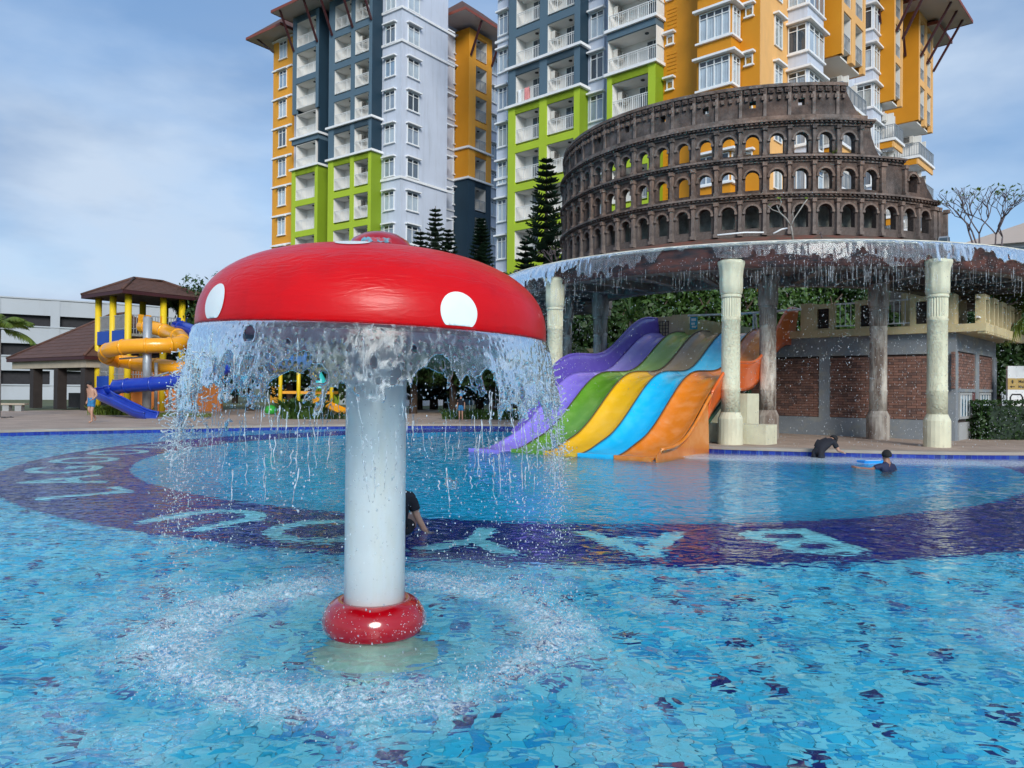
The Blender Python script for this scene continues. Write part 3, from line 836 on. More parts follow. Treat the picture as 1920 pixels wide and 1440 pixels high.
for f in flR:
    if f + FH > ZT: continue
    balcony(TA, (eo0 + eo1) / 2, px_ - 0.02, f + 0.2, eo1 - eo0 - 0.004, FH - 0.76, 1.7, 'R', cooler=2, dark=True)
    window(TA, xr, TA.y_at(857, xr), f + 0.7, 1.25, 1.6, 2, 'R')
    window(TA, xr, TA.y_at(926, xr), f + 0.7, 1.1, 1.6, 2, 'R')
    part(TA, "string_course", M_trim, (xr, xr + 0.12, yw + 0.01, yb0 - 0.01, f - 0.05, f + 0.1))
    part(TA, "cooler_ledge", M_trim, (xr, 0.05, yw + 0.004, yw + 0.95, f + 1.55, f + 1.68))
# roofs
def eave(tw, x0, x1, y0, y1, z, th=0.22, rise=2.6):
    m = MB(); m.box(x0, x1, y0, y1, z, z + 0.05, 0)
    m.box(x0 - 0.03, x1 + 0.03, y0 - 0.03, y0, z - 0.05, z + th, 1); m.box(x0 - 0.03, x1 + 0.03, y1, y1 + 0.03, z - 0.05, z + th, 1)
    m.box(x0 - 0.03, x0, y0, y1, z - 0.05, z + th, 1); m.box(x1, x1 + 0.03, y0, y1, z - 0.05, z + th, 1)
    rf = m.build("roof", [M_soffit, M_eave], tw.root)
    cx, cy = (x0 + x1) / 2, (y0 + y1) / 2; k = min(x1 - x0, y1 - y0) / 2
    A = [(x0, y0), (x1, y0), (x1, y1), (x0, y1)]
    if x1 - x0 > y1 - y0: B = [(x0 + k, cy), (x1 - k, cy), (x1 - k, cy), (x0 + k, cy)]
    else: B = [(cx, y0 + k), (cx, y0 + k), (cx, y1 - k), (cx, y1 - k)]
    q = MB(); q.grid([[(p[0], p[1], z + th + 0.002) for p in A], [(p[0], p[1], z + th + rise) for p in B]], closed=True)
    q.build("roof_tiles", M_rooftile, rf)
    return rf
def strut(tw, p, q):
    m = MB(); m.bar(p, q, 0.16, 0.16); m.build("strut", M_strut, tw.root)
eave(TA, xa0 - 2.0, xo + 0.5, -1.9, 20, ZT - 0.6)
eave(TA, c10 - 0.9, xw + 0.6, p1 - 1.9, 18, ZT)
eave(TA, xw - 1.5, px_ + 1.6, yw + 0.4, yb1 + 3.0, ZT - 0.55)
for xx in (c10 + 0.2, c11 - 0.2, c20 + 0.5, (e[1] + e[2]) / 2, c21 - 0.1): strut(TA, (xx, p1 - 0.05, ZT - 3.4), (xx, p1 - 1.7, ZT + 0.02))
strut(TA, (xa0 + 0.1, -0.05, ZT - 1.8), (xa0 - 1.0, -1.3, ZT - 0.55))
for yy in (yb0 + 0.2, yb1 - 0.1): strut(TA, (px_ + 0.05, yy, ZT - 3.6), (px_ + 1.4, yy, ZT - 0.55))

# ---------------------------------------------------------------- right tower
TB = Tower("apartment_tower", "right apartment tower with broad orange block, rising behind the arena facade", 15.2, 47.0, -42.0)
F0 = 23.35
flB = [F0 + FH * k for k in range(-5, 5)]
ZT = 38.4
pB = -1.0
xb0 = TB.x_at(931, 0)
xk = TB.x_at(1244, 0)
part(TB, "core_wall", M_white, (xb0, xk, 0.25, 20, 0, ZT))
part(TB, "side_block", M_white, (xb0 - 0.003, TB.x_at(951, 0), 0.0, 0.25, 0, ZT - 0.003), (TB.x_at(1099, 0), TB.x_at(1131, 0), 0.0, 0.25, 0, ZT - 0.003))
cB0, cB1 = TB.x_at(952, pB), TB.x_at(1086, pB)
eB = [TB.x_at(q, pB) for q in (965, 1010, 1024, 1075)]
colsB = [(cB0, cB0), (eB[0], eB[1]), (eB[2], eB[3]), (cB1, cB1)]
zone(TB, 'L', colsB, pB, 1.25, 0, F0, flB, M_green, M_dgreen)
zone(TB, 'L', colsB, pB, 1.25, F0 + 0.2, F0 + FH, flB, M_slate, M_navy)
zone(TB, 'L', colsB, pB, 1.25, F0 + FH + 0.2, ZT - 0.2, flB, M_slate, M_navy)
for z in (F0, F0 + FH): part(TB, "ledge", M_trim, (cB0 - 0.22, cB1 + 0.22, pB - 0.22, 0.2, z + 0.003, z + 0.197))
first = None
for f in flB:
    if f + FH > ZT + 1: continue
    bb = balcony(TB, (eB[0] + eB[1]) / 2, pB + 0.02, f + 0.2, eB[1] - eB[0] - 0.004, FH - 0.76, 1.2)
    if abs(f - F0) < 0.1: first = bb
    balcony(TB, (eB[2] + eB[3]) / 2, pB + 0.02, f + 0.2, eB[3] - eB[2] - 0.004, FH - 0.76, 1.2, cooler=1)
    window(TB, TB.x_at(943, 0), 0, f + 0.65, 0.95, 1.75, 2)
    window(TB, TB.x_at(1119, 0), 0, f + 0.65, 1.15, 1.85, 2)
part(TB, "string_course", M_trim, (xb0 - 0.15, cB0, -0.15, 0, F0 - 5.0, F0 - 4.8))
part(TB, "string_course", M_trim, (xb0 - 0.15, cB0, -0.15, 0, F0 + 6.1, F0 + 6.3))
# laundry over the first railing above the green
M_pink = mat("pink_cloth", (0.75, 0.28, 0.27), 0.9, 0.15, 8); M_wcloth = mat("white_cloth", (0.8, 0.8, 0.8), 0.9, 0.1, 8)
for nm, mm, a0, a1, zb in (("pink_towel", M_pink, -0.30, 0.15, 0.15), ("white_towel", M_wcloth, -0.95, -0.62, -0.05)):
    g_ = MB(); P = []
    for i in range(9):
        z = [0.2, 0.5, 0.8, 1.0, 1.10, 1.08, 0.85, 0.5, zb][i]; y = [0.16, 0.16, 0.16, 0.15, 0.11, 0.05, 0.03, 0.02, 0.01][i]
        P.append([(a0 + (a1 - a0) * j / 8, y + 0.012 * math.sin(j * 1.7 + i), z + 0.02 * math.sin(j)) for j in range(9)])
    g_.grid(P)
    wp = TB.root.matrix_world
    o = g_.build(nm, mm, None, True)
    c_, s_ = math.cos(TB.a), math.sin(TB.a); lx, ly = first.location.x, first.location.y
    o.location = (15.2 + c_ * lx - s_ * ly, 47 + s_ * lx + c_ * ly, 0.08 + first.location.z); o.rotation_euler = (0, 0, TB.a)
    o["label"] = ("pink" if "pink" in nm else "white") + " towel hung over a slate blue balcony railing of the right tower"; o["category"] = "towel"
# corner balconies
pC = -1.35
g0, g1 = TB.x_at(1137, pC), TB.x_at(1228, pC)
og0, og1 = TB.x_at(1146, pC), TB.x_at(1214, pC)
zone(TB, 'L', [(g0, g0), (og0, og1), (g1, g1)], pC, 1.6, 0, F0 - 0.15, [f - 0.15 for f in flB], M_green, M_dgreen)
for f in flB:
    if f + FH > ZT + 1: continue
    if f < F0 - 0.1:
        balcony(TB, (og0 + og1) / 2, pC + 0.02, f + 0.03, og1 - og0 - 0.004, FH - 0.75, 1.55, cooler=1)
    else:
        part(TB, "balcony_slab", M_trim, (g0 - 0.15, g1 + 0.15, pC - 0.2, 0.24, f - 0.147, f + 0.06))
        if f > F0 + 0.1: part(TB, "fascia", M_slate, (g0, g1, pC - 0.02, 0.24, f - 0.62, f - 0.15))
        wdt = g1 - g0
        o = balcony(TB, (g0 + g1) / 2, pC + 0.02, f + 0.06, wdt - 0.004, FH - 0.70, 1.55, cooler=1)
        # open right-hand side: an extra railing runs back to the wall
        m = MB(); m.box(-0.03, 0.03, 0, 1.3, 1.02, 1.07); m.box(-0.02, 0.02, 0, 1.3, 0.1, 0.13)
        for i in range(10): m.box(-0.011, 0.011, i * 0.14, i * 0.14 + 0.022, 0.02, 1.02)
        m.build("side_railing", M_wrail, o, loc=(wdt / 2 - 0.06 + 0.09, 0.1, 0))
# orange block
part(TB, "orange_block", M_dorange, (xk + 0.003, -0.02, -0.35, 14, 0, ZT - 0.4))
yq = TB.y_at(1478, 0)
part(TB, "orange_end_wall", M_porange, (-0.02, 0.02, -0.345, yq, 0, ZT - 0.41))
bx0, bx1 = TB.x_at(1306, -1.5), TB.x_at(1370, -1.5)
part(TB, "window_bay", M_dorange, (bx0, bx1, -1.5, -0.35, 0, ZT - 1.2))
yb_ = -0.35
FO = F0 - 0.55
for k in range(-5, 5):
    f = FO + FH * k
    if f + FH > ZT: continue
    # wide corner window: front and return
    window(TB, (bx0 + bx1) / 2 + 0.05, -1.5, f + 0.6, bx1 - bx0 - 0.25, 1.75, 4, hood=False, sill=False)
    window(TB, bx1, -0.95, f + 0.6, 0.95, 1.75, 2, 'R', hood=False, sill=False)
    part(TB, "window_hood", M_trim, (bx0 - 0.15, bx1 + 0.4, -1.9, -1.5, f + 2.42, f + 2.56), (bx1 + 0.001, bx1 + 0.4, -1.5, -0.36, f + 2.42, f + 2.56))
    part(TB, "window_sill", M_trim, (bx0 - 0.08, bx1 + 0.16, -1.66, -1.5, f + 0.46, f + 0.58), (bx1 + 0.001, bx1 + 0.16, -1.5, -0.36, f + 0.46, f + 0.58))
    window(TB, TB.x_at(1256, -0.35), -0.35, f + 1.75, 0.5, 0.62, 1, curtain=False)
    window(TB, TB.x_at(1404, -0.35), -0.35, f + 1.85, 0.5, 0.62, 1, curtain=False)
    lv = MB()
    for i in range(6): lv.box(TB.x_at(1250, -0.35), TB.x_at(1267, -0.35), -0.385, -0.35, f - 0.2 + i * 0.25, f - 0.14 + i * 0.25)
    lv.build("louvre", M_dorange, TB.root)
    window(TB, 0.02, TB.y_at(1457, 0.02), f + 0.55, 1.15, 1.85, 2, 'R', sill=False)
# right facade
part(TB, "right_wall", M_white, (-14, -0.03, yq + 0.003, TB.y_at(1655, 0), 0, 36.2))
part(TB, "right_wall", M_white, (-14, -0.034, TB.y_at(1655, 0) + 0.003, TB.y_at(1746, 2.6) + 2.0, 0, 33.2))
def bay_box(px0, px1, prj, zlo, zhi, mat_):
    y0, y1 = TB.y_at(px0, prj), TB.y_at(px1, prj)
    return y0, y1
def right_bay(pxa, pxb, prj, ops, zlo, ztop):
    y0, y1 = TB.y_at(pxa, prj), TB.y_at(pxb, prj)
    cols = [(y0, y0)] + [(TB.y_at(p, prj), TB.y_at(q, prj)) for p, q in ops] + [(y1, y1)]
    fl = [zlo + FH * k for k in range(0, 5)]
    bay_frame(TB, 'R', cols, prj, prj + 0.2, zlo - 0.003, ztop, [f + 0.55 for f in fl[1:] if f + 0.6 < ztop] + [zlo + 0.5, ztop], M_porange, M_dorange)
    part(TB, "bay_soffit", M_offwhite, (0, prj - 0.31, y0 + 0.26, y1 - 0.21, zlo, zlo + 0.12))
    for f in fl:
        if f + FH > ztop + 0.2: continue
        for c in cols[1:-1]:
            balcony(TB, (c[0] + c[1]) / 2, prj - 0.02, f + 0.55, c[1] - c[0] - 0.004, FH - 0.58, prj, 'R', cooler=2, dark=True)
    # open balconies under the bay
    for k in range(1, 5):
        f = zlo - FH * k
        sl = part(TB, "balcony_slab", M_trim, (0, prj + 0.15, y0 - 0.15, y1 + 0.15, f - 0.15, f + 0.05))
        part(TB, "fascia", M_porange, (prj - 0.12, prj + 0.003, y0 - 0.05, y1 + 0.05, f - 0.65, f - 0.153))
        part(TB, "fascia", M_dorange, (0, prj - 0.12, y0 - 0.052, y0 + 0.05, f - 0.65, f - 0.153))
        part(TB, "partition", M_offwhite, (0, prj - 0.35, (y0 + y1) / 2 - 0.08, (y0 + y1) / 2 + 0.08, f + 0.05, f + FH - 0.66), (0.0, prj - 0.5, y1 - 0.3, y1 - 0.15, f + 0.05, f + FH - 0.66))
        put("air_conditioner", cooler_mesh(), TB.root, (prj * 0.5, (y0 + y1) / 2 - 0.3, f + 1.75), 0)
        m = MB(); ww = y1 - y0
        def run(p, q, n):
            m.bar((p[0], p[1], 1.05), (q[0], q[1], 1.05), 0.06, 0.05); m.bar((p[0], p[1], 0.12), (q[0], q[1], 0.12), 0.03); m.bar((p[0], p[1], 0.92), (q[0], q[1], 0.92), 0.03)
            for i in range(n + 1):
                x = p[0] + (q[0] - p[0]) * i / n; y = p[1] + (q[1] - p[1]) * i / n; t = 0.03 if i % 5 == 0 else 0.013
                m.box(x - t, x + t, y - t, y + t, 0.0, 1.03)
        run((0.05, 0), (prj + 0.05, 0), 14); run((prj + 0.05, 0), (prj + 0.05, ww), int(ww / 0.16))
        m.build("railing", M_rail, TB.root, loc=(0, y0, f + 0.05))
        # door at the back
        dm = MB(); dm.box(0.0, 0.06, y0 + 0.6, y0 + 2.0, f + 0.06, f + 2.2); dm.build("door", M_dglass, TB.root)
ZB = 24.1
right_bay(1577, 1622, 2.2, [(1581, 1596), (1603, 1618)], ZB, 36.2)
right_bay(1676, 1692, 2.4, [(1678.5, 1689)], ZB, 33.7)
right_bay(1722, 1749, 2.6, [(1725, 1734), (1738, 1746)], ZB, 33.2)
# corner bay windows between the bays
for pxa, pxb, prj in ((1513, 1543, 1.3), (1636, 1652, 1.3)):
    y0, y1 = TB.y_at(pxa, prj), TB.y_at(pxb, prj)
    part(TB, "window_bay", M_white, (0, prj, y0, y1, 0, 36.1 if pxa < 1600 else 33.1))
    for k in range(-5, 5):
        f = FO + FH * k
        if f + FH > (36.1 if pxa < 1600 else 33.1): continue
        window(TB, prj * 0.5, y0, f + 0.6, prj - 0.12, 1.75, 2, 'L', hood=False, sill=False)
        window(TB, prj, (y0 + y1) / 2, f + 0.6, y1 - y0 - 0.2, 1.75, 3, 'R', hood=False, sill=False)
        part(TB, "window_hood", M_trim, (0, prj + 0.35, y0 - 0.35, y0 - 0.001, f + 2.42, f + 2.56), (prj + 0.001, prj + 0.35, y0, y1 + 0.2, f + 2.42, f + 2.56))
        part(TB, "window_sill", M_trim, (0, prj + 0.15, y0 - 0.15, y0 - 0.001, f + 0.46, f + 0.58), (prj + 0.001, prj + 0.15, y0, y1 + 0.1, f + 0.46, f + 0.58))
for k in range(-5, 5):
    f = FO + FH * k
    if f + FH > 33.1: continue
    window(TB, -0.03, TB.y_at(1698, 0), f + 0.6, 1.6, 1.75, 3, 'R')
    part(TB, "string_course", M_trim, (-0.03, 0.25, TB.y_at(1693, 0), TB.y_at(1706, 0), f + 0.0, f + 0.2))
yend = TB.y_at(1749, 2.6)
part(TB, "attic_wall", M_dorange, (-3, 0.6, TB.y_at(1712, 0.6), yend + 0.3, 31.0, 33.2))
eave(TB, -12, 4.6, TB.y_at(1676, 2.4) - 1.6, yend - 5.5, 33.75)
eave(TB, -12, 5.4, TB.y_at(1722, 2.6) - 1.9, yend + 1.0, 33.2)
eave(TB, -12, 3.4, yend - 2, yend + 3.0, 32.75)
eave(TB, xb0 - 2, 3.2, -3.2, 16, ZT + 0.6)
for yy, pj in ((TB.y_at(1724, 2.6), 2.6), (TB.y_at(1736, 2.6), 2.6), (TB.y_at(1748, 2.6), 2.6), (TB.y_at(1678, 2.4), 2.4), (TB.y_at(1690, 2.4), 2.4)):
    strut(TB, (pj + 0.05, yy, 29.4), (pj + 2.3, yy, 33.22 if pj > 2.5 else 33.77))
strut(TB, (1.6, TB.y_at(1722, 2.6) - 0.05, 29.6), (1.6, TB.y_at(1722, 2.6) - 1.5, 33.22))
strut(TB, (1.4, TB.y_at(1676, 2.4) - 0.05, 30.2), (1.4, TB.y_at(1676, 2.4) - 1.3, 33.77))
# ================================================================== arena facade on the round canopy
CC = Vector((9.6, 31.0))
def cyl(phi, r, z):                          # phi in degrees, 0 towards the camera, + to the right
    p = RAD(phi); return (CC.x + r * math.sin(p), CC.y - r * math.cos(p), z)
def stonemat(name, c1, c2, bump=0.6):
    m, t, b = _nodes(name); n = t.nodes.new; l = t.links.new
    tcn = n("ShaderNodeTexCoord")
    a = n("ShaderNodeTexNoise"); a.inputs["Scale"].default_value = 1.6; a.inputs["Detail"].default_value = 8; a.inputs["Roughness"].default_value = 0.7; l(tcn.outputs["Object"], a.inputs["Vector"])
    cr_ = n("ShaderNodeValToRGB"); cr_.color_ramp.elements[0].position = 0.36; cr_.color_ramp.elements[0].color = (*c1, 1); cr_.color_ramp.elements[1].position = 0.66; cr_.color_ramp.elements[1].color = (*c2, 1)
    l(a.outputs[0], cr_.inputs[0])
    mp_ = n("ShaderNodeMapping"); mp_.inputs["Scale"].default_value = (3, 3, 0.5); l(tcn.outputs["Object"], mp_.inputs[0])
    s_ = n("ShaderNodeTexNoise"); s_.inputs["Scale"].default_value = 2.2; s_.inputs["Detail"].default_value = 6; l(mp_.outputs[0], s_.inputs["Vector"])
    mr = n("ShaderNodeMapRange"); mr.inputs[1].default_value = 0.56; mr.inputs[2].default_value = 0.74; mr.inputs[4].default_value = 0.55; l(s_.outputs[0], mr.inputs[0])
    mxn = n("ShaderNodeMix"); mxn.data_type = 'RGBA'; l(mr.outputs[0], mxn.inputs[0]); l(cr_.outputs[0], mxn.inputs[6]); mxn.inputs[7].default_value = (0.022, 0.018, 0.016, 1)
    g_ = n("ShaderNodeTexNoise"); g_.inputs["Scale"].default_value = 0.55; g_.inputs["Detail"].default_value = 4; l(tcn.outputs["Object"], g_.inputs["Vector"])
    gr = n("ShaderNodeMapRange"); gr.inputs[1].default_value = 0.42; gr.inputs[2].default_value = 0.60; gr.inputs[4].default_value = 0.62; l(g_.outputs[0], gr.inputs[0])
    gm = n("ShaderNodeMix"); gm.data_type = 'RGBA'; l(gr.outputs[0], gm.inputs[0]); l(mxn.outputs[2], gm.inputs[6])
    hs = n("ShaderNodeHueSaturation"); hs.inputs["Saturation"].default_value = 0.30; hs.inputs["Value"].default_value = 1.05; l(mxn.outputs[2], hs.inputs["Color"]); l(hs.outputs[0], gm.inputs[7])
    l(gm.outputs[2], b.inputs["Base Color"]); b.inputs["Roughness"].default_value = 0.9
    f = n("ShaderNodeTexNoise"); f.inputs["Scale"].default_value = 14; f.inputs["Detail"].default_value = 8; f.inputs["Roughness"].default_value = 0.7; l(tcn.outputs["Object"], f.inputs["Vector"])
    bn = n("ShaderNodeBump"); bn.inputs["Strength"].default_value = bump; bn.inputs["Distance"].default_value = 0.05; l(f.outputs[0], bn.inputs["Height"]); l(bn.outputs[0], b.inputs["Normal"])
    return m
M_stone = stonemat("weathered_brown_stone", (0.040, 0.027, 0.023), (0.160, 0.105, 0.083))
M_stone2 = stonemat("brown_stone_light", (0.075, 0.052, 0.041), (0.27, 0.185, 0.145))
M_conc = stonemat("damp_concrete", (0.16, 0.16, 0.14), (0.46, 0.46, 0.40), 0.3)
arena = thing("arena_facade", "curved dark brown Roman arena facade with three rows of arches", "monument", (CC.x, CC.y, 0))
RA = 7.52
PITCH = 5.5
def lc(phi, r, z): return (r * math.sin(RAD(phi)), -r * math.cos(RAD(phi)), z)
def arch_bay(z0, z1, zs, zc, half_open, th=0.22):
    """wall panel one pitch wide with an arched opening, bent on the cylinder; built about phi = 0"""
    m = MB(); H = PITCH / 2
    ro, ri = RA, RA - th
    # outline of opening: (phi, z)
    nA = 8; zspr = zc - half_open * math.pi / 180 * RA
    arc = [(-half_open, zs), (-half_open, zspr)] + [(-half_open * math.cos(math.pi * i / nA), zspr + (zc - zspr) * math.sin(math.pi * i / nA)) for i in range(1, nA)] + [(half_open, zspr), (half_open, zs)]
    outer = []
    for p_, z_ in arc:                       # matching outer points
        if z_ <= zspr + 1e-6: outer.append((-H if p_ < 0 else H, z_ if z_ > zs + 1e-6 else zs))
        else: outer.append((H * p_ / half_open * 1.0, z1))
    outer[1] = (-H, z1 if False else zspr); outer[-2] = (H, zspr)
    for r in (ro, ri):
        pass
    def quad(a, b, c, d, flip=False):
        vo = [lc(*((q[0]), ro, q[1])) if False else lc(q[0], ro, q[1]) for q in (a, b, c, d)]
        vi = [lc(q[0], ri, q[1]) for q in (a, b, c, d)]
        m.add(vo, [(0, 1, 2, 3)]); m.add(vi, [(3, 2, 1, 0)])
    n = len(arc)
    for i in range(n - 1):
        quad(arc[i], arc[i + 1], outer[i + 1], outer[i])
    # corners above spring
    quad((-H, zspr), (-H, zspr), (-H, z1), outer[2]) if False else None
    m.add([lc(-H, ro, zspr), lc(-H, ro, z1), lc(outer[2][0], ro, z1)], [(0, 2, 1)]); m.add([lc(H, ro, zspr), lc(H, ro, z1), lc(outer[-3][0], ro, z1)], [(0, 1, 2)])
    m.add([lc(-H, ri, zspr), lc(-H, ri, z1), lc(outer[2][0], ri, z1)], [(0, 1, 2)]); m.add([lc(H, ri, zspr), lc(H, ri, z1), lc(outer[-3][0], ri, z1)], [(0, 2, 1)])
    # below sill
    quad((-H, z0), (H, z0), (H, zs), (-H, zs))
    # reveal
    for i in range(n - 1):
        a, b_ = arc[i], arc[i + 1]
        m.add([lc(a[0], ro, a[1]), lc(b_[0], ro, b_[1]), lc(b_[0], ri, b_[1]), lc(a[0], ri, a[1])], [(0, 3, 2, 1)])
    a, b_ = arc[-1], arc[0]
    m.add([lc(a[0], ro, a[1]), lc(b_[0], ro, b_[1]), lc(b_[0], ri, b_[1]), lc(a[0], ri, a[1])], [(0, 3, 2, 1)])
    return m
def arcbox(m, p0, p1, r0, r1, z0, z1, step=2.0, mi=0):
    k = max(1, int(abs(p1 - p0) / step)); P = []
    for i in range(k + 1):
        p = p0 + (p1 - p0) * i / k
        P.append([lc(p, r0, z0), lc(p, r1, z0), lc(p, r1, z1), lc(p, r0, z1)])
    m.grid(P, mi, closed=True)
    m.add(P[0], [(3, 2, 1, 0)], mi); m.add(P[-1], [(0, 1, 2, 3)], mi)
def molding(z_sill, zspr, zc, ho):
    """raised archivolt, imposts and sill of one bay"""
    m = MB(); n = 10; k = ho * math.pi / 180 * RA
    for i in range(n):
        a0, a1 = math.pi * i / n, math.pi * (i + 1) / n
        P = []
        for a in (a0, a1):
            P.append([lc(-ho * 1.0 * math.cos(a) * f, RA + d, zspr + (zc - zspr) * f * math.sin(a)) for f, d in ((1.0, 0.0), (1.0, 0.045), (1.28, 0.045), (1.28, 0.0))])
        m.grid(P)
    for s in (-1, 1):
        p0, p1 = s * ho * 0.93, s * (PITCH / 2 - 0.6)
        arcbox(m, min(p0, p1), max(p0, p1), RA - 0.1, RA + 0.06, zspr - 0.035, zspr + 0.03)
    return m
def pilaster(z0, z1):
    m = MB()
    P = []
    for z, w_, d in ((z0, 0.72, 0.16), (z0 + 0.10, 0.72, 0.16), (z0 + 0.11, 0.5, 0.11), (z1 - 0.12, 0.45, 0.10), (z1 - 0.11, 0.70, 0.15), (z1, 0.72, 0.16)):
        P.append([lc(-w_, RA + 0.002, z), lc(-w_ * .7, RA + d, z), lc(w_ * .7, RA + d, z), lc(w_, RA + 0.002, z)])
    m.grid(P)
    return m
ST = [  # z0, z1, sill, crown, right end phi, half opening
    (6.45, 7.55, 6.70, 7.40, 30.0, 1.62),
    (7.74, 8.70, 7.87, 8.49, 13.3, 1.62),
    (8.88, 9.80, 8.98, 9.60, 7.8, 1.58)]
first_phi = 5.0
for si, (z0, z1, zs, zc, pend, ho) in enumerate(ST):
    zspr = zc - ho * math.pi / 180 * RA
    bm_ = arch_bay(z0, z1, zs, zc, ho).mesh("arch_bay", M_stone)
    mo_ = molding(zs, zspr, zc, ho).mesh("archivolt", M_stone2)
    pi_ = pilaster(z0, z1).mesh("pilaster", M_stone2)
    k = 0
    ph = first_phi + PITCH * 5
    while ph > -112:
        if ph + PITCH / 2 <= pend + 0.3:
            o = put("arch_bay", bm_, arena, rz=RAD(ph)); put("archivolt", mo_, o)
            put("pilaster", pi_, arena, rz=RAD(ph + PITCH / 2))
        ph -= PITCH
    # solid end beyond the last arch
    ends = [first_phi + PITCH * j + PITCH / 2 for j in range(-3, 7) if first_phi + PITCH * j + PITCH / 2 <= pend + 0.3]
    E = max(ends)
    m = MB()
    if si == 0:
        arcbox(m, E, 31.5, RA - 0.34, RA, z0, z1)
        arcbox(m, 31.5, 36.0, RA - 0.34, RA, z0, z1 - 0.05)
        m.build("end_wall", M_stone, arena)
        for p_ in (E + 0.6, 31.8, 35.4): put("pilaster", pi_, arena, rz=RAD(p_))
    elif si == 1:
        arcbox(m, E, E + 6.2, RA - 0.34, RA, z0, z1)
        arcbox(m, E + 6.2, E + 8.2, RA - 0.34, RA, z0, z1 - 0.06); arcbox(m, E + 11.0, E + 13.4, RA - 0.34, RA, z0, z1 - 0.25)
        arcbox(m, E + 8.2, E + 11.0, RA - 0.34, RA, z0, zs + 0.05); arcbox(m, E + 8.2, E + 11.0, RA - 0.34, RA, zc - 0.06, z1 - 0.12)
        # broken slope at the very end
        poly = [lc(E + 13.4, RA, z0), lc(E + 17.6, RA, z0), lc(E + 16.2, RA, z0 + 0.22), lc(E + 14.6, RA, z1 - 0.55), lc(E + 13.4, RA, z1 - 0.25)]
        d_ = Vector(lc(E + 15, -0.34, 0))
        m.extr(poly, d_)
        m.build("end_wall", M_stone, arena)
        put("archivolt", mo_, arena, rz=RAD(E + 9.6)); put("pilaster", pi_, arena, rz=RAD(E + 0.5)); put("pilaster", pi_, arena, rz=RAD(E + 6.6))
    else:
        poly = [lc(E, RA, z0), lc(E + 5.4, RA, z0), lc(E + 4.2, RA, z0 + 0.25), lc(E + 3.1, RA, z0 + 0.6), lc(E + 2.6, RA, z1), lc(E, RA, z1)]
        m.extr(poly, Vector(lc(E + 2.5, -0.34, 0))); m.build("end_wall", M_stone, arena)
# cornices with dentils
for zc0, zc1, pe in ((7.55, 7.74, 31.5), (8.70, 8.88, 19.6), (9.80, 9.98, 10.9)):
    m = MB(); arcbox(m, -112, pe, RA - 0.36, RA + 0.05, zc0, zc0 + 0.07); arcbox(m, -112, pe, RA - 0.36, RA + 0.19, zc1 - 0.06, zc1)
    arcbox(m, -112, pe, RA - 0.35, RA + 0.10, zc0 + 0.07, zc1 - 0.06)
    co = m.build("cornice", M_stone2, arena)
    m = MB(); p = -111.0
    while p < pe - 0.6:
        arcbox(m, p, p + 0.55, RA + 0.10, RA + 0.16, zc1 - 0.115, zc1 - 0.062); p += 1.1
    m.build("dentil", M_stone, co, kind="stuff")
# attic storey
m = MB()
ZA0, ZA1 = 9.98, 11.12
pe_t, pe_b = 4.0, 8.6
win_phi = [first_phi - PITCH * (2 * j) - 11.0 for j in range(0, 9)]
WP = [-6.0, -17.0, -28.0, -39, -50, -61, -72, -83]
seg = sorted(WP)
prev = -112
for wph in seg:                                # wall with small square windows left open
    arcbox(m, prev, wph - 0.75, RA - 0.34, RA - 0.02, ZA0, ZA1 - 0.1)
    arcbox(m, wph - 0.75, wph + 0.75, RA - 0.34, RA - 0.02, ZA0, ZA0 + 0.46, 0.75); arcbox(m, wph - 0.75, wph + 0.75, RA - 0.34, RA - 0.02, ZA0 + 0.66, ZA1 - 0.1, 0.75)
    prev = wph + 0.75
arcbox(m, prev, pe_t, RA - 0.34, RA - 0.02, ZA0, ZA1 - 0.1)
poly = [lc(pe_t, RA - .02, ZA0), lc(pe_b, RA - .02, ZA0), lc(pe_b - 1.6, RA - .02, ZA0 + 0.3), lc(pe_t + 1.0, RA - .02, ZA1 - 0.4), lc(pe_t, RA - .02, ZA1 - 0.1)]
m.extr(poly, Vector(lc(5, -0.32, 0)))
m.build("attic_wall", M_stone, arena)
m = MB(); arcbox(m, -112, 9.6, RA - 0.34, RA + 0.03, ZA0 + 0.002, ZA0 + 0.16); arcbox(m, -112, pe_t + .6, RA - 0.34, RA + 0.06, ZA1 - 0.10, ZA1)
att = m.build("attic_band", M_stone2, arena)
sq = MB(); br = MB(); arcbox(sq, -1.6, 1.6, RA - 0.02, RA + 0.012, ZA1 - 0.22, ZA1 - 0.20)
arcbox(br, -0.32, 0.32, RA - 0.03, RA + 0.07, -0.06, 0.06)
brm = br.mesh("bracket", M_stone2)
dn = MB(); arcbox(dn, -0.62, 0.62, RA - 0.03, RA + 0.055, -0.075, 0.06); arcbox(dn, -0.28, 0.28, RA + 0.03, RA + 0.09, -0.03, 0.03)
dnm = dn.mesh("corbel", M_stone)
ap = MB(); arcbox(ap, -0.35, 0.35, RA - 0.03, RA + 0.035, ZA0 + 0.16, ZA1 - 0.1); apm = ap.mesh("attic_pilaster", M_stone2)
p = pe_t - 0.4
i = 0
while p > -108:
    put("corbel", dnm, arena, (0, 0, ZA1 - 0.19), RAD(p))
    if i % 1 == 0: put("bracket", brm, arena, (0, 0, ZA0 + 0.72), RAD(p))
    p -= 1.83; i += 1
p = first_phi - PITCH / 2
while p > -108:
    put("attic_pilaster", apm, arena, rz=RAD(p)); p -= PITCH
# grey wall behind the lowest arches
m = MB(); arcbox(m, -112, 20, RA - 0.85, RA - 0.70, 5.9, 7.72, 4)
m.build("backing_wall", M_conc, arena)

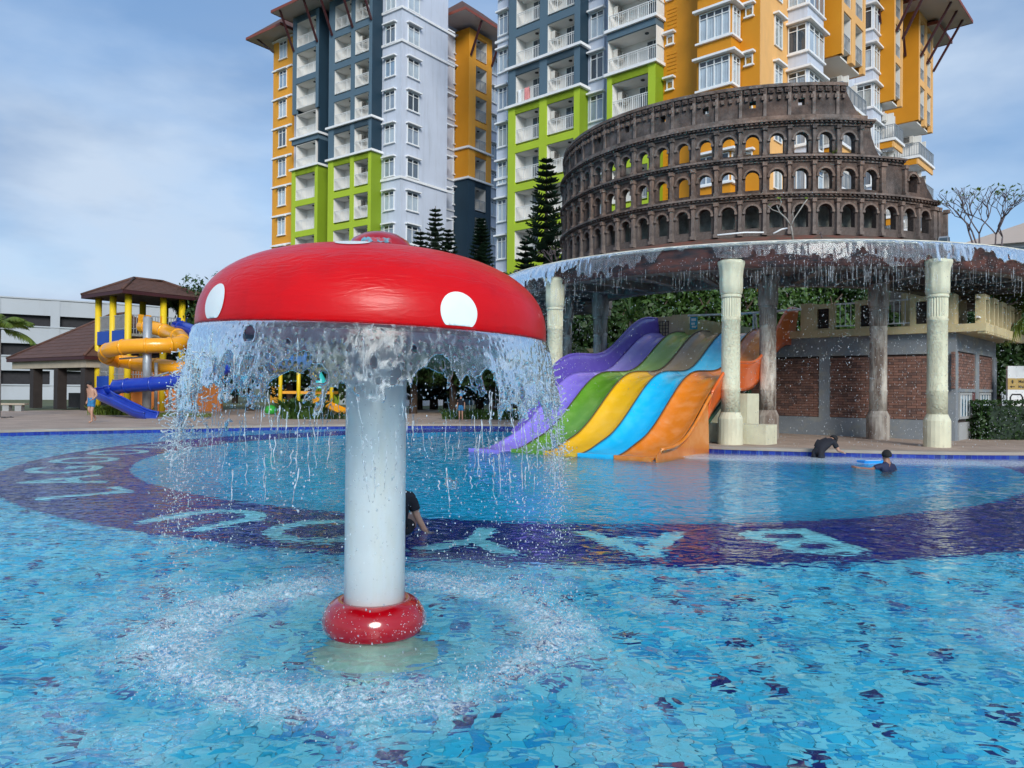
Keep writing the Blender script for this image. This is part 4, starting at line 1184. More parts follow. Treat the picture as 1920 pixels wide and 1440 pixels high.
# ------------------------------------------------------------------ canopy
M_can = mat("canopy_concrete", (0.16, 0.145, 0.13), 0.8, 0.25, 1.0, 0.3, 12, dirt=(0.05, 0.045, 0.04), damt=0.7, dscale=(1, 1, .5))
M_rust = mat("canopy_red_paint", (0.15, 0.055, 0.042), 0.55, 0.3, 1.2, 0.2, 10, dirt=(0.035, 0.04, 0.045), damt=0.9, dscale=(0.8, 0.8, 3.0), dlo=0.42, dhi=0.62)
M_cream = mat("canopy_rim_cream", (0.62, 0.60, 0.50), 0.6, 0.12, 1.5, 0.1, 20, dirt=(0.25, 0.24, 0.18), damt=0.6, dscale=(1, 1, 2))
M_soil = mat("red_soil", (0.24, 0.070, 0.042), 0.95, 0.35, 2.5, 0.7, 9, dirt=(0.075, 0.062, 0.045), damt=0.9, dscale=(1, 1, 1), dlo=0.38, dhi=0.55)
canopy = thing("round_canopy", "round concrete canopy ring shedding water below the arena facade", "canopy", (CC.x, CC.y, 0))
RL = 10.28
A0, A1 = -125, 100
m = MB()
arcbox(m, A0, A1, 6.4, RL - 0.35, 5.30, 5.52, 3); arcbox(m, A0, A1, RL - 0.75, RL - 0.35, 5.10, 5.302, 3); arcbox(m, A0, A1, 6.3, 6.7, 5.0, 5.302, 3)
arcbox(m, A0, A1, 6.25, 6.45, 5.302, 6.3, 3)
slab = m.build("ring_slab", M_can, canopy)
m = MB()
for k in range(22):
    p = A0 + 4 + k * 10.5; q0 = RAD(p)
    a = Vector(lc(p, 6.7, 5.18)); b_ = Vector(lc(p, RL - 0.75, 5.18)); m.bar(a, b_, 0.22, 0.24)
m.build("radial_beam", M_can, slab)
m = MB(); P = []
for i in range(90):
    p = A0 + (A1 - A0) * i / 89
    P.append([lc(p, r, z) for r, z in ((RL - 0.34, 5.10), (RL - 0.30, 5.105), (RL - 0.27, 5.28), (RL - 0.20, 5.45), (RL - 0.10, 5.58), (RL - 0.08, 5.70))])
m.grid(P); m.build("fascia", M_rust, canopy, True)
m = MB(); P = []
for i in range(90):
    p = A0 + (A1 - A0) * i / 89
    P.append([lc(p, r, z) for r, z in ((RL - 0.12, 5.70), (RL - 0.02, 5.70), (RL, 5.74), (RL - 0.02, 5.79), (RL - 0.16, 5.80), (RL - 0.22, 5.72))])
m.grid(P); m.build("rim", M_cream, canopy, True)
m = MB(); P = []
for i in range(220):
    p = A0 + (A1 - A0) * i / 219
    row = []
    for r, z in ((RL - 0.2, 5.72), (9.9, 5.80), (9.3, 5.92), (8.6, 6.12), (8.0, 6.30), (7.5, 6.45), (6.6, 6.45), (6.4, 6.2)):
        h = 0.12 * (float(fbm(np.array([p * 0.5]), np.array([r * 3]), 5, 3)[0]) - 0.4) if 7.6 < r < 10 else 0
        row.append(lc(p, r, z + h))
    P.append(row)
m.grid(P); m.build("planter_soil", M_soil, canopy, True)

# film of water running over the lip, and the ragged strings below it
NA, NH = 1500, 60
aa = np.linspace(-95, 62, NA); hh_ = np.linspace(0, 1.5, NH)
PA, HB = np.meshgrid(aa, hh_)
sv = PA * math.pi / 180 * RL
heavy = np.exp(-((PA + 53) / 3.2) ** 2) + np.exp(-((PA + 66) / 4.5) ** 2) + 0.35 * np.exp(-((PA + 40) / 6) ** 2) + 0.30 * np.exp(-((PA - 1) / 7) ** 2)
torn = 0.36 + 0.24 * fbm(sv * 1.3, HB * 0.0, 201, 1) + 0.9 * heavy * fbm(sv * 3, HB * 0.0, 205, 2) - 0.35 * sstep(0.62, 0.74, fbm(sv * 0.9 + 4, HB * 0, 211, 2))
d1_, v1_ = cells(sv + 0.12 * fbm(sv * 4, HB * 4, 231, 2), HB + 0.12 * fbm(sv * 4 + 5, HB * 4, 233, 2), 0.26, 1.7, 340)
mg2 = np.minimum(torn - HB, 0.26 * (d1_ - 0.9 * np.clip(HB / np.maximum(torn, 0.2) - 0.45, 0, 1) * (0.3 + v1_)))
kp2 = (mg2 > 0) & (HB < 1.45)
r2_ = RL - 0.01 + 0.11 * np.sqrt(np.clip(HB, 0, 0.7) / 0.5) + 0.03 * (fbm(sv * 6, HB * 3, 215, 2) - 0.5) - 0.05 * np.clip(HB - 0.5, 0, 1)
fin2 = fbm(sv * 22, HB * 4, 219, 2)
r2_ = r2_ + 0.006 * (fin2 - 0.5)
pr = np.radians(PA)
P2 = np.stack([r2_ * np.sin(pr), -r2_ * np.cos(pr), 5.765 - HB], -1)
N2 = np.stack([np.sin(pr), -np.cos(pr), np.zeros_like(pr)], -1)
V_, F_ = shell(P2, N2, 0.006 + 0.02 * np.exp(-(mg2 / 0.015) ** 2) + 0.002 * fin2, kp2)
cveil = thing("canopy_waterfall", "thin water curtain running off the rim of the round canopy", "falling water", (CC.x, CC.y, 0))
M_film = fallmat("film_water", 0.07, bump=0.002, zs=0.08, lo=0.42, hi=0.72)
put("sheet", npmesh("sheet", V_, F_, M_film, True), cveil)
sb = MB(); dC = []; dR = []; dS = []
for k in range(520):
    p_ = rng.uniform(-95, 60)
    u_ = rng.random()
    if u_ < 0.35: p_ = rng.choice([-66, -53, -68]) + rng.normal(0, 3.5)
    elif u_ < 0.6: p_ = rng.normal(-2, 9)
    h0 = rng.uniform(0.38, 0.75) + (rng.uniform(0, 1.6) if u_ < 0.35 else rng.uniform(0, 0.35)); ln = rng.uniform(0.12, 0.5); wv_ = rng.uniform(0, 6.28)
    r0 = rng.uniform(0.0020, 0.0052)
    pts = []; rs = []
    for i in range(7):
        h = h0 + ln * i / 6
        pts.append(lc(p_ + 0.03 * math.sin(wv_ + i * 1.1), RL, 5.765 - h)); rs.append(r0 * (1 + 0.35 * math.sin(wv_ + 2 * i)) * (1 - 0.5 * i / 7))
    sb.tube(pts, rs, 4)
for k in range(9000):
    u_ = rng.random()
    if u_ < 0.42: p_ = rng.choice([-66, -62, -52]) + rng.normal(0, 5)
    elif u_ < 0.8: p_ = rng.normal(0, 17)
    else: p_ = rng.uniform(-70, 40)
    h = 0.4 + 5.2 * rng.random() ** 1.3
    rr_ = RL + rng.normal(0.05, 0.16)
    dC.append(lc(p_, rr_, max(0.03, 5.765 - h))); dR.append(rng.uniform(0.003, 0.009)); dS.append(rng.uniform(1.0, 3.2))
sb.build("thread", M_drop, cveil, True, kind="stuff")
V_, F_ = drops(np.array(dC), np.array(dR), np.array(dS))
put("drop", npmesh("drop", V_, F_, M_drop, True), cveil, kind="stuff")

# ------------------------------------------------------------------ carved columns
def carvemat(name, col, dirt, damt, dlo=0.45, dhi=0.7):
    m = mat(name, col, 0.8, 0.08, 2.0, 0, 1, dirt=dirt, damt=damt, dscale=(1.3, 1.3, 0.30), dlo=dlo, dhi=dhi)
    t = m.node_tree; n = t.nodes.new; l = t.links.new; b = t.nodes["Principled BSDF"]
    tcn = n("ShaderNodeTexCoord")
    mp_ = n("ShaderNodeMapping"); mp_.inputs["Scale"].default_value = (1, 1, 0.6); l(tcn.outputs["Object"], mp_.inputs[0])
    v = n("ShaderNodeTexNoise"); v.inputs["Scale"].default_value = 5.5; v.inputs["Detail"].default_value = 2.5; v.inputs["Distortion"].default_value = 2.6; l(mp_.outputs[0], v.inputs["Vector"])
    c_ = n("ShaderNodeValToRGB"); c_.color_ramp.elements[0].position = 0.47; c_.color_ramp.elements[1].position = 0.53; l(v.outputs[0], c_.inputs[0])
    bn = n("ShaderNodeBump"); bn.inputs["Strength"].default_value = 0.6; bn.inputs["Distance"].default_value = 0.022; l(c_.outputs[0], bn.inputs["Height"]); l(bn.outputs[0], b.inputs["Normal"])
    return m
M_col = carvemat("column_cream", (0.66, 0.64, 0.46), (0.33, 0.30, 0.2), 0.45)
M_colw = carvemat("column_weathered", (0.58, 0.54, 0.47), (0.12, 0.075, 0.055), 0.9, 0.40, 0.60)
M_colp = mat("column_plain", (0.66, 0.64, 0.47), 0.8, 0.1, 3, 0.2, 25, dirt=(0.30, 0.26, 0.18), damt=0.5)
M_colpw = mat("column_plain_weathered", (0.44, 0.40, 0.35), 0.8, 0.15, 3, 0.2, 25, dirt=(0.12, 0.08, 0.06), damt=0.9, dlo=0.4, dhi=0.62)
colmesh = {}
def column_meshes(weath):
    if weath in colmesh: return colmesh[weath]
    mc, mp_ = (M_colw, M_colpw) if weath else (M_col, M_colp)
    bs = MB(); bs.lathe([(0.345, 0), (0.345, 0.72), (0.33, 0.76), (0.285, 0.86), (0.27, 0.90)], 20)
    sh = MB(); sh.lathe([(0.262, 0.90), (0.262, 1.50), (0.272, 1.52), (0.272, 1.56), (0.258, 1.58), (0.256, 2.6), (0.255, 3.44), (0.268, 3.46), (0.268, 3.52), (0.255, 3.54), (0.255, 3.58)], 28)
    fl = MB(); rows = []
    for z in (3.58, 4.1):
        rows.append([((0.25 + 0.012 * (1 if j % 2 else -1)) * math.cos(2 * math.pi * j / 48), (0.25 + 0.012 * (1 if j % 2 else -1)) * math.sin(2 * math.pi * j / 48), z) for j in range(48)])
    fl.grid(rows, closed=True); fl.lathe([(0.27, 4.10), (0.285, 4.12), (0.285, 4.17), (0.27, 4.19)], 28)
    cp = MB(); rows = []
    for r, z in ((0.27, 4.19), (0.305, 4.22), (0.31, 4.45), (0.305, 4.72), (0.325, 4.92), (0.365, 5.03), (0.375, 5.07), (0.37, 5.12)):
        rows.append([((r + (0.012 * math.cos(8 * 2 * math.pi * j / 48) if 4.25 < z < 5.0 else 0)) * math.cos(2 * math.pi * j / 48), (r + (0.012 * math.cos(8 * 2 * math.pi * j / 48) if 4.25 < z < 5.0 else 0)) * math.sin(2 * math.pi * j / 48), z) for j in range(48)])
    cp.grid(rows, closed=True); cp.lathe([(0.37, 5.12), (0.30, 5.12), (0.30, 5.16)], 24)
    colmesh[weath] = (bs.mesh("base", mp_), sh.mesh("shaft", mc, True), fl.mesh("fluted_neck", mp_), cp.mesh("capital", mp_, True))
    return colmesh[weath]
def column(px, phi, r, weath, label, zsc=1.0):
    p = cyl(phi, r, DECKZ)
    o = thing("column", label, "column", p, RAD(phi * 3), "columns carrying the round canopy")
    for nm, me_ in zip(("base", "shaft", "fluted_neck", "capital"), column_meshes(weath)): put(nm, me_, o)
    return o
column(1755, 12.1, 10.05, False, "clean cream carved column in front of the brick building's corner")
column(1370, -20.2, 10.05, False, "cream carved column standing beside the orange slide lane")
column(1040, -55.1, 10.0, False, "pale cream column left of the purple slide lane")
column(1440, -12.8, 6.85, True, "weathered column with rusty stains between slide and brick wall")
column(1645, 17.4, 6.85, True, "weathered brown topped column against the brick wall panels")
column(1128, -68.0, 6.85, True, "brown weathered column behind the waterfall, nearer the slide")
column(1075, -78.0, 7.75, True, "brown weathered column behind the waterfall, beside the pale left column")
# ================================================================== five-lane water slide
def slidemat(name, c, fade, famt=0.35):
    return mat(name, c, 0.28, 0.08, 1.5, 0.05, 20, coat=0.35, dirt=fade, damt=famt, dscale=(1.2, 1.2, 1.2), dlo=0.45, dhi=0.72)
S_pur = slidemat("slide_purple", (0.27, 0.20, 0.72), (0.42, 0.36, 0.75)); S_purd = slidemat("slide_violet", (0.13, 0.085, 0.45), (0.22, 0.16, 0.5))
S_grn = slidemat("slide_green", (0.115, 0.30, 0.02), (0.28, 0.42, 0.12)); S_yel = slidemat("slide_yellow", (0.83, 0.46, 0.01), (0.78, 0.52, 0.12))
S_blu = slidemat("slide_sky_blue", (0.01, 0.50, 0.86), (0.12, 0.60, 0.85)); S_org = slidemat("slide_orange", (0.72, 0.20, 0.012), (0.76, 0.36, 0.16), 0.5)
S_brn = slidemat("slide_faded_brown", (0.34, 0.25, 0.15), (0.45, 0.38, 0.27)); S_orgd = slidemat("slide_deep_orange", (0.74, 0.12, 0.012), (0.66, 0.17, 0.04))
S_grn2 = slidemat("slide_green_pale_lifted", (0.27, 0.45, 0.10), (0.42, 0.54, 0.26))  # upper green lane, colour lifted against the canopy's shade
M_seam = mat("slide_seam", (0.09, 0.06, 0.05), 0.6, 0.2)
M_steelg = mat("steel_green", (0.015, 0.075, 0.045), 0.45, 0.1)
SA = Vector((-0.55, 21.45)); SB = Vector((3.60, 18.50))
SE = (SB - SA).normalized(); SD = Vector((-SE.y, SE.x)); SW = (SB - SA).length / 5
slide = thing("water_slide", "five lane rainbow water slide with purple, green, yellow, blue and orange lanes", "slide", (SA.x, SA.y, 0), math.atan2(SE.y, SE.x))
PS = [(-0.5, 0.04), (0, 0.045), (0.5, 0.07), (1.0, 0.16), (1.6, 0.42), (2.2, 0.80), (2.9, 1.29), (3.5, 1.68), (4.1, 1.95), (4.6, 2.05), (5.2, 2.07), (6.2, 2.09), (6.8, 2.20), (7.4, 2.46), (8.0, 2.80), (8.7, 3.20), (9.3, 3.48), (9.9, 3.66), (10.5, 3.72), (11.6, 3.73)]
def pz(s):
    return np.interp(s, [p[0] for p in PS], [p[1] for p in PS])
def pzs(s):                                   # smoothed
    s = np.asarray(s, float); return sum(pz(s + d) for d in (-0.35, -0.2, -0.07, 0.07, 0.2, 0.35)) / 6
def lane_mesh(k, s0, s1, m_, name):
    n_s = int((s1 - s0) / 0.09); n_w = 22
    S = np.linspace(s0, s1, n_s); Wd = np.linspace(0.012, SW - 0.012, n_w)
    ww, ss = np.meshgrid(Wd, S)
    q = np.abs(2 * ww / SW - 1)
    crest = np.exp(-((ss - 4.9) / 0.9) ** 2) + np.exp(-((ss - 10.2) / 0.9) ** 2)
    off = 0.20 * q ** 3.2 * sstep(-0.4, 0.9, ss) + 0.05 * crest * np.exp(-((ww / SW - 0.55) / 0.10) ** 2)
    P_ = np.stack([k * SW + ww, ss, pzs(ss) + off], -1)
    dz = np.gradient(P_[..., 2], axis=0) / np.gradient(ss, axis=0)
    Nn_ = np.stack([np.zeros_like(dz), -dz, np.ones_like(dz)], -1); Nn_ /= np.linalg.norm(Nn_, axis=-1, keepdims=True)
    V_, F_ = shell(P_ - Nn_ * 0.02, Nn_, np.full_like(dz, 0.04), np.ones_like(dz, bool))
    return put(name, npmesh(name, V_, F_[:, ::-1], m_, True), slide)
LOW = [S_pur, S_grn, S_yel, S_blu, S_org]; UP = [slidemat("slide_purple_faded_lifted", (0.38, 0.31, 0.78), (0.5, 0.45, 0.8)), S_grn2, S_brn, slidemat("slide_blue_faded_lifted", (0.06, 0.58, 0.9), (0.2, 0.65, 0.9)), S_org]  # upper purple, green, blue: fading plus brightness put into the colour against canopy shade
for k in range(5):
    s0 = -0.45 if k else -1.0
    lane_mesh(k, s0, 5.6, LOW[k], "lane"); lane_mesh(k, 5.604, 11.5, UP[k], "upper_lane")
for k in range(1, 5):                          # dark seams between lanes
    m = MB(); m.tube([(k * SW, s, float(pzs(s)) + 0.195 * float(sstep(-0.4, 0.9, s))) for s in np.arange(-0.4, 11.5, 0.2)], 0.016, 6)
    m.build("seam", M_seam, slide, True)
def wall(x, s0, s1, hfun, m_, name, below=0.25, lean=0.0):
    S = np.arange(s0, s1 + 0.01, 0.12); T = np.linspace(0, 1, 8)
    tt, ss = np.meshgrid(T, S)
    zb = pzs(ss) - below; zt = pzs(ss) + 0.18 + hfun(ss)
    z = zb + (zt - zb) * tt
    P_ = np.stack([x + lean * (tt ** 2) * 0.12 * np.ones_like(ss), ss, z], -1)
    V_, F_ = shell(P_, np.broadcast_to(np.array([1.0, 0, 0]), P_.shape), np.full_like(z, 0.05), np.ones_like(z, bool))
    put(name, npmesh(name, V_, F_, m_, True), slide)
    m = MB(); m.tube([(x + lean * 0.12, s, float(pzs(s)) + 0.18 + float(hfun(s))) for s in S], 0.045, 8); m.build("wall_rim", m_, slide, True)
wall(-0.03, 1.2, 11.4, lambda s: 0.60 * sstep(1.2, 3.4, s) * np.ones_like(np.asarray(s, float)), S_purd, "side_wall", 0.3, -1)
wall(5 * SW + 0.03, -0.3, 2.9, lambda s: 0.03 + 0.10 * sstep(0, 2.9, s), S_org, "side_wall", 0.1, 1)
wall(5 * SW + 0.03, 2.9, 11.3, lambda s: 0.13 + 0.12 * sstep(2.9, 5, s) + 0.45 * sstep(8.0, 10.6, s), S_orgd, "side_wall", 0.42, 1)
m = MB()                                       # orange skirt panel on the near side, front kick plates
prof_ = [(5 * SW + 0.065, s, max(0.03, float(pzs(s)) + 0.10)) for s in np.arange(-0.45, 2.95, 0.2)]
poly = [(5 * SW + 0.065, 2.86, -0.4), (5 * SW + 0.065, -0.45, -0.4)] + prof_
m.extr(poly[::-1], (0.04, 0, 0)); m.build("skirt_panel", S_org, slide)
for k in range(5):
    m = MB(); s_ = -0.46 if k else -1.0
    m.box(k * SW + 0.01, (k + 1) * SW - 0.01, s_ - 0.05, s_ + 0.0, -0.25, 0.075); m.build("kick_plate", LOW[k], slide)
for s in (3.4, 5.6, 7.5, 9.6):                 # steel posts and cross beams below
    m = MB()
    for x in (0.5, 2.5, 4.7): m.tube([(x, s, -0.9 if s < 4 else 0.12), (x, s, float(pzs(s)) - 0.22)], 0.10, 10)
    m.build("post", M_steelg, slide); m = MB(); m.bar((0.1, s, float(pzs(s)) - 0.25), (4.95, s, float(pzs(s)) - 0.25), 0.12, 0.14); m.build("cross_beam", M_steelg, slide)
m = MB(); m.bar((4.6, 3.4, 0.35), (4.95, 4.9, 1.5), 0.09); m.build("brace", M_steelg, slide)

# ================================================================== brick building with roof terrace
M_cemt = mat("grey_render", (0.22, 0.245, 0.27), 0.85, 0.15, 0.9, 0.2, 18, dirt=(0.33, 0.32, 0.26), damt=0.7, dscale=(.5, .5, .7), dlo=0.5, dhi=0.66)
M_cemw = mat("pale_render", (0.34, 0.35, 0.35), 0.85, 0.12, 1.2, 0.2, 18)
M_yell = mat("terrace_cream", (0.58, 0.48, 0.27), 0.8, 0.08, 0.8, 0.15, 20, dirt=(0.22, 0.18, 0.10), damt=0.6, dscale=(.9, .9, .4))
M_mort = mat("mortar_dark", (0.05, 0.035, 0.03), 0.95, 0.2, 4)
BRK = [mat("brick_brown", (0.19, 0.105, 0.082), 0.85, 0.2, 5, 0.4, 30), mat("brick_red", (0.235, 0.12, 0.09), 0.85, 0.2, 5, 0.4, 30), mat("brick_dark", (0.135, 0.078, 0.066), 0.85, 0.2, 5, 0.4, 30)]
M_latt = mat("lattice_dark", (0.045, 0.035, 0.03), 0.7, 0.2)
BT = Tower("brick_building", "brown brick building with cream roof terrace behind the columns", 13.73, 23.8, -42.0)
BT.root.location.z = DECKZ
xl = -10.5; yd = BT.y_at(1867, 0, 700)
xp0, xp1 = BT.x_at(1536, 0, 700), BT.x_at(1556, 0, 700); xc = BT.x_at(1772, 0, 700)
core = part(BT, "wall_core", M_mort, (xl, -0.06, 0.06, yd - 0.06, 0, 3.35))
part(BT, "beam", M_cemt, (xl, 0, 0, 0.3, 2.72, 3.36)); part(BT, "beam", M_cemt, (-0.3, 0.003, 0.302, yd, 2.80, 3.36))
part(BT, "plinth", M_cemt, (xl, 0.0, -0.03, 0.3, 0, 0.62)); part(BT, "plinth", M_cemw, (-0.3, 0.03, 0.31, yd, 0, 0.55))
part(BT, "pier", M_cemt, (xp0, xp1, -0.02, 0.3, 0.622, 2.72)); part(BT, "pier", M_cemt, (xc, 0.004, -0.004, 0.34, 0.622, 2.72))
x3 = BT.x_at(1345, 0, 700); part(BT, "pier", M_cemt, (x3 - 0.5, x3, -0.02, 0.3, 0.622, 2.72))
y1a, y1b, y2a, y2b = BT.y_at(1797, 0, 700), BT.y_at(1828, 0, 700), BT.y_at(1834, 0, 700), BT.y_at(1861, 0, 700)
part(BT, "pier", M_cemt, (-0.3, 0.035, y1b, y2a, 0.0, 2.80)); part(BT, "pier", M_cemt, (-0.3, 0.035, y2b, yd, 0.0, 2.80))
# bricks: nearest panels as single pieces, the rest joined
bl, bh = 0.29, 0.088
brick_me = []
for k in range(3):
    q = MB(); q.box(-bl / 2 + 0.006, bl / 2 - 0.006, -0.025, 0.04, 0.006, bh - 0.006); brick_me.append(q.mesh("brick", BRK[k]))
rb = random.Random(3); cnt = 0; rest = MB()
def brick_panel(a0, a1, z0, z1, face, single):
    global cnt
    r = 0; z = z0
    while z + bh <= z1 + 1e-6:
        a = a0 + (bl / 2 if r % 2 == 0 else 0.0) + (0 if r % 2 == 0 else bl)
        a = a0 + bl / 2 + (0 if r % 2 == 0 else bl / 2)
        while a + bl / 2 <= a1 + 0.02:
            k = rb.choice((0, 0, 1, 1, 2)); j = rb.uniform(-0.004, 0.006)
            if single and cnt < 298:
                put("brick", brick_me[k], core, (a, 0.03 + j, z) if face == 'L' else (-0.03 - j, a, z), 0 if face == 'L' else math.pi / 2); cnt += 1
            else:
                if face == 'L': rest.box(a - bl / 2 + 0.006, a + bl / 2 - 0.006, 0.005 + j, 0.07, z + 0.006, z + bh - 0.006, k)
                else: rest.box(-0.07, -0.005 - j, a - bl / 2 + 0.006, a + bl / 2 - 0.006, z + 0.006, z + bh - 0.006, k)
            a += bl
        for e0, e1 in ((a0, a0 + (0 if r % 2 == 0 else bl / 2)), (a - bl / 2, a1)):    # cut bricks at the ends of a course
            if e1 - e0 < 0.03: continue
            k = rb.choice((0, 1, 2))
            if face == 'L': rest.box(e0 + 0.004, e1 - 0.004, 0.006, 0.07, z + 0.006, z + bh - 0.006, k)
            else: rest.box(-0.07, -0.006, e0 + 0.004, e1 - 0.004, z + 0.006, z + bh - 0.006, k)
        z += bh; r += 1
brick_panel(BT.x_at(1700, 0, 700) + 0, xc, 0.63, 2.72, 'L', True)
brick_panel(y1a - 0.6, y1b, 1.62, 2.80, 'R', True); brick_panel(y2a, y2b, 1.62, 2.80, 'R', True)
brick_panel(xp1, BT.x_at(1700, 0, 700), 0.63, 2.72, 'L', True)
brick_panel(x3, xp0, 0.63, 2.72, 'L', False); brick_panel(xl, x3 - 0.5, 0.63, 2.72, 'L', False)
rest.build("brickwork", BRK, core, kind="stuff")
# lower right side: barred windows and a narrow door
part(BT, "window_band", M_cemt, (-0.06, 0.02, 0.34, y1b, 1.52, 1.62), (-0.06, 0.02, y2a, y2b, 1.52, 1.62))
M_wblue = mat("window_glass_blue", (0.16, 0.26, 0.34), 0.1, 0.5, 6, spec=0.8)
for ya, yb2 in ((0.42, y1b - 0.55), (y2a + 0.15, y2b - 0.4)):
    o = part(BT, "window", M_cemw, (-0.05, 0.03, ya, ya + 0.08, 0.66, 1.5), (-0.05, 0.03, yb2 - 0.08, yb2, 0.66, 1.5), (-0.05, 0.03, ya + .08, yb2 - .08, 0.66, 0.74), (-0.05, 0.03, ya + .08, yb2 - .08, 1.43, 1.5))
    q = MB(); q.box(-0.055, -0.03, ya + 0.08, yb2 - 0.08, 0.74, 1.43); q.build("pane", M_wblue, o)
    for i in range(4):
        q = MB(); y_ = ya + 0.08 + (yb2 - ya - 0.16) * (i + 0.5) / 4; q.box(-0.01, 0.02, y_ - 0.012, y_ + 0.012, 0.74, 1.43); q.build("bar", M_wrail, o)
M_door = mat("door_maroon", (0.12, 0.02, 0.02), 0.5, 0.1)
part(BT, "door", M_door, (-0.05, 0.01, y1b - 0.45, y1b - 0.02, 0.02, 1.5))
# terrace slab and parapet
part(BT, "terrace_slab", M_yell, (xl, 0.85, -0.25, yd + 0.5, 3.362, 3.60))
m = MB()
for i in range(26): m.box(0.62, 0.852, -0.2 + i * 0.25, -0.08 + i * 0.25, 3.30, 3.361)
m.build("eave_tooth", M_yell, BT.root, kind="stuff")
def frame_block(a0, a1, pl, z0, z1, face, t=0.16, lattice=True):
    q = MB()
    def bx(p, q_, d0, d1, r0, r1):
        if face == 'L': q.box(p, q_, pl + d0, pl + d1, r0, r1)
        else: q.box(pl - d1, pl - d0, p, q_, r0, r1)
    bx(a0, a0 + t, 0, 0.26, z0, z1); bx(a1 - t, a1, 0, 0.26, z0, z1); bx(a0 + t, a1 - t, 0.004, 0.256, z1 - t, z1); bx(a0 + t, a1 - t, 0.004, 0.256, z0, z0 + 0.06)
    o = q.build("parapet_frame", M_yell, BT.root)
    if lattice:
        q = MB(); n = 9
        for i in range(n):
            p = a0 + t + (a1 - a0 - 2 * t) * (i + 0.5) / n
            bx(p - 0.012, p + 0.012, 0.10, 0.14, z0 + 0.06, z1 - t)
        for i in range(6):
            r = z0 + 0.06 + (z1 - z0 - t - 0.06) * (i + 0.5) / 6
            bx(a0 + t, a1 - t, 0.09, 0.13, r - 0.012, r + 0.012)
        bx(a0 + t, a1 - t, 0.16, 0.18, z0 + 0.06, z1 - t)
        q.build("lattice", M_latt, o)
Z0, Z1 = 3.60, 4.50
X = lambda px: BT.x_at(px, -0.2, 600)
frame_block(X(1523), X(1563), -0.2, Z0, Z1, 'L'); frame_block(X(1603), X(1643), -0.2, Z0, Z1 + 0.03, 'L'); frame_block(X(1706), X(1748), -0.2, Z0, Z1 + 0.03, 'L')
part(BT, "parapet_pier", M_yell, (X(1501), X(1523) - 0.003, -0.2, 0.5, Z0, Z1 + 0.05)); part(BT, "parapet_pier", M_yell, (X(1748) + 0.003, X(1790), -0.2, 0.3, Z0, Z1 + 0.05))
for a0, a1 in ((X(1563), X(1603)), (X(1643), X(1706))):
    q = MB(); q.bar((a0, -0.08, Z1 - 0.03), (a1, -0.08, Z1 - 0.03), 0.05); q.bar((a0, -0.08, Z0 + 0.12), (a1, -0.08, Z0 + 0.12), 0.04)
    n = int((a1 - a0) / 0.16)
    for i in range(1, n): q.bar((a0 + (a1 - a0) * i / n, -0.08, Z0 + 0.12), (a0 + (a1 - a0) * i / n, -0.08, Z1 - 0.03), 0.022)
    q.build("railing", M_wrail, BT.root)
yy = -0.1
for i in range(5):
    frame_block(yy + 0.25, yy + 1.0, 0.75, Z0, Z1 + 0.02, 'R', 0.15, True); yy += 1.38
q = MB()
for i in range(5): q.bar((0.62, -0.1 + i * 1.38 - 0.13, Z1 - 0.1), (0.62, -0.1 + i * 1.38 + 0.25, Z1 - 0.1), 0.05); q.bar((0.62, -0.1 + i * 1.38 - 0.13, Z0 + 0.2), (0.62, -0.1 + i * 1.38 + 0.25, Z0 + 0.2), 0.05)
q.build("side_rail", M_wrail, BT.root)
part(BT, "stair_house", M_yell, (BT.x_at(1690, 3, 560), BT.x_at(1776, 3, 560), 3.0, 6.0, 3.602, 5.05))
# platform behind the slide tops
part(BT, "slide_platform", M_yell, (xl - 6.5, xl - 0.003, 3.4, 7.5, 3.30, 3.50))
# the platform wall with three stepped panels, and handrail
plat = thing("slide_platform_wall", "cream stepped wall with small blue sign at the slide tops", "wall", tuple(at(1275, 640, 30.0))[:2] + (0,), RAD(-36))
q = MB()
zt = 4.62
q.box(-1.35, -0.35, 0.0, 0.2, 0.16, zt - 0.05); q.prism([(-0.35, 0), (0.35, 0), (0.35, 0.2), (-0.35, 0.2)], 0.16, zt); q.build("wall_panel", M_yell, plat)
q = MB(); q.extr([(0.353, 0, 0.2), (1.55, 0, 0.2), (1.55, 0, 4.25), (0.9, 0, 4.40), (0.353, 0, 4.25)], (0, 0.2, 0)); q.build("wall_panel", M_yell, plat)
q = MB(); q.extr([(1.553, 0, 0.2), (2.9, 0, 0.2), (2.9, 0, 4.0), (1.553, 0, 4.15)], (0, 0.2, 0)); q.build("wall_panel", M_yell, plat)
q = MB()
for i in range(7): q.box(-1.22 + i * 0.12, -1.20 + i * 0.12, -0.02, -0.004, 3.5, 4.4)
for i in range(7): q.box(-1.24, -0.46, -0.03, -0.021, 3.52 + i * 0.14, 3.54 + i * 0.14)
q.build("lattice", M_latt, plat)
M_signb = mat("sign_blue", (0.05, 0.35, 0.55), 0.4, 0.2)
q = MB(); q.box(0.42, 0.72, -0.03, -0.004, 4.02, 4.5); sg = q.build("notice", M_signb, plat)
q = MB(); q.box(0.48, 0.66, -0.034, -0.0302, 4.34, 4.44); q.box(0.48, 0.62, -0.034, -0.0302, 4.2, 4.28); q.box(0.50, 0.66, -0.034, -0.0302, 4.08, 4.15); q.build("notice_print", M_trim, sg)
# long handrail from the wall to the terrace pier
hr = MB(); hr.tube([at(1290, 592, 29.5), at(1370, 589, 28.2), at(1440, 585, 27), at(1502, 580, 26.0)], 0.04, 8)
hr.tube([at(1413, 588, 27.5), at(1413, 588, 27.5) - Vector((0, 0, 0.9))], 0.035, 8); hr.tube([at(1416, 588, 27.5), at(1420, 625, 27.3)], 0.03, 8)
hr.build("handrail", M_wrail, label="white tube handrail running from slide tops to the terrace", category="handrail")
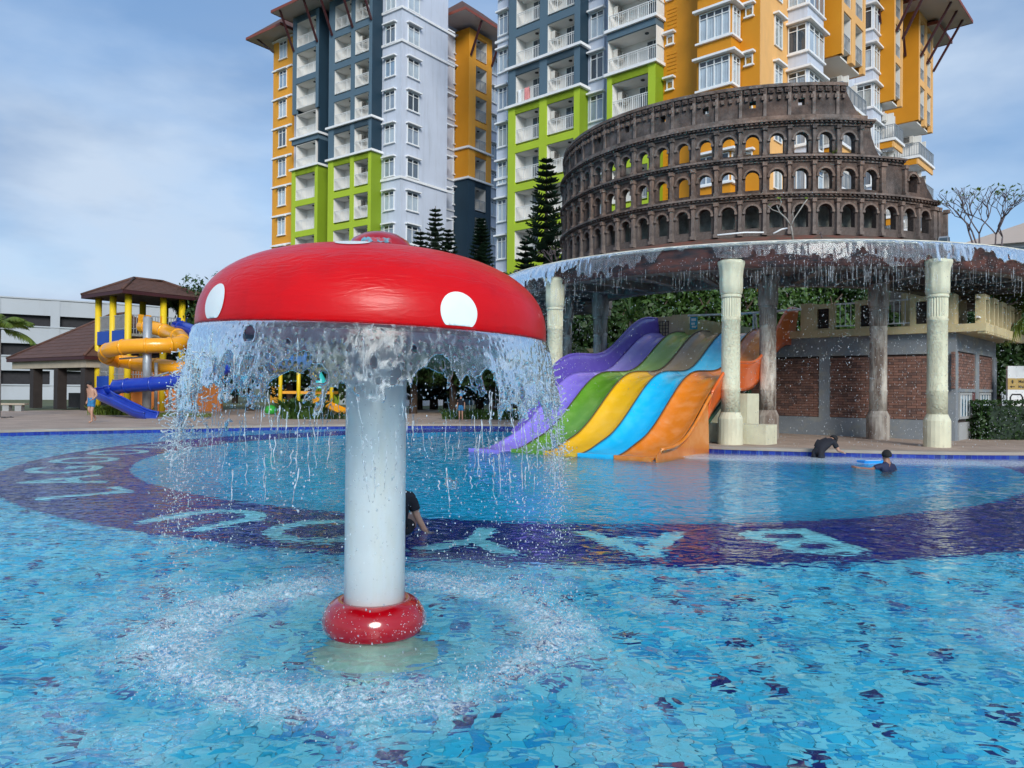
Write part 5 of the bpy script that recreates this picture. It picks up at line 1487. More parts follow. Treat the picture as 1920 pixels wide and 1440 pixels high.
# stairs on the left with tube railings
stair = thing("staircase", "concrete staircase with white tube railings left of the slide", "staircase")
sa, sb_ = at(1085, 735, 33.0), at(1216, 640, 31.5)
n = 18; rows = []
q = MB(); wdir = Vector((0.25, 0.97, 0)) * 1.6
for i in range(n):
    p0 = sa.lerp(sb_, i / n); p1 = sa.lerp(sb_, (i + 1) / n)
    a = Vector((p0.x, p0.y, 0.16)); b_ = Vector((p1.x, p1.y, 0.16)); z = p1.z - 0.35
    q.add([tuple(a), tuple(b_), tuple(b_ + wdir), tuple(a + wdir)] + [(v.x, v.y, max(0.3, z)) for v in (a, b_, b_ + wdir, a + wdir)], [(0, 3, 2, 1), (4, 5, 6, 7), (0, 1, 5, 4), (1, 2, 6, 5), (2, 3, 7, 6), (3, 0, 4, 7)])
q.build("step", M_cemw, stair)
for off in (0.0, 1.0):
    q = MB(); o_ = wdir * off
    for dz in (0.55, 0.25, -0.02): q.tube([sa + o_ + Vector((0, 0, dz)), sb_ + o_ + Vector((0, 0, dz)), sb_ + o_ + Vector((0.9, -0.2, dz + 0.05))], 0.025, 6)
    for t in (0.0, 0.3, 0.62, 0.97): p = sa.lerp(sb_, t) + o_; q.tube([p + Vector((0, 0, -0.5)), p + Vector((0, 0, 0.56))], 0.028, 6)
    q.build("railing", M_wrail, stair, True)
q = MB(); a, b_ = at(1040, 715, 33.5), at(1088, 715, 33.2)
for i in range(12):
    p = a.lerp(b_, i / 11); q.tube([p, p + Vector((0, 0, -0.9))], 0.02, 5)
q.tube([a, b_], 0.03, 6); q.build("railing", M_wrail, stair)
# low cream blocks under the slide
q = thing("pump_box", "low cream concrete boxes beside the orange lane", "box", (6.0, 23.0, DECKZ), RAD(-42))
m = MB(); m.box(-0.9, 1.0, 0.2, 1.0, 0, 1.42); m.build("body", M_colp, q); m = MB(); m.box(-1.0, 1.9, -0.55, 0.198, 0, 0.55); m.build("ledge", M_colp, q)
# ================================================================== left side: slide tower, pavilion, car park
M_tyel = mat("post_yellow", (0.78, 0.55, 0.015), 0.5, 0.06, 1.5, 0.05, 20); M_tblu = mat("panel_blue", (0.01, 0.06, 0.36), 0.45, 0.1)
S_ty = slidemat("tube_yellow", (0.86, 0.36, 0.006), (0.85, 0.45, 0.05), 0.3); S_tb = slidemat("tube_blue", (0.008, 0.035, 0.36), (0.02, 0.09, 0.45), 0.3)
M_owall = mat("orange_wall", (0.62, 0.20, 0.035), 0.75, 0.1, 1.0, 0.1, 20)
M_galv = mat("galvanised_steel", (0.42, 0.44, 0.46), 0.4, 0.12, 5, metal=0.5)
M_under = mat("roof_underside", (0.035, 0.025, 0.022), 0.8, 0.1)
TW = Tower("slide_tower", "slide tower with brown tiled hip roof on yellow posts", -22.5, 45.0, -36.87)
TW.root["category"] = "slide tower"; TW.root.location.z = DECKZ
zE, zRd = 7.0, 8.05
yR = TW.y_at(367, 0, 650); xL = TW.x_at(184, 0, 650)
def post(x, y, h=zE, parent=TW.root):
    m = MB(); m.lathe([(0.19, 0), (0.19, h)], 16, (x, y, 0)); m.build("post", M_tyel, parent, True)
for x in (0, xL / 2, xL):
    post(x, 0)
for y in (yR * 0.5, yR): post(0 if y == yR else -0.0, y)
post(xL, yR); post(xL / 2, yR); post(0.0, TW.y_at(341, 0, 650)); post(xL * 0.9, yR * 0.6)
def hip(parent, x0, x1, y0, y1, ze, zr, ridge_dir, n=9, name="roof", over=0.0, mt=None):
    """hip roof made of stepped tile courses"""
    mt = mt or M_rooftile
    cx, cy = (x0 + x1) / 2, (y0 + y1) / 2
    wx, wy = (x1 - x0) / 2, (y1 - y0) / 2
    rx, ry = (max(0.01, wx - wy), 0.01) if ridge_dir == 'x' else (0.01, max(0.01, wy - wx))
    if abs(wx - wy) < 0.5: rx, ry = (0.9, 0.01) if ridge_dir == 'x' else (0.01, 0.9)
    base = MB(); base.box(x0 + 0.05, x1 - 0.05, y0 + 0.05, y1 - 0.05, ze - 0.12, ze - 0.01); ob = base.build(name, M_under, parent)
    fas = MB(); fas.box(x0, x1, y0, y0 + 0.05, ze - 0.16, ze + 0.06); fas.box(x0, x1, y1 - 0.05, y1, ze - 0.16, ze + 0.06); fas.box(x0, x0 + 0.05, y0 + .05, y1 - .05, ze - 0.16, ze + 0.06); fas.box(x1 - 0.05, x1, y0 + .05, y1 - .05, ze - 0.16, ze + 0.06)
    fas.build("fascia", M_strut, ob)
    for i in range(n):
        t0, t1 = i / n, (i + 1) / n
        def rect(t, z):
            a, b_ = wx + (rx - wx) * t, wy + (ry - wy) * t
            return [(cx - a, cy - b_, z), (cx + a, cy - b_, z), (cx + a, cy + b_, z), (cx - a, cy + b_, z)]
        za, zb = ze + (zr - ze) * t0, ze + (zr - ze) * t1
        m = MB(); m.grid([rect(t0, za + 0.02), rect(t0, za + 0.075), rect(t1, zb + 0.045)], closed=True)
        if i == n - 1: m.add(rect(t1, zb + 0.045), [(0, 1, 2, 3)])
        m.build("tile_course", mt, ob)
    m = MB()
    A = [(x0, y0), (x1, y0), (x1, y1), (x0, y1)]; B = [(cx - rx, cy - ry), (cx + rx, cy - ry), (cx + rx, cy + ry), (cx - rx, cy + ry)]
    for a, b_ in zip(A, B): m.tube([(a[0], a[1], ze + 0.09), (b_[0], b_[1], zr + 0.10)], 0.09, 6)
    m.tube([(B[0][0], B[0][1], zr + 0.1), (B[2][0], B[2][1], zr + 0.1)], 0.09, 6); m.build("ridge_cap", mt, ob, True)
    return ob
hip(TW.root, xL - 0.75, 0.7, -0.7, yR + 0.75, zE, zRd, 'y')
# platforms with blue skirts and railings
for zp, pans in ((4.45, ((xL, xL / 2), (xL / 2, 0))), (1.75, ((xL, xL / 2),))):
    m = MB(); m.box(xL - 0.1, 0.1, -0.1, yR + 0.1, zp, zp + 0.15); m.build("platform", M_conc, TW.root)
    for a, b_ in pans:
        m = MB(); m.box(a + 0.2, b_ - 0.2, -0.16, -0.105, zp - 0.45, zp + 0.35); m.build("panel", M_tblu, TW.root)
    m = MB()
    def rl(p, q, n):
        for dz in (1.25, 0.45): m.bar((p[0], p[1], zp + dz), (q[0], q[1], zp + dz), 0.05)
        for i in range(n + 1): x = p[0] + (q[0] - p[0]) * i / n; y = p[1] + (q[1] - p[1]) * i / n; m.bar((x, y, zp + 0.1), (x, y, zp + 1.25), 0.035)
    rl((xL, 0), (0, 0), 26); rl((0, 0.0), (0, yR), 26); rl((xL, yR), (0, yR), 22); m.build("railing", M_galv, TW.root)
m = MB()
for a, c in ((0.55, 0), (1.0, 0), (1.9, 0), ): m.box(0.06, 0.12, a * 1.0, a * 1.0 + 0.32, 4.9, 5.75)
m.build("entry_panel", S_ty, TW.root)
m = MB()
for a in (2.95, 3.55): m.box(0.06, 0.12, a, a + 0.34, 4.6, 5.75)
m.build("entry_panel", M_tblu, TW.root)
# orange ground-floor wall below
oa, ob_ = at(222, 700, 46.5), at(415, 700, 47.5)
m = MB(); d_ = (ob_ - oa); d_.z = 0; nrm = Vector((0, 1, 0)) * 0.3
m.extr([(oa.x, oa.y, DECKZ), (ob_.x, ob_.y, DECKZ), (ob_.x, ob_.y, 2.75), (oa.x + 2.0, oa.y, 2.75), (oa.x, oa.y, 3.0)], nrm)
m.build("garden_wall", M_owall, label="orange wall behind the spiral slides", category="wall")
# ---- tube slides (swept along hand-set paths)
def smooth(pts, k=8):
    P = [np.array(p) for p in pts]; o = []
    for i in range(len(P) - 1):
        p0, p1, p2, p3 = P[max(i - 1, 0)], P[i], P[i + 1], P[min(i + 2, len(P) - 1)]
        for s in range(k):
            t = s / k; o.append(Vector(0.5 * ((2 * p1) + (-p0 + p2) * t + (2 * p0 - 5 * p1 + 4 * p2 - p3) * t * t + (-p0 + 3 * p1 - 3 * p2 + p3) * t ** 3)))
    o.append(Vector(P[-1])); return o
def tube_slide(name, label, pts, r, m_, open_from=None):
    o = thing(name, label, "slide")
    path = smooth(pts)
    cut = len(path) if open_from is None else int(len(path) * open_from)
    b_ = MB(); b_.tube(path[:cut], r, 14, cap=False); b_.build("tube", m_, o, True)
    # flange rings where segments bolt together
    for i in range(4, cut - 1, 9):
        d = (path[i + 1] - path[i - 1]).normalized() * 0.05
        q = MB(); q.tube([path[i] - d, path[i] + d], r * 1.09, 14); q.build("flange", m_, o, True)
    if cut < len(path):
        rows = []
        for i in range(cut - 1, len(path)):
            d = (path[min(i + 1, len(path) - 1)] - path[i - 1]).normalized(); side_ = d.cross(Vector((0, 0, 1))).normalized(); up = side_.cross(d)
            rows.append([path[i] + (side_ * math.cos(a) + up * math.sin(a)) * r * 1.1 for a in np.linspace(math.pi * 0.98, math.pi * 2.02, 12)])
        PP = np.array([[tuple(p) for p in row] for row in rows])
        ctr = np.array([tuple(p) for p in path[cut - 1:]])[:, None, :]
        NN = PP - ctr; NN /= np.linalg.norm(NN, axis=-1, keepdims=True)
        V_, F_ = shell(PP, NN, np.full(PP.shape[:2], 0.05), np.ones(PP.shape[:2], bool))
        put("flume", npmesh("flume", V_, F_, m_, True), o)
        for e_ in (0, -1):
            q = MB(); q.tube([r_[e_] for r_ in rows], 0.06, 6); q.build("flume_rim", m_, o, True)
    return o
def I(x, y, d): return at(x, y, d)
tube_slide("tube_slide", "yellow spiral tube slide winding in front of the slide tower",
           [I(268, 612, 44.5), I(290, 615, 43.6), I(318, 624, 42.8), I(338, 632, 41.2), I(341, 642, 39.8), I(318, 647, 39.0), I(280, 648, 38.6), I(240, 650, 38.6), I(210, 655, 39.0), I(198, 663, 40.2), I(208, 673, 41.4), I(232, 677, 41.9), I(262, 683, 41.2), I(300, 686, 40.4), I(340, 691, 40.2), I(380, 695, 40.6), I(412, 704, 41.6)], 0.38, S_ty)
tube_slide("tube_slide", "dark blue tube slide ending in an open flume on the deck",
           [I(332, 612, 44.8), I(352, 617, 43.5), I(375, 627, 42.5), I(405, 640, 41.8), I(432, 655, 41.0), I(440, 672, 39.8), I(425, 688, 38.8), I(395, 698, 38.3), I(368, 704, 38.0), I(340, 712, 37.8), I(310, 718, 37.8), I(270, 721, 37.9), I(230, 724, 38.2), I(203, 727, 38.6), I(190, 732, 38.2), I(196, 738, 37.2), I(216, 747, 36.6), I(243, 760, 36.2), I(264, 770, 35.9), I(284, 775, 35.6)], 0.35, S_tb, 0.66)
m = thing("slide_support", "grey steel mast holding the yellow tube slide", "mast", tuple(I(275, 770, 38.9))[:2] + (DECKZ,))
q = MB(); q.lathe([(0.21, 0), (0.21, 5.0), (0.0, 5.05)], 16); q.build("pole", M_galv, m, True)
q = MB(); q.bar((0.1, 0, 1.9), (1.3, -0.5, 2.2), 0.08); q.bar((-0.1, 0.1, 3.0), (-1.7, 0.6, 2.9), 0.08); q.build("arm", M_galv, m)
for x, y in ((293, 680), (319, 725), (333, 725)):
    p = I(x, y, 39.6); q = MB(); q.lathe([(0.085, 0), (0.085, p.z - DECKZ)], 10, (0, 0, 0))
    q.build("slide_post", M_galv, loc=(p.x, p.y, DECKZ), smooth=True, label=f"thin grey post under the tube slides, {['near the mast', 'left of a close pair', 'right of a close pair'][(293, 319, 333).index(x)]}", category="post")

# ---- open pavilion with brown roof at far left
M_fasc = mat("pavilion_fascia", (0.40, 0.34, 0.26), 0.8, 0.1)
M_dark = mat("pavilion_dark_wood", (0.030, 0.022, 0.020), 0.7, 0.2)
pc = at(158, 671, 46.0)
PV = Tower("pavilion", "open pavilion with brown tiled roof at the far left", pc.x, pc.y, -36.87)
PV.root["category"] = "pavilion"; PV.root.location.z = DECKZ
hip(PV.root, -11.5, 0.0, 0.0, 9.5, 3.25, 6.4, 'x', 12)
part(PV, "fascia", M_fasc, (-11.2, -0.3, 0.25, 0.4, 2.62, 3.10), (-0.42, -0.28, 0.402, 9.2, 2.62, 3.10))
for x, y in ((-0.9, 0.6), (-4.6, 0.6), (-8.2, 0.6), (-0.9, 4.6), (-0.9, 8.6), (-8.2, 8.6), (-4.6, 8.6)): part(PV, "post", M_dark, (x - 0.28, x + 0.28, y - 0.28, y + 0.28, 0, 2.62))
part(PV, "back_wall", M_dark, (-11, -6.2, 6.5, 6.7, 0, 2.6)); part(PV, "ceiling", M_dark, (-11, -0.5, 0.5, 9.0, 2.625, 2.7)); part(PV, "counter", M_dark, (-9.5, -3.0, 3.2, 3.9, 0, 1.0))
part(PV, "lamp_tube", M_trim, (-6.5, -2.0, 1.6, 1.66, 2.45, 2.52))
# ---- multi-storey car park
M_park = mat("car_park_white", (0.44, 0.48, 0.53), 0.8, 0.06, 0.2, 0.1, 10, dirt=(0.36, 0.38, 0.40), damt=0.5, dscale=(.2, .2, .05))
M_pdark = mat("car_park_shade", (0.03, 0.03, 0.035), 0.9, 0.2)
a, b_ = at(-60, 552, 82), at(440, 579, 98)
PK = thing("car_park", "long white multi-storey car park with dark open decks", "building", (a.x, a.y, 0), math.atan2(b_.y - a.y, b_.x - a.x))
LP = math.hypot(b_.x - a.x, b_.y - a.y)
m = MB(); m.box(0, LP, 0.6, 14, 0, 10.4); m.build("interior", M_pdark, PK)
for z0, z1 in ((9.5, 11.4), (6.3, 8.3), (3.3, 5.0), (0, 1.8)):
    m = MB(); m.box(0, LP, 0, 0.3, z0, z1); m.box(0, LP, -0.12, -0.003, z1 - 0.15, z1 - 0.003); m.build("deck_wall", M_park, PK)
for i in range(5):
    m = MB(); x = 2.0 + i * 5.6; m.box(x, x + 0.9, -0.06, 0.303, 0, 11.2); m.build("pier", M_park, PK)
# ---- neighbouring house at the right edge
hq = at(1890, 440, 60)
m = thing("house", "grey house gable glimpsed behind the bare tree at right", "house", (hq.x, hq.y, 0), RAD(-30))
q = MB(); q.box(-3.2, 9, 0, 8, 0, 13.6); q.build("wall", M_park, m)
q = MB(); q.extr([(-3.8, -0.5, 13.3), (9.5, -0.5, 13.3), (9.5, -0.5, 16.6), (7, -0.5, 16.6)], (0, 9, 0)); q.build("roof", M_soffit, m)
q = MB(); q.box(0.4, 1.6, -0.05, -0.005, 12.0, 13.0); q.build("window", M_dglass, m)
# ================================================================== vegetation
L_dark = leafmat("leaf_dark", (0.012, 0.040, 0.010), (0.05, 0.11, 0.022)); L_mid = leafmat("leaf_mid", (0.030, 0.085, 0.018), (0.10, 0.19, 0.035))
L_pine = leafmat("needle_dark", (0.006, 0.022, 0.012), (0.022, 0.052, 0.024)); L_palm = leafmat("palm_leaf", (0.06, 0.12, 0.012), (0.20, 0.26, 0.04)); L_lime = leafmat("shrub_lime", (0.09, 0.16, 0.02), (0.26, 0.34, 0.05))
L_pine2 = leafmat("needle_grey", (0.03, 0.055, 0.04), (0.08, 0.115, 0.075))
M_bark = mat("bark_brown", (0.085, 0.06, 0.045), 0.9, 0.25, 6, 0.6, 25); M_barkg = mat("bark_grey", (0.30, 0.28, 0.25), 0.85, 0.2, 6, 0.5, 25)
M_barkd = mat("bark_mauve", (0.13, 0.105, 0.11), 0.85, 0.2, 6, 0.4, 25)
def leafcloud(n, rx, ry, rz, size, seed, clumps=26):
    r = np.random.default_rng(seed)
    c = r.normal(size=(clumps, 3)); c /= np.linalg.norm(c, axis=1, keepdims=True); c *= (0.35 + 0.65 * r.random((clumps, 1)) ** 0.5)
    k = r.integers(0, clumps, n); cr_ = 0.20 + 0.22 * r.random(clumps)
    d = r.normal(size=(n, 3)); d /= np.linalg.norm(d, axis=1, keepdims=True)
    p = (c[k] + d * cr_[k][:, None] * (0.5 + 0.5 * r.random((n, 1)))) * np.array([rx, ry, rz])
    nn = d + r.normal(0, 0.5, (n, 3)); nn[:, 2] += 0.4; nn /= np.linalg.norm(nn, axis=1, keepdims=True)
    t = np.cross(nn, r.normal(size=(n, 3))); t /= np.linalg.norm(t, axis=1, keepdims=True); b_ = np.cross(nn, t)
    s = size * (0.6 + 0.8 * r.random((n, 1)))
    V_ = np.stack([p - t * s, p + b_ * s * 0.45, p + t * s, p - b_ * s * 0.45], 1).reshape(-1, 3)
    F_ = np.arange(n * 4).reshape(-1, 4)
    return V_, F_
crown_cache = {}
def broad_tree(label, base, h, w, seed, lm=None, n=9500, group=None, sx=1.0):
    lm = lm or L_dark
    key = (seed % 4, lm.name)
    if key not in crown_cache:
        V_, F_ = leafcloud(n, 1, 1, 1, 0.055, 100 + seed % 4, 46); crown_cache[key] = npmesh("crown", V_, F_, lm, False)
    o = thing("tree", label, "tree", base, seed * 1.3, group)
    q = MB(); hh0 = h * 0.55; q.tube([(0, 0, -0.1), (0.05, 0.02, hh0 * 0.5), (-0.05, 0.08, hh0)], [h * 0.035, h * 0.027, h * 0.018], 9)
    for i in range(5):
        a = i * 1.26; q.tube([(0, 0, hh0 * (0.55 + 0.08 * i)), (math.cos(a) * w * 0.25, math.sin(a) * w * 0.25, hh0 + h * 0.12), (math.cos(a) * w * 0.42, math.sin(a) * w * 0.42, hh0 + h * 0.24)], [h * 0.014, h * 0.009, h * 0.003], 6)
    q.build("trunk", M_bark, o, True)
    put("crown", crown_cache[key], o, (0, 0, h * 0.60), scale=(w / 2 * sx, w / 2, h * 0.40))
    return o
def pine(label, base, h, w, seed, lm=None, group=None, gap=0.42, droop=0.0):
    """whorled pine: tiers of upcurving branches"""
    lm = lm or L_pine
    r = random.Random(seed)
    o = thing("pine_tree", label, "tree", base, r.random() * 6, group)
    q = MB(); q.tube([(0, 0, -0.1), (0, 0, h * 0.5), (0, 0, h)], [0.022 * h, 0.013 * h, 0.02], 8); q.build("trunk", M_bark, o, True)
    Vs = []; Fs = []
    z = h * 0.06; 
    while z < h - 0.15:
        t = z / h; rl = w / 2 * (1 - t) ** 0.72 * (0.9 + 0.2 * r.random()) + 0.12
        nb = 7 if t < 0.8 else 5; a0 = r.random() * 6
        for i in range(nb):
            a = a0 + i * 2 * math.pi / nb + r.uniform(-.15, .15)
            d = Vector((math.cos(a), math.sin(a), 0)); s_ = Vector((-d.y, d.x, 0))
            ns = max(5, int(rl / 0.16))
            for j in range(ns):
                u = (j + 0.5) / ns; c = d * (rl * u) + Vector((0, 0, z + rl * (0.32 * u * u - 0.10 * u) ))
                ln = (0.20 + 0.42 * rl * 0.35 * (1 - abs(u - 0.45)))
                for sg in (-1, 1):
                    tip = c + s_ * (sg * ln) + d * (ln * 0.55) + Vector((0, 0, ln * 0.25))
                    wv = Vector((0, 0, 0.055)) + d * 0.045
                    k = len(Vs); Vs += [tuple(c - wv), tuple(tip - wv * 0.5), tuple(tip + wv * 0.6), tuple(c + wv)]; Fs.append((k, k + 1, k + 2, k + 3))
                    wv2 = d * 0.06 - Vector((0, 0, 0.02))
                    k = len(Vs); Vs += [tuple(c - wv2), tuple(tip - wv2 * 0.5), tuple(tip + wv2 * 0.6), tuple(c + wv2)]; Fs.append((k, k + 1, k + 2, k + 3))
        z += gap * (1 - 0.45 * t)
    put("crown", npmesh("crown", Vs, Fs, lm, False), o)
    return o
def frond_mesh(ln, lm, seed, droop=0.9, nl=34, lw=0.035):
    r = random.Random(seed); Vs = []; Fs = []
    pts = []
    for i in range(13):
        t = i / 12; pts.append(Vector((ln * (t - 0.16 * droop * t ** 3), 0, ln * (0.34 * t - 0.62 * droop * t * t))))
    for k in range(nl):
        t = 0.12 + 0.87 * k / nl; f = t * 12; i = min(int(f), 11); p = pts[i].lerp(pts[i + 1], f - i); d = (pts[i + 1] - pts[i]).normalized()
        ll = ln * 0.30 * math.sin(math.pi * min(1, 0.18 + t * 0.82)) + 0.06
        for sg in (-1, 1):
            tip = p + Vector((0, sg, 0)) * ll * 0.62 + d * ll * 0.62 + Vector((0, 0, -ll * (0.42 + 0.25 * r.random())))
            mid = p.lerp(tip, 0.5) + Vector((0, 0, ll * 0.10)); wd = d * lw
            n0 = len(Vs); Vs += [tuple(p - wd * .5), tuple(mid - wd), tuple(tip), tuple(mid + wd), tuple(p + wd * .5)]; Fs.append((n0, n0 + 1, n0 + 2, n0 + 3)); Fs.append((n0, n0 + 3, n0 + 4, n0 + 4))
    m = MB(); 
    for f in Fs:
        pass
    m.v = Vs; m.f = [f if f[2] != f[3] else f[:3] for f in Fs]; m.m = [0] * len(m.f)
    m.tube(pts, [0.03 * ln / 2 * (1 - 0.85 * i / 12) for i in range(13)], 5)
    return m.mesh("frond", lm)
def palm(label, base, h, ln, seed, nf=15, lm=None, group=None):
    lm = lm or L_palm
    o = thing("palm_tree", label, "tree", base, 0, group)
    q = MB(); q.tube([(0, 0, -0.1), (0.04, 0, h * 0.4), (0, 0.05, h * 0.8), (0, 0, h)], [0.17, 0.14, 0.13, 0.15], 10); q.build("trunk", M_barkg, o, True)
    fm = [frond_mesh(ln, lm, seed + i, 0.75 + 0.3 * i) for i in range(2)]
    r = random.Random(seed)
    for i in range(nf):
        put("frond", fm[i % 2], o, (0, 0, h), rot=(r.uniform(-.15, .15), r.uniform(-0.75, 0.28), i * 2.4 + r.uniform(-.2, .2)))
    return o
# pines beside and in front of the towers
def onground(px, depth): 
    p = at(px, 700, depth); return (p.x, p.y, 0.08)
pine("tall dark pine left of the arena facade", onground(1022, 43), 14.6, 4.8, 1, gap=0.66)
pine("short pine at the foot of the tall dark pine", onground(984, 41), 9.6, 2.8, 2, gap=0.55)
pine("pale pine rising above the mushroom before the white corner block", onground(814, 56), 14.9, 4.2, 3, L_pine2, gap=0.6)
pine("pine just right of the pale pine behind the mushroom", onground(838, 57), 13.4, 4.6, 4, gap=0.55)
pine("broad pine left of the pale pine behind the mushroom", onground(786, 55), 13.0, 4.6, 5, L_pine2, gap=0.6)
pine("dark pine before the navy bay of the left tower", onground(900, 54), 13.6, 4.0, 6)
pine("tiny distant pine left above the mushroom cap", onground(441, 75), 13.6, 3.4, 7, L_pine2, gap=0.7)
pine("pine top poking above the mushroom cap before the green bay", onground(550, 58), 11.9, 3.2, 8)
ORD = ['first', 'second', 'third', 'fourth', 'fifth', 'sixth', 'seventh', 'eighth', 'ninth', 'tenth', 'eleventh', 'twelfth', 'thirteenth']
# broadleaf screen
specs = [(392, 50, 8.5, 5.0, "dark tree just right of the slide tower roof"), (470, 49, 7.4, 6, None), (545, 48, 7.0, 6, None), (620, 47, 7.5, 6, None), (700, 46, 7.2, 6, None), (775, 46, 7.6, 6, None), (850, 46, 7.4, 6, None), (925, 45, 7.8, 6, None), (990, 45, 8.2, 6, None)]
for i, (px, d, h, wd, lab) in enumerate(specs):
    broad_tree(lab or f"dark leafy tree, {ORD[i - 1]} from the left in the row behind the mushroom", onground(px, d), h, wd, i, L_dark, group=None if lab else "trees behind the mushroom")
for i, (px, d, h, wd) in enumerate([(1060, 44, 8.0, 6), (1130, 43.5, 7.6, 6), (1200, 44, 8.2, 6), (1275, 44, 8.4, 6), (1350, 43.5, 8.4, 6), (1425, 43.5, 8.6, 6), (1500, 43, 8.6, 6), (1575, 43, 8.4, 6), (1650, 43, 8.2, 6), (1725, 43, 8.0, 6), (1800, 42, 7.6, 6), (1870, 42, 7.8, 6), (1945, 42, 7.6, 6)]):
    broad_tree(f"dense green tree, {ORD[i]} from the left in the row seen under the canopy", onground(px, d), h, wd, i + 1, L_mid if i in (3, 4, 5, 6) else L_dark, group="trees seen under the canopy")
# spiky plant, palms
def spiky(label, base, h, ln, n, lm, seed):
    o = thing("spiky_plant", label, "plant", base); r = random.Random(seed)
    q = MB(); q.tube([(0, 0, -.1), (0.05, 0, h * .5), (0, 0, h)], [0.12, 0.10, 0.09], 8); q.build("trunk", M_barkg, o, True)
    m = MB()
    for i in range(n):
        a = r.random() * 6.28; e = r.uniform(-0.5, 1.3); d = Vector((math.cos(a) * math.cos(e), math.sin(a) * math.cos(e), math.sin(e))); s_ = d.cross(Vector((0, 0, 1))).normalized() * 0.035
        c = Vector((0, 0, h)); mid = c + d * ln * 0.55; tip = c + d * ln + Vector((0, 0, -0.22 * ln))
        m.add([tuple(c - s_), tuple(mid - s_), tuple(tip), tuple(mid + s_), tuple(c + s_)], [(0, 1, 2, 3, 4)])
    m.build("leaves", lm, o)
spiky("spiky leaved plant behind the canopy waterfall", onground(1182, 36), 4.9, 1.5, 90, L_mid, 4)
palm("coconut palm at the left edge before the pavilion", onground(-6, 36), 4.2, 1.9, 10, 16)
palm("coconut palm at the right edge over the sign", (19.3, 26.6, 0.08), 4.5, 3.1, 20, 20)
palm("small palm behind the pale left column", onground(1020, 36), 3.2, 2.0, 30, 13)
palm("small palm behind the weathered columns of the waterfall", onground(1112, 36), 2.9, 1.8, 40, 13)
# hedges, shrubs
def hedge(label, c, sx, sy, sz, lm, seed, n=3500, name="hedge", size=0.06):
    r = np.random.default_rng(seed)
    p = r.uniform(-1, 1, (n, 3)); ax = r.integers(0, 3, n); sg = np.where(r.random(n) < .5, -1, 1)
    p[np.arange(n), ax] = sg * (1 - 0.12 * r.random(n)); p *= np.array([sx, sy, sz]) * (1 + r.normal(0, 0.03, (n, 1)))
    nn = r.normal(size=(n, 3)); nn /= np.linalg.norm(nn, axis=1, keepdims=True)
    t = np.cross(nn, r.normal(size=(n, 3))); t /= np.linalg.norm(t, axis=1, keepdims=True); b_ = np.cross(nn, t); s = size * (0.6 + 0.9 * r.random((n, 1)))
    V_ = np.stack([p - t * s, p + b_ * s * .5, p + t * s, p - b_ * s * .5], 1).reshape(-1, 3)
    o = thing(name, label, name.split("_")[-1], (c[0], c[1], c[2]))
    put("foliage", npmesh("foliage", V_, np.arange(n * 4).reshape(-1, 4), lm, False), o, (0, 0, sz))
    q = MB(); q.box(-sx * .86, sx * .86, -sy * .8, sy * .8, 0, sz * 1.72); q.build("inner_twigs", L_pine, o)
    return o
p = atz(1905, 826, DECKZ); hedge("clipped dark hedge at the right edge beside the brick building", (p.x + 1.6, p.y + 1.0, DECKZ), 2.6, 0.8, 0.62, L_dark, 3, 5200)
def tuft(label, base, rx, ry, h, n, lm, seed, group=None):
    o = thing("shrub", label, "shrub", base, 0, group); r = random.Random(seed); m = MB()
    for i in range(n):
        c = Vector((r.uniform(-rx, rx), r.uniform(-ry, ry), 0)); a = r.random() * 6.28; ln = h * r.uniform(.6, 1.2); d = Vector((math.cos(a) * .5, math.sin(a) * .5, 1)).normalized(); s_ = Vector((-math.sin(a), math.cos(a), 0)) * h * 0.06
        mid = c + d * ln * .6; tip = c + d * ln + Vector((math.cos(a), math.sin(a), -.3)) * ln * .35
        m.add([tuple(c - s_ * .5), tuple(mid - s_), tuple(tip), tuple(mid + s_), tuple(c + s_ * .5)], [(0, 1, 2, 3, 4)])
    m.build("leaves", lm, o); return o
p = atz(212, 779, DECKZ); tuft("lime green leafy border plants at the foot of the blue flume", (p.x, p.y + 0.8, DECKZ), 1.5, 0.5, 0.62, 420, L_lime, 5)
p = atz(330, 783, DECKZ); tuft("low grassy edge right of the blue flume mouth", (p.x, p.y + 0.8, DECKZ), 1.3, 0.3, 0.3, 300, L_lime, 6)
p = atz(540, 789, DECKZ); tuft("dark leafy bush beyond the deck under the mushroom's left side", (p.x, p.y + 2.4, DECKZ), 0.9, 0.6, 1.1, 420, L_mid, 7)
p = atz(900, 790, DECKZ); tuft("green border plants beyond the deck right of the mushroom stem", (p.x, p.y + 2.4, DECKZ), 1.9, 0.5, 0.6, 420, L_mid, 8)
p = atz(640, 789, DECKZ); tuft("low plants beside the orange toy slide", (p.x, p.y + 2.0, DECKZ), 1.2, 0.4, 0.5, 240, L_dark, 9)
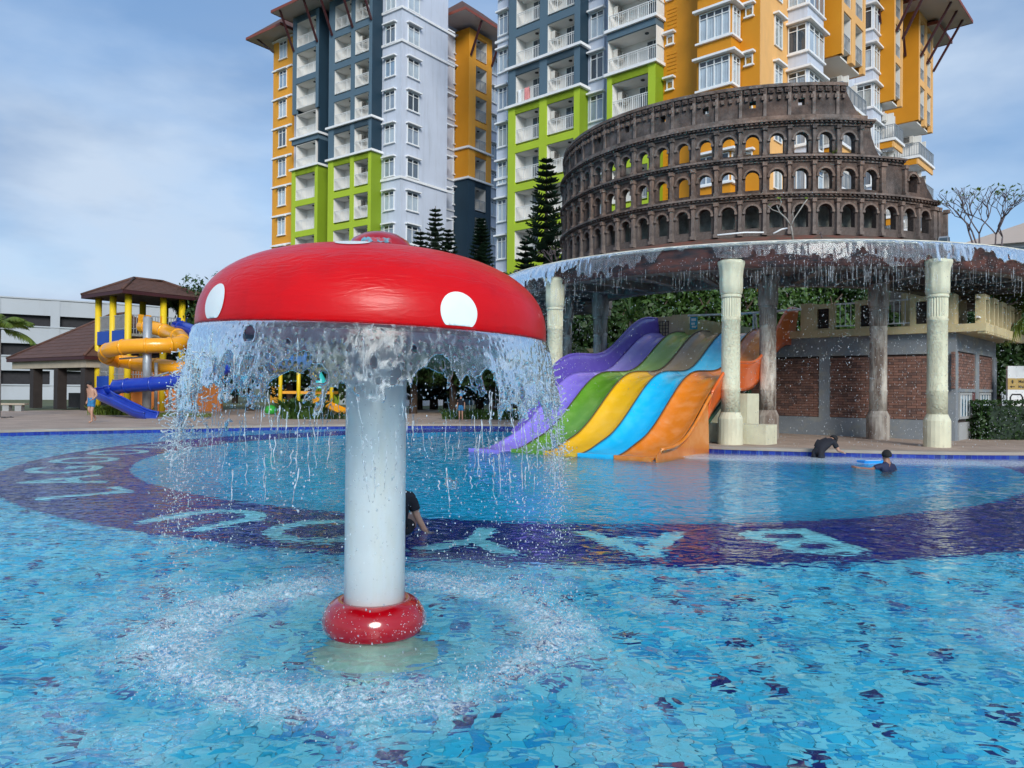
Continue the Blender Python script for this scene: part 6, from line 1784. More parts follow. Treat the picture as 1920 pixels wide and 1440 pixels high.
# bare frangipani trees
def bare(label, base, h, seed, levels=5, lean=(0, 0), group=None, stems=3, th=0.055):
    o = thing("bare_tree", label, "tree", base, 0, group); r = random.Random(seed); m = MB(); lv = MB()
    def grow(p, d, ln, rad_, k):
        q = p + d * ln; mid = p.lerp(q, .5) + Vector((r.uniform(-.1, .1), r.uniform(-.1, .1), 0)) * ln
        m.tube([p, mid, q], [rad_, rad_ * .85, rad_ * .75], 6)
        if k == 0:
            if r.random() < 0.35:
                for i in range(3):
                    a = r.random() * 6.28; t = q + Vector((math.cos(a), math.sin(a), .4)) * 0.16 * h / 2; s_ = Vector((-math.sin(a), math.cos(a), 0)) * .03; lv.add([tuple(q), tuple(q.lerp(t, .5) - s_), tuple(t), tuple(q.lerp(t, .5) + s_)], [(0, 1, 2, 3)])
            return
        for i in range(r.choice((2, 2, 3))):
            a = r.random() * 6.28; sp = r.uniform(.45, .85)
            nd = (d + Vector((math.cos(a), math.sin(a), r.uniform(-.05, .35))) * sp).normalized()
            grow(q, nd, ln * r.uniform(.62, .85), rad_ * .72, k - 1)
    for s in range(stems):
        a = r.random() * 6.28
        grow(Vector((r.uniform(-.15, .15), r.uniform(-.15, .15), -.1)), Vector((math.cos(a) * .28 + lean[0], math.sin(a) * .28 + lean[1], 1)).normalized(), h * 0.34, th, levels)
    m.build("branches", M_barkd, o, True)
    if lv.v: lv.build("leaves", L_lime, o)
    return o
p = at(1832, 440, 22.6); bare("bare frangipani tree rising behind the canopy rim at right", (p.x, p.y, 5.80), 2.1, 21, 4, (0.05, 0), stems=3, th=0.030)
p = at(1872, 440, 22.8); bare("second bare frangipani at the right edge of the canopy rim", (p.x, p.y, 5.80), 2.0, 33, 4, (0.10, 0), stems=2, th=0.028)
p = at(1487, 428, 21.8); sap = thing("sapling", "thin pale forked sapling in front of the lowest arches", "tree", (p.x, p.y, 5.95))
m = MB()
for pl_, r0 in (([(0, 0, 0), (-.03, 0, .25), (-.06, 0, .40)], .032), ([(-.06, 0, .40), (-.20, 0, .62), (-.38, 0, .78), (-.46, .02, .98)], .024), ([(-.06, 0, .40), (.02, 0, .60), (.18, 0, .84), (.32, 0, 1.06), (.40, 0, 1.16)], .022), ([(-.38, 0, .78), (-.60, 0, .86), (-.72, 0, .98)], .014), ([(-.42, 0, .88), (-.34, 0, 1.05), (-.36, 0, 1.16)], .012), ([(.02, 0, .60), (-.02, 0, .74), (.0, 0, .82)], .012)):
    m.tube(pl_, [r0 * (1 - 0.35 * i / len(pl_)) for i in range(len(pl_))], 6)
m.build("stem", M_barkg, sap, True)
m = MB(); rr_ = random.Random(2)
for c in ((-.72, 0, .98), (.40, 0, 1.16), (-.36, 0, 1.16)):
    for i in range(5):
        a = rr_.random() * 6.28; t = Vector(c) + Vector((math.cos(a), math.sin(a) * .4, .5)) * .12; s_ = Vector((.02, 0, .02)); m.add([c, tuple(Vector(c).lerp(t, .5) - s_), tuple(t), tuple(Vector(c).lerp(t, .5) + s_)], [(0, 1, 2, 3)])
m.build("leaves", L_lime, sap)
p = at(1541, 424, 22.0); bare("tiny twig growing beside the thin pale sapling", (p.x, p.y, 6.12), 0.32, 9, 1, stems=1, th=0.018)
p = at(1036, 480, 26.5); bare("leafless grey shrub at the left foot of the arena facade", (p.x, p.y, 5.85), 0.9, 12, 3, stems=3, th=0.018)
p = at(1568, 288, 23.45); tuft("green weed sprouting on the arena cornice", (p.x, p.y, 8.90), 0.10, 0.06, 0.18, 40, L_lime, 12)
# ================================================================== people
M_skin = mat("skin_brown", (0.34, 0.17, 0.11), 0.5, 0.06, 6); M_skinl = mat("skin_tan", (0.48, 0.27, 0.19), 0.5, 0.06, 6)
M_hair = mat("hair_black", (0.010, 0.009, 0.010), 0.85, 0.2, 20); M_tee = mat("cloth_black", (0.012, 0.013, 0.020), 0.85, 0.2, 8); M_shorts = mat("cloth_blue", (0.03, 0.19, 0.42), 0.8, 0.12, 8)
M_navysuit = mat("cloth_navy", (0.012, 0.018, 0.06), 0.7, 0.2, 8); M_capb = mat("cap_blue", (0.12, 0.40, 0.75), 0.7, 0.1)
BONES = [("pelvis", None), ("spine", "pelvis"), ("chest", "spine"), ("neck", "chest"), ("head", "neck"), ("crown", "head"), ("nose", "head"),
         ("shl", "chest"), ("ell", "shl"), ("wrl", "ell"), ("hal", "wrl"), ("shr", "chest"), ("elr", "shr"), ("wrr", "elr"), ("har", "wrr"),
         ("hil", "pelvis"), ("knl", "hil"), ("anl", "knl"), ("tol", "anl"), ("hir", "pelvis"), ("knr", "hir"), ("anr", "knr"), ("tor", "anr")]
RADI = dict(pelvis=.135, spine=.125, chest=.145, neck=.058, head=.088, crown=.078, nose=.020, shl=.062, ell=.043, wrl=.032, hal=.036, shr=.062, elr=.043, wrr=.032, har=.036,
            hil=.085, knl=.058, anl=.040, tol=.034, hir=.085, knr=.058, anr=.040, tor=.034)
def person(label, loc, rz, J, skin, clothes, scale=1.0, hair=True, hairmat=None):
    """J: joint -> position for a 1.7 m body (x right, y facing direction, z up). One continuous skinned body; clothing, hair and hands' fingers are children"""
    o = thing("person", label, "person", loc, rz)
    o.scale = (scale,) * 3
    names = [b_[0] for b_ in BONES]; idx_ = {n: i for i, n in enumerate(names)}
    me = bpy.data.meshes.new("body_rig")
    me.from_pydata([J[n] for n in names], [(idx_[n], idx_[p_]) for n, p_ in BONES if p_], [])
    ob = bpy.data.objects.new("body_rig", me); COL.objects.link(ob)
    md = ob.modifiers.new("skin", 'SKIN'); md.use_smooth_shade = True; md.branch_smoothing = 0.6
    sk = me.skin_vertices[0].data
    for n in names:
        r = RADI[n]; sk[idx_[n]].radius = (r * (1.25 if n in ("chest", "pelvis", "spine") else 1.0), r * (0.85 if n in ("chest", "pelvis", "spine") else 1.0))
    sk[0].use_root = True
    ob.modifiers.new("sub", 'SUBSURF').levels = 2; ob.modifiers["sub"].render_levels = 2
    dg = bpy.context.evaluated_depsgraph_get(); bm_ = bpy.data.meshes.new_from_object(ob.evaluated_get(dg))
    bpy.data.objects.remove(ob, do_unlink=True)
    bm_.materials.clear(); bm_.materials.append(skin)
    put("body", bm_, o)
    nv = len(bm_.vertices); co = np.zeros(nv * 3); bm_.vertices.foreach_get("co", co); co = co.reshape(-1, 3)
    no = np.zeros(nv * 3); bm_.vertices.foreach_get("normal", no); no = no.reshape(-1, 3)
    segs = [(n, np.array(J[p_]), np.array(J[n])) for n, p_ in BONES if p_]
    D = []; T = []
    for n, a, b_ in segs:
        d = b_ - a; t = np.clip(((co - a) @ d) / max(1e-9, d @ d), 0, 1); D.append(np.linalg.norm(co - (a + t[:, None] * d), axis=1)); T.append(t)
    D = np.array(D); T = np.array(T); bi = D.argmin(0); bt = T[bi, np.arange(nv)]
    lab = np.array([segs[i][0] for i in bi])
    for nm, m_, rule, off in clothes:
        sel = np.zeros(nv, bool)
        for bn, t0, t1 in rule: sel |= (lab == bn) & (bt >= t0 - 1e-6) & (bt <= t1 + 1e-6)
        fs = [tuple(p_.vertices) for p_ in bm_.polygons if sum(bool(sel[v]) for v in p_.vertices) >= (1 if nm == "shirt" else 3)]
        if not fs: continue
        used = sorted({v for f in fs for v in f}); rm_ = {v: i for i, v in enumerate(used)}
        q = MB(); q.v = [tuple(co[v] + no[v] * off) for v in used] + [tuple(co[v] + no[v] * 0.002) for v in used]
        q.f = [tuple(rm_[v] for v in f) for f in fs]
        ec = {}
        for f in q.f:
            for i in range(len(f)):
                e_ = (f[i], f[(i + 1) % len(f)]); ec[tuple(sorted(e_))] = ec.get(tuple(sorted(e_)), []) + [e_]
        k = len(used)
        for e_ in [v[0] for v in ec.values() if len(v) == 1]: q.f.append((e_[1], e_[0], e_[0] + k, e_[1] + k))
        q.m = [0] * len(q.f); q.build(nm, m_, o, True)
    # fingers
    for h_, w_ in (("hal", "wrl"), ("har", "wrr")):
        a = Vector(J[w_]); b_ = Vector(J[h_]); d = (b_ - a).normalized(); s_ = d.cross(Vector((0, 1, 0.3))).normalized()
        q = MB()
        for i, ln in enumerate((0.070, 0.082, 0.078, 0.062)):
            c = b_ + s_ * ((i - 1.5) * 0.019); q.tube([c - d * 0.01, c + d * ln * .55 + Vector((0, .008, 0)), c + d * ln + Vector((0, .02, 0))], [0.010, 0.0095, 0.007], 6)
        q.tube([b_ - d * 0.03 + s_ * 0.03, b_ + s_ * 0.055 + d * 0.01, b_ + s_ * 0.06 + d * 0.04], [0.012, 0.011, 0.008], 6)
        q.build("finger", skin, o, True)
    hc = Vector(J["head"]); fw = (Vector(J["nose"]) - hc).normalized(); sd = fw.cross((Vector(J["crown"]) - hc).normalized()).normalized(); up = sd.cross(fw)
    q = MB()
    for s in (-1, 1): q.lathe([(0.001, -0.008), (0.010, 0.0), (0.001, 0.008)], 8, tuple(hc + fw * 0.083 + sd * 0.032 * s + up * 0.022))
    q.build("eyes", M_hair, o)
    if hair:                                   # a cap of hair round crown and back of the head
        hr_ = np.random.default_rng(5); c0 = hc + (Vector(J["crown"]) - hc) * 0.55 - fw * 0.012; rows = []
        for i in range(9):
            th_ = math.pi * (0.02 + 0.60 * i / 8); row = []
            for j in range(18):
                a = 2 * math.pi * j / 18; f_ = math.cos(a); lim = th_ * (1.0 if f_ < 0.2 else 1 - 0.42 * (f_ - 0.2))
                v = up * math.cos(lim) * 0.118 + (fw * math.cos(a) * 0.108 + sd * math.sin(a) * 0.098) * math.sin(lim)
                row.append(tuple(c0 + v * (1 + 0.03 * hr_.normal())))
            rows.append(row)
        q = MB(); q.grid(rows, closed=True); q.build("hair", hairmat or M_hair, o, True)
    return o
STAND = dict(pelvis=(0, 0, .93), spine=(0, 0, 1.10), chest=(0, .01, 1.30), neck=(0, 0, 1.46), head=(0, .02, 1.57), crown=(0, .015, 1.64), nose=(0, .112, 1.565),
             shl=(-.175, 0, 1.38), ell=(-.24, -.02, 1.12), wrl=(-.25, .05, .89), hal=(-.25, .07, .80), shr=(.175, 0, 1.38), elr=(.24, -.02, 1.12), wrr=(.25, .05, .89), har=(.25, .07, .80),
             hil=(-.09, 0, .86), knl=(-.10, .02, .48), anl=(-.10, 0, .08), tol=(-.11, .15, .03), hir=(.09, 0, .86), knr=(.10, .02, .48), anr=(.10, 0, .08), tor=(.11, .15, .03))
def J_(**k):
    d = dict(STAND); d.update(k); return d
SHORTS = ("shorts", M_shorts, [("spine", 0, .45), ("hil", 0, 1), ("hir", 0, 1), ("knl", 0, .62), ("knr", 0, .62)], 0.022)
def TEE(m_): return ("shirt", m_, [("spine", 0, 1), ("chest", 0, 1), ("shl", 0, 1), ("shr", 0, 1), ("ell", 0, .62), ("elr", 0, .62), ("hil", 0, .35), ("hir", 0, .35), ("neck", 0, .35)], 0.018)
p = atz(172, 793, DECKZ)
walk = J_(chest=(0, .05, 1.30), neck=(0, .09, 1.45), head=(0, .15, 1.54), crown=(0, .17, 1.61), nose=(0, .235, 1.505),
          shl=(-.18, .04, 1.37), ell=(-.27, .02, 1.12), wrl=(-.30, .20, .98), hal=(-.31, .28, .95), shr=(.18, .05, 1.37), elr=(.27, -.06, 1.13), wrr=(.34, -.10, .92), har=(.37, -.09, .84),
          knl=(-.10, .10, .48), anl=(-.08, .06, .08), tol=(-.08, .21, .03), knr=(.09, .06, .50), anr=(.08, -.26, .20), tor=(.08, -.20, .07))
person("shirtless person in blue shorts walking along the far deck", tuple(p), RAD(160), walk, M_skinl, [SHORTS], 1.0)
p = atz(1541, 858, 0.0)
bend = J_(pelvis=(0, 0, .80), spine=(0, .10, .96), chest=(0, .28, 1.10), neck=(0, .44, 1.17), head=(0, .56, 1.15), crown=(0, .63, 1.16), nose=(0, .60, 1.06),
          shl=(-.19, .30, 1.14), ell=(-.26, .20, .88), wrl=(-.22, .30, .68), hal=(-.20, .36, .60), shr=(.19, .34, 1.13), elr=(.26, .44, .90), wrr=(.22, .62, .86), har=(.20, .70, .84))
person("person in black shirt bending over the water below the columns", (p.x - 0.1, p.y, -0.72), RAD(-60), bend, M_skinl, [TEE(M_tee), ("shorts", M_tee, SHORTS[2], 0.022)], 1.0)
p = atz(1663, 880, 0.0)
person("swimmer with only dark head and shoulders above water near the waterfall", (p.x, p.y, -1.27), RAD(25), J_(wrl=(-.42, .35, 1.30), ell=(-.34, .12, 1.29), hal=(-.46, .43, 1.31)), M_skin, [TEE(M_navysuit)], 0.98)
p = atz(1640, 868, 0.0)
q = thing("swim_board", "bright blue foam swim board floating left of the swimmer", "float", (p.x, p.y + 0.1, 0.0), RAD(12))
m = MB(); m.prism([(-.32, -.14), (-.26, -.19), (.24, -.19), (.33, -.1), (.35, 0), (.33, .1), (.24, .19), (-.26, .19), (-.32, .14)], -0.02, 0.045); m.build("board", mat("foam_blue", (0.01, 0.30, 0.80), 0.5, 0.1), q)
m = MB(); m.box(-.2, .2, -.02, .02, 0.046, 0.052); m.build("stripe", M_trim, q)
p = atz(742, 1006, 0.0)
sit = J_(pelvis=(0, 0, .12), spine=(0, .05, .30), chest=(0, .12, .50), neck=(0, .14, .66), head=(0, .18, .77), crown=(0, .18, .84), nose=(0, .27, .765),
         hil=(-.09, .04, .10), knl=(-.16, .42, .32), anl=(-.14, .62, .02), tol=(-.14, .76, -.02), hir=(.09, .04, .10), knr=(.16, .42, .32), anr=(.14, .62, .02), tor=(.14, .76, -.02),
         shl=(-.175, .12, .58), ell=(-.27, .08, .34), wrl=(-.33, .18, .12), hal=(-.34, .22, .04), shr=(.175, .12, .58), elr=(.25, .16, .33), wrr=(.36, .20, .12), har=(.385, .22, .03))
person("person in black sitting in the water behind the mushroom stem", (p.x - 0.05, p.y + 0.2, -0.16), RAD(0), sit, M_skinl, [TEE(M_tee), ("shorts", M_tee, SHORTS[2], 0.022)], 0.98)
p = atz(858, 792, DECKZ)
person("child with blue cap on the far deck behind the mushroom's water", (p.x, p.y + 2.2, DECKZ), RAD(170), J_(), M_skinl, [TEE(M_tee), SHORTS], 0.72, True, M_capb)

# ================================================================== small things
# playground glimpsed through the falling water
pg = thing("playground", "toy play structure with orange slide seen through the mushroom's water", "playground", tuple(at(560, 770, 43))[:2] + (DECKZ,))
def PGp(x, y, d=42.5):
    v = at(x, y, d); return v - Vector(pg.location)
for x in (526, 560, 590, 622):
    m = MB(); b_ = PGp(x, 700); m.tube([(b_.x, b_.y, 0), (b_.x, b_.y, 3.9 if x in (526, 622) else 3.2)], 0.11, 8); m.build("post", M_tyel, pg, True)
m = MB(); a, b_ = PGp(526, 735), PGp(622, 735); m.box(a.x, b_.x, a.y, a.y + 1.6, 1.15, 1.3); m.build("platform", M_orange, pg)
m = MB(); m.tube([PGp(512, 690), PGp(530, 672), PGp(556, 668), PGp(580, 676), PGp(590, 690)], 0.36, 12); m.build("tube", slidemat("toy_blue", (0.02, 0.22, 0.7), (0.1, 0.3, 0.7)), pg, True)
m = MB(); P_ = [PGp(590, 752, 42), PGp(620, 762, 41.4), PGp(650, 775, 40.8), PGp(664, 783, 40.5)]
for k_, (s0, s1) in enumerate(((-.4, -.34), (.34, .4))):
    m.grid([[v + Vector((0, s, h)) for v in P_ for s, h in ((s0, .22),)], [v + Vector((0, s0, -.1)) for v in P_]])
m.grid([[v + Vector((0, -.4, 0)) for v in P_], [v + Vector((0, .4, 0)) for v in P_]]); m.build("toy_slide", S_ty, pg)
m = MB(); b_ = PGp(600, 728); m.lathe([(0.5, 0), (0.3, .5), (0.02, 1.0)], 12, tuple(b_)); m.build("turret", slidemat("toy_teal", (0.02, 0.42, 0.42), (0.1, 0.5, 0.5)), pg)
m = MB(); b_ = PGp(508, 776); m.lathe([(0.3, 0), (0.36, .2), (0.25, .42), (0.02, .5)], 12, tuple(b_)); m.build("toy_dome", slidemat("toy_green", (0.02, 0.32, 0.03), (0.1, 0.4, 0.1)), pg, True)
# direction sign at the right edge
p = at(1910, 790, 27.0)
sg = thing("direction_sign", "white direction board with tan arrow band at the right edge", "sign", (p.x, p.y, DECKZ), RAD(-8))
M_tan = mat("sign_tan", (0.50, 0.33, 0.10), 0.6, 0.05); M_ink = mat("sign_ink", (0.02, 0.015, 0.01), 0.7, 0.05)
m = MB(); m.box(-0.36, 1.6, 0, 0.12, 0.75, 2.45); m.build("board", M_trim, sg)
m = MB(); m.box(-0.36, 1.6, -0.006, -0.002, 0.75, 0.90); m.build("orange_strip", M_orange, sg)
m = MB(); m.box(-0.36, 1.6, -0.006, -0.002, 1.62, 2.02); bd = m.build("tan_band", M_tan, sg)
m = MB()
m.extr([(-.26, -.0075, 1.90), (-.21, -.0075, 1.97), (-.16, -.0075, 1.90)], (0, -.002, 0)); m.box(-.225, -.195, -.0095, -.0075, 1.83, 1.90); m.box(-.25, -.17, -.0095, -.0075, 1.855, 1.875)
m.extr([(-.30, -.0075, 1.72), (-.23, -.0075, 1.765), (-.23, -.0075, 1.675)], (0, -.002, 0)); m.box(-.23, -.13, -.0095, -.0075, 1.705, 1.735); m.build("arrow", M_ink, bd)
for tx, z in (("Main Pool", 1.90), ("Main Toilet", 1.72)):
    o = put("lettering", textmesh(tx, 0.13, 0.002, M_ink, 'LEFT'), bd, (-0.02, -0.010, z), rot=(math.pi / 2, 0, 0))
for k_, (x0, x1) in enumerate(((-.75, -.33), (0.02, 1.2))):
    m = MB(); m.tube([(x0, -.7, 0.1), (x0, -.7, 1.35), (x0 + .06, -.7, 1.45), (x1 - .06, -.7, 1.45), (x1, -.7, 1.35), (x1, -.7, 0.1)], 0.028, 6); m.tube([(x0, -.7, 1.0), (x1, -.7, 1.0)], 0.022, 6)
    v = sg.location; m.build("bike_rail", M_black, loc=tuple(v), label=("black tube rail just left of the direction board", "black tube rail in front of the direction board")[k_], category="rail", smooth=True)
# bench and slippers on the far-left deck
p = atz(25, 771, DECKZ); bn = thing("bench", "low stone bench on the deck at the far left", "bench", (p.x, p.y, DECKZ), RAD(3))
m = MB(); m.box(-0.8, 0.62, 0, 0.45, 0.36, 0.46); m.build("seat", M_fasc, bn)
for s in (-.6, .1): m = MB(); m.box(s - 0.06, s + 0.3, 0.06, 0.4, 0, 0.358); m.build("leg", M_cemw, bn)
for k_, (x, y) in enumerate(((8, 784), (19, 783))):
    p = atz(x, y, DECKZ); m = MB(); m.prism([(-.12, -.04), (0, -.055), (.12, -.04), (.14, 0), (.12, .04), (0, .05), (-.12, .04)], 0, 0.03); m.tube([(0.07, 0, .03), (0.02, -.05, .05), (-.02, -.055, .02)], 0.008, 5); m.tube([(0.07, 0, .03), (0.02, .05, .05), (-.02, .05, .02)], 0.008, 5)
    m.build("slipper", M_black, loc=(p.x, p.y, DECKZ + 0.001), rz=0.5 * k_, label=("dark slipper left on the deck, nearest the picture's left edge", "dark slipper left on the deck, the one farther right")[k_], category="slipper")
# floodlight and pipes on the planter
p = at(1769, 437, 23.0); fl = thing("floodlight", "grey floodlight standing at the right end of the arena facade", "floodlight", (p.x, p.y, 5.95), RAD(-35))
m = MB(); m.box(-.13, .13, -.1, .1, 0, .16); m.build("housing", M_black, fl)
m = MB(); m.bar((-.15, 0, .1), (-.15, 0, .34), .03); m.bar((.15, 0, .1), (.15, 0, .34), .03); m.build("bracket", M_black, fl)
m = MB(); m.extr([(-.13, -.08, .16), (.13, -.08, .16), (.13, .02, .36), (-.13, .02, .36)], (0, .1, .05)); m.build("head", M_galv, fl); m = MB(); m.extr([(-.11, -.084, .18), (.11, -.084, .18), (.11, .01, .345), (-.11, .01, .345)], (0, -.004, -.002)); m.build("lens", M_dglass, fl)
for (x0, y0, x1, y1, lab) in ((1345, 441, 1432, 436, "thin white pipe lying on the canopy planter below the middle arches"), (1450, 438, 1476, 428, "short bent white pipe on the planter beside the sapling")):
    a, b_ = at(x0, y0, 22.0), at(x1, y1, 22.0); m = MB(); m.tube([a, a.lerp(b_, .6) + Vector((0, 0, .03)), b_], 0.025, 6); m.build("water_pipe", M_trim, label=lab, category="pipe", smooth=True)
# ================================================================== mushroom fountain
M_red = mat("mushroom_red", (0.60, 0.0008, 0.003), 0.34, 0.06, 2.0, 0.05, 9, spec=0.25, coat=0.10, dirt=(0.42, 0.004, 0.008), damt=0.6, dscale=(1.5, 1.5, 1.5))
M_redbase = mat("collar_red", (0.36, 0.001, 0.006), 0.15, 0.12, 3.0, 0.05, 9, coat=0.8)
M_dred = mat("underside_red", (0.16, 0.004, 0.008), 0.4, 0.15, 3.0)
M_stem = mat("stem_white", (0.58, 0.63, 0.64), 0.35, 0.06, 2.0, 0.04, 14, coat=0.2, dirt=(0.50, 0.50, 0.36), damt=0.5, dscale=(2.5, 2.5, .35), dlo=0.52, dhi=0.8)
M_dot = mat("dot_white", (0.80, 0.82, 0.80), 0.35, 0.06, 6.0, 0.1, 30)
M_nubblue = mat("worn_blue_paint", (0.10, 0.30, 0.40), 0.5, 0.5, 40, dirt=(0.40, 0.01, 0.02), damt=0.9, dscale=(9, 9, 9), dlo=0.45, dhi=0.55)
# long brush-like wrinkles of wet paint on the cap
t_ = M_red.node_tree
wv = t_.nodes.new("ShaderNodeTexNoise"); wv.inputs["Scale"].default_value = 4.2; wv.inputs["Detail"].default_value = 8; wv.inputs["Distortion"].default_value = 1.6
mpw = t_.nodes.new("ShaderNodeMapping"); mpw.inputs["Scale"].default_value = (1, 1, 4.5)
tcw = t_.nodes.new("ShaderNodeTexCoord"); t_.links.new(tcw.outputs["Object"], mpw.inputs[0]); t_.links.new(mpw.outputs[0], wv.inputs["Vector"])
bw = t_.nodes.new("ShaderNodeBump"); bw.inputs["Distance"].default_value = 0.030
sz_ = t_.nodes.new("ShaderNodeSeparateXYZ"); mz_ = t_.nodes.new("ShaderNodeMapRange"); mz_.inputs[1].default_value = 2.12; mz_.inputs[2].default_value = 2.45; mz_.inputs[3].default_value = 0.10; mz_.inputs[4].default_value = 0.65
t_.links.new(tcw.outputs["Object"], sz_.inputs[0]); t_.links.new(sz_.outputs[2], mz_.inputs[0]); t_.links.new(mz_.outputs[0], bw.inputs["Strength"])
t_.links.new(wv.outputs[0], bw.inputs["Height"])
pb = t_.nodes["Principled BSDF"]
t_.links.new(pb.inputs["Normal"].links[0].from_socket, bw.inputs["Normal"]); t_.links.new(bw.outputs[0], pb.inputs["Normal"]); t_.links.new(bw.outputs[0], pb.inputs["Coat Normal"])

mush = thing("mushroom_fountain", "large red mushroom fountain with white dots standing in the pool", "fountain", tuple(MUSH))
CAP_R, CAP_Z, CAP_H, CAP_N = 1.165, 2.02, 0.575, 2.45
def caprz(s):                                  # s 0 rim .. 1 apex along a superellipse
    a = s * math.pi / 2
    return CAP_R * max(0, math.cos(a)) ** (2 / CAP_N), CAP_H * max(0, math.sin(a)) ** (2 / CAP_N)
capT = put("cap", None, mush, (0, 0, CAP_Z), rot=(0, RAD(1.8), 0))
prof = [(0.0, -0.02), (0.5, -0.02), (CAP_R - 0.10, -0.025), (CAP_R - 0.035, -0.02), (CAP_R - 0.012, -0.012)]
b = MB(); b.lathe([(CAP_R - 0.02, -0.015), (CAP_R - 0.004, -0.012)] + [caprz(i / 40) for i in range(40)] + [(0.002, CAP_H)], 128)
# parts hang under the mushroom, so the tilt of the cap is baked into them
TILT = Matrix.Translation((0, 0, CAP_Z)) @ Matrix.Rotation(RAD(1.8), 4, 'Y')
bpy.data.objects.remove(capT, do_unlink=True)
def tilted(mb):
    mb.v = [tuple(TILT @ Vector(v)) for v in mb.v]; return mb
cap = tilted(b).build("cap", M_red, mush, True)
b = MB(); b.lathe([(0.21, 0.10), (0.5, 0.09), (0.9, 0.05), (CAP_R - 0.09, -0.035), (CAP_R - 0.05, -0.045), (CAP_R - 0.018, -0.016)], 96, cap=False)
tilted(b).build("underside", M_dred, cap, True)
b = MB(); b.lathe([(0.235, -0.02), (0.225, 0.035), (0.19, 0.085), (0.12, 0.125), (0.05, 0.142), (0.001, 0.145)], 32, (0, 0, CAP_H - 0.01))
nub = tilted(b).build("nub", M_redbase, cap, True)
b = MB()
for k in range(5):
    a0 = -2.0 + k * 0.18
    P = []
    for r_, z_ in ((0.229, 0.030), (0.214, 0.062)):
        P.append([(r_ * math.cos(a0 + j * .07), r_ * math.sin(a0 + j * .07), CAP_H - 0.006 + z_ + 0.004 * math.sin(j * 2.1 + k)) for j in range(4)])
    b.grid(P)
tilted(b).build("worn_lettering", M_nubblue, nub)
def capnormal(r, ph):
    e = 1e-3
    h = lambda q: CAP_H * max(0, 1 - (q / CAP_R) ** CAP_N) ** (1 / CAP_N)
    if r > CAP_R * 0.985: return Vector((math.sin(ph), -math.cos(ph), 0.05)).normalized()
    dh = (h(r + e) - h(r - e)) / (2 * e)
    return Vector((-dh * math.sin(ph), dh * math.cos(ph), 1)).normalized()
def capdot(ph, s0, rad_):
    """white disc painted on the dome: rings of points laid on the surface"""
    L_ = []; acc = 0; last = caprz(0); L_.append((0, 0))
    for i in range(1, 401):
        q = caprz(i / 400); acc += math.hypot(q[0] - last[0], q[1] - last[1]); L_.append((acc, i / 400)); last = q
    arr = np.array(L_)
    rows = []
    for i in range(9):
        rr = rad_ * i / 8 + 1e-4
        row = []
        for j in range(48):
            a = 2 * math.pi * j / 48
            m_ = s0 + rr * math.sin(a)
            m_ = max(0.004, m_)
            s_ = float(np.interp(m_, arr[:, 0], arr[:, 1]))
            r_, z_ = caprz(s_)
            r0 = caprz(float(np.interp(s0, arr[:, 0], arr[:, 1])))[0]
            p_ = ph + rr * math.cos(a) / max(0.25, (r_ + r0) / 2)
            nn = capnormal(r_, p_)
            row.append(tuple(Vector((r_ * math.sin(p_), -r_ * math.cos(p_), z_)) + nn * 0.004))
        rows.append(row)
    q = MB(); q.grid(rows, closed=True)
    tilted(q).build("dot", M_dot, cap, True)
for ph, s0, r_ in ((33, 0.085, 0.118), (-44, 0.10, 0.115), (105, 0.10, 0.115), (180, 0.10, 0.115), (-110, 0.10, 0.115), (-4, 0.76, 0.105), (130, 0.8, 0.105), (-130, 0.8, 0.105), (60, 0.98, 0.09)):
    capdot(RAD(ph), s0, r_)
b = MB(); b.lathe([(0.207, -0.36), (0.206, 0.5), (0.205, 1.4), (0.208, 2.10)], 64); b.build("stem", M_stem, mush, True)
b = MB(); b.lathe([(0.20, 0.198), (0.228, 0.212), (0.262, 0.206), (0.305, 0.178), (0.338, 0.130), (0.352, 0.080), (0.350, 0.040), (0.336, 0.008), (0.322, -0.02), (0.29, -0.04), (0.20, -0.05)], 64, cap=False); b.build("collar", M_redbase, mush, True)
M_sand = mat("worn_yellow_tile", (0.42, 0.56, 0.42), 0.5, 0.2, 6)
b = MB(); b.lathe([(0.20, -0.06), (0.27, -0.10), (0.30, -0.20), (0.33, -0.32), (0.40, -0.33), (0.43, -0.36)], 48, cap=False); b.build("plinth", M_sand, mush, True)

def rimz(ph):                                 # height of the tilted rim at azimuth ph (0 towards camera, + to the right)
    return CAP_Z - 0.012 - CAP_R * np.sin(ph) * math.sin(RAD(1.8))
def rimfall(ph, h, v0=0.42):
    return CAP_R - 0.008 + v0 * np.sqrt(2 * np.maximum(h, 0) / 9.81)
G_ = 9.81
NT, NZ_ = 1300, 150
PH = np.linspace(-math.pi, math.pi, NT, endpoint=True); HH = np.linspace(0, 1.0, NZ_) ** 1.1
ph, hh = np.meshgrid(PH, HH)
su = ph * CAP_R
# strength of the flow round the rim: dense at the sides, torn open in front and behind
dens = 0.04 + 0.62 * np.exp(-((ph + 1.22) / 0.50) ** 2) + 0.55 * np.exp(-((ph - 1.28) / 0.42) ** 2) + 0.26 * np.exp(-((ph - 0.05) / 0.26) ** 2) + 0.22 * np.exp(-((np.abs(ph) - 2.4) / 0.5) ** 2)
dens = dens + 0.5 * (fbm(su * 2.3, hh * 1.0, 77, 2) - 0.5)
wx = 0.09 * (fbm(su * 6, hh * 5, 81, 3) - 0.5); wy = 0.12 * (fbm(su * 6 + 9, hh * 5 + 4, 83, 3) - 0.5)
op = np.clip(hh / 0.43 + 0.03 - dens, 0, 1.4)
d1, v1 = cells(su + wx, hh + wy, 0.30, 1.35, 300); d2, v2 = cells(su + wx, hh + wy, 0.12, 1.4, 310); d3, v3 = cells(su + wx * 0.6, hh + wy * 0.6, 0.040, 1.6, 320)
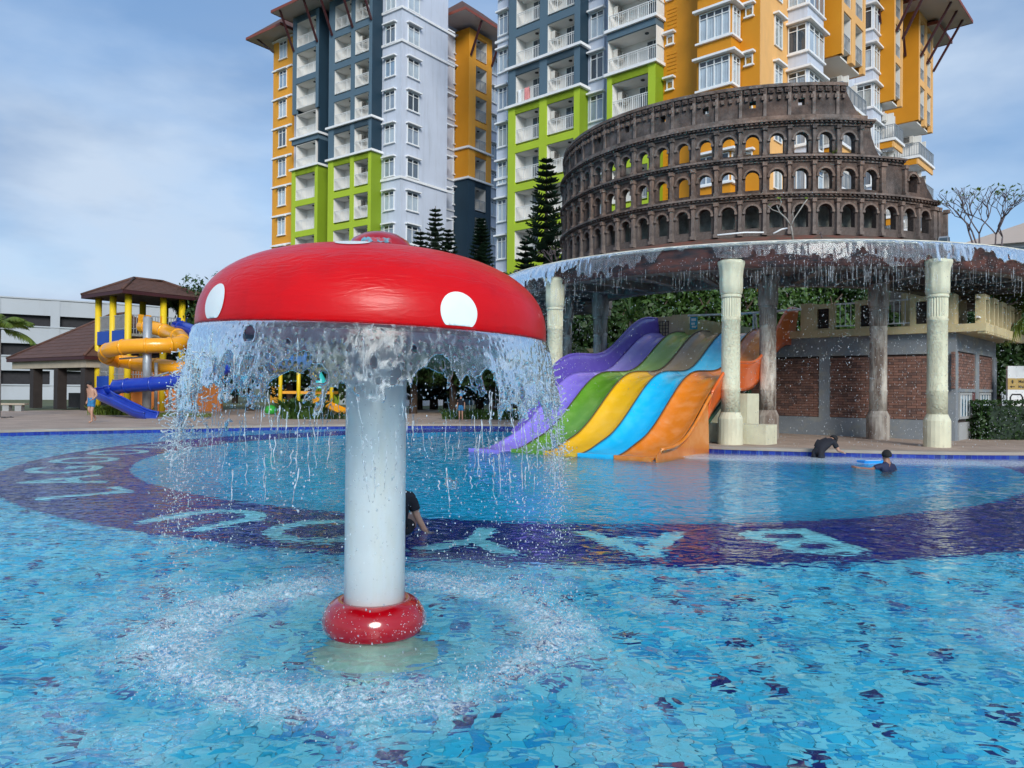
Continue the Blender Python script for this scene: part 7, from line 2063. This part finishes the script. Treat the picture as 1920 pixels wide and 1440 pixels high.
m1 = d1 - (0.95 * op * (0.35 + 0.9 * v1) - 0.05); m2 = d2 - (0.85 * op * (0.15 + 1.1 * v2) - 0.10); m3 = d3 - (0.80 * np.clip(op - 0.25, 0, 2) * (0.1 + 1.2 * v3) - 0.05)
mar = np.minimum(np.minimum(m1 * 0.30, m2 * 0.12), m3 * 0.04)
keep = (mar > 0) & (hh < 0.985)
rr = rimfall(ph, hh, 0.22 + 0.14 * (fbm(su * 2.2, hh * 0.5, 101, 2) - 0.4)) + 0.07 * (fbm(su * 5, hh * 5, 103, 3) - 0.5) * sstep(0.03, 0.4, hh)
fin = fbm(su * 34, hh * 16, 107, 3, 0.6)
side_ = np.exp(-((np.abs(ph) - 1.25) / 0.5) ** 2)
rr = rr + (0.002 + 0.010 * side_) * (fin - 0.5) * sstep(0.0, 0.12, hh)
zt = rimz(ph) - hh
P = np.stack([MUSH.x + rr * np.sin(ph), MUSH.y - rr * np.cos(ph), zt], -1)
Nn = np.stack([np.sin(ph), -np.cos(ph), np.zeros_like(ph)], -1)
th = 0.0025 + 0.010 * np.exp(-(mar / 0.007) ** 2) + (0.001 + 0.003 * side_) * fin
V1, F1 = shell(P, Nn, th, keep)
veil = thing("water_veil", "clear water curtain pouring off the rim of the red mushroom", "falling water", tuple(MUSH))
def offs(V_): return V_ - np.array([MUSH.x, MUSH.y, 0])
put("sheet", npmesh("sheet", offs(V1), F1, M_fall, True), veil)
# threads that string out under the torn sheets
sb = MB(); dC = []; dR = []; dS = []
for k in range(330):
    p_ = rng.uniform(-math.pi, math.pi)
    d_ = 0.50 + 0.25 * math.exp(-((p_ + 1.25) / 0.5) ** 2) + 0.22 * math.exp(-((p_ - 1.25) / 0.5) ** 2)
    h0 = rng.uniform(0.02, 0.75) if rng.random() < 0.4 else rng.uniform(0.40, 0.85)
    ln = rng.uniform(0.05, 0.24)
    v0 = rng.normal(0.27, 0.06); lat = rng.normal(0, 0.10)
    wv_ = rng.uniform(0, 6.28); wa = rng.uniform(0.001, 0.006)
    pts = []; rs = []
    nseg = 9
    r0 = rng.uniform(0.0014, 0.0036)
    for i in range(nseg):
        h = h0 + ln * i / (nseg - 1)
        r_ = CAP_R + v0 * math.sqrt(2 * h / G_)
        q = p_ + lat * (i / nseg) * ln / r_ + wa * math.sin(wv_ + i * 1.3) / r_
        pts.append((r_ * math.sin(q), -r_ * math.cos(q), float(rimz(p_)) - h)); rs.append(r0 * (1.15 + 0.55 * math.sin(wv_ + i * 2.2)) * (1 - 0.5 * i / nseg))
    sb.tube(pts, rs, 5)
    for i in range(rng.integers(1, 5)):
        h = h0 + ln + rng.exponential(0.08)
        r_ = CAP_R + v0 * math.sqrt(2 * h / G_) + rng.normal(0, 0.02); q = p_ + rng.normal(0, 0.02)
        dC.append((r_ * math.sin(q), -r_ * math.cos(q), float(rimz(p_)) - h)); dR.append(r0 * rng.uniform(0.7, 1.7)); dS.append(rng.uniform(1, 2.2))
# ragged outline of spray at both sides
for k in range(280):
    s_ = -1 if rng.random() < 0.62 else 1
    p_ = s_ * rng.normal(1.35, 0.28)
    h0 = rng.uniform(0.15, 0.85); ang = rng.uniform(-0.5, 0.9); ln = rng.uniform(0.02, 0.09)
    r_ = CAP_R + rng.normal(0.24, 0.06) * math.sqrt(2 * h0 / G_) + 0.01
    c_ = Vector((r_ * math.sin(p_), -r_ * math.cos(p_), float(rimz(p_)) - h0))
    d_ = Vector((math.sin(p_) * math.cos(ang), -math.cos(p_) * math.cos(ang) + rng.normal(0, .4), -math.sin(ang) + rng.normal(0, .4))).normalized()
    e_ = c_ + d_ * ln; m_ = (c_ + e_) / 2 + Vector((0, 0, rng.normal(0, 0.012)))
    r0 = rng.uniform(0.0022, 0.005)
    sb.tube([c_, m_, e_], [r0, r0 * 0.7, r0 * 1.3], 5)
    if rng.random() < 0.6:
        dC.append(tuple(e_ + d_ * rng.uniform(0.01, 0.07))); dR.append(r0 * rng.uniform(0.8, 1.6)); dS.append(1.2)
sb.build("thread", M_drop, veil, True, kind="stuff")
for k in range(5200):                          # drops on their way down to the ring of froth
    p_ = rng.uniform(-math.pi, math.pi)
    if rng.random() < 0.45: p_ = rng.normal(1.2 if rng.random() < .5 else -1.1, 0.5)
    h = 2.0 - 1.9 * rng.random() ** 0.75 if rng.random() < 0.6 else rng.uniform(0.3, 1.3)
    h = min(h, 1.99)
    r_ = CAP_R + rng.normal(0.28, 0.10) * math.sqrt(2 * h / G_) + rng.normal(0, 0.02)
    dC.append((r_ * math.sin(p_), -r_ * math.cos(p_), float(rimz(p_)) - h)); dR.append(rng.uniform(0.0012, 0.0046)); dS.append(rng.uniform(1, 1.9))
for k in range(5200):                          # splash thrown up from the froth
    p_ = rng.uniform(-math.pi, math.pi); r_ = rng.normal(1.34, 0.18); h = min(0.5, rng.exponential(0.045))
    dC.append((r_ * math.sin(p_), -r_ * math.cos(p_), 0.008 + h)); dR.append(rng.uniform(0.0012, 0.0052)); dS.append(rng.uniform(0.8, 1.4))
for k in range(420):                           # drops clinging to stem and collar
    p_ = rng.uniform(-1.7, 1.7)
    if rng.random() < 0.55:
        z_ = rng.uniform(0.01, 0.2); r_ = float(np.interp(z_, [0, 0.06, 0.115, 0.175, 0.213], [0.346, 0.357, 0.353, 0.331, 0.29]))
    else:
        z_ = rng.uniform(0.22, 1.7); r_ = 0.2065
    dC.append((r_ * math.sin(p_), -r_ * math.cos(p_), z_)); dR.append(rng.uniform(0.0015, 0.0042)); dS.append(1.0)
Vd, Fd = drops(np.array(dC), np.array(dR), np.array(dS))
put("drop", npmesh("drop", Vd, Fd, M_drop, True), veil, kind="stuff")
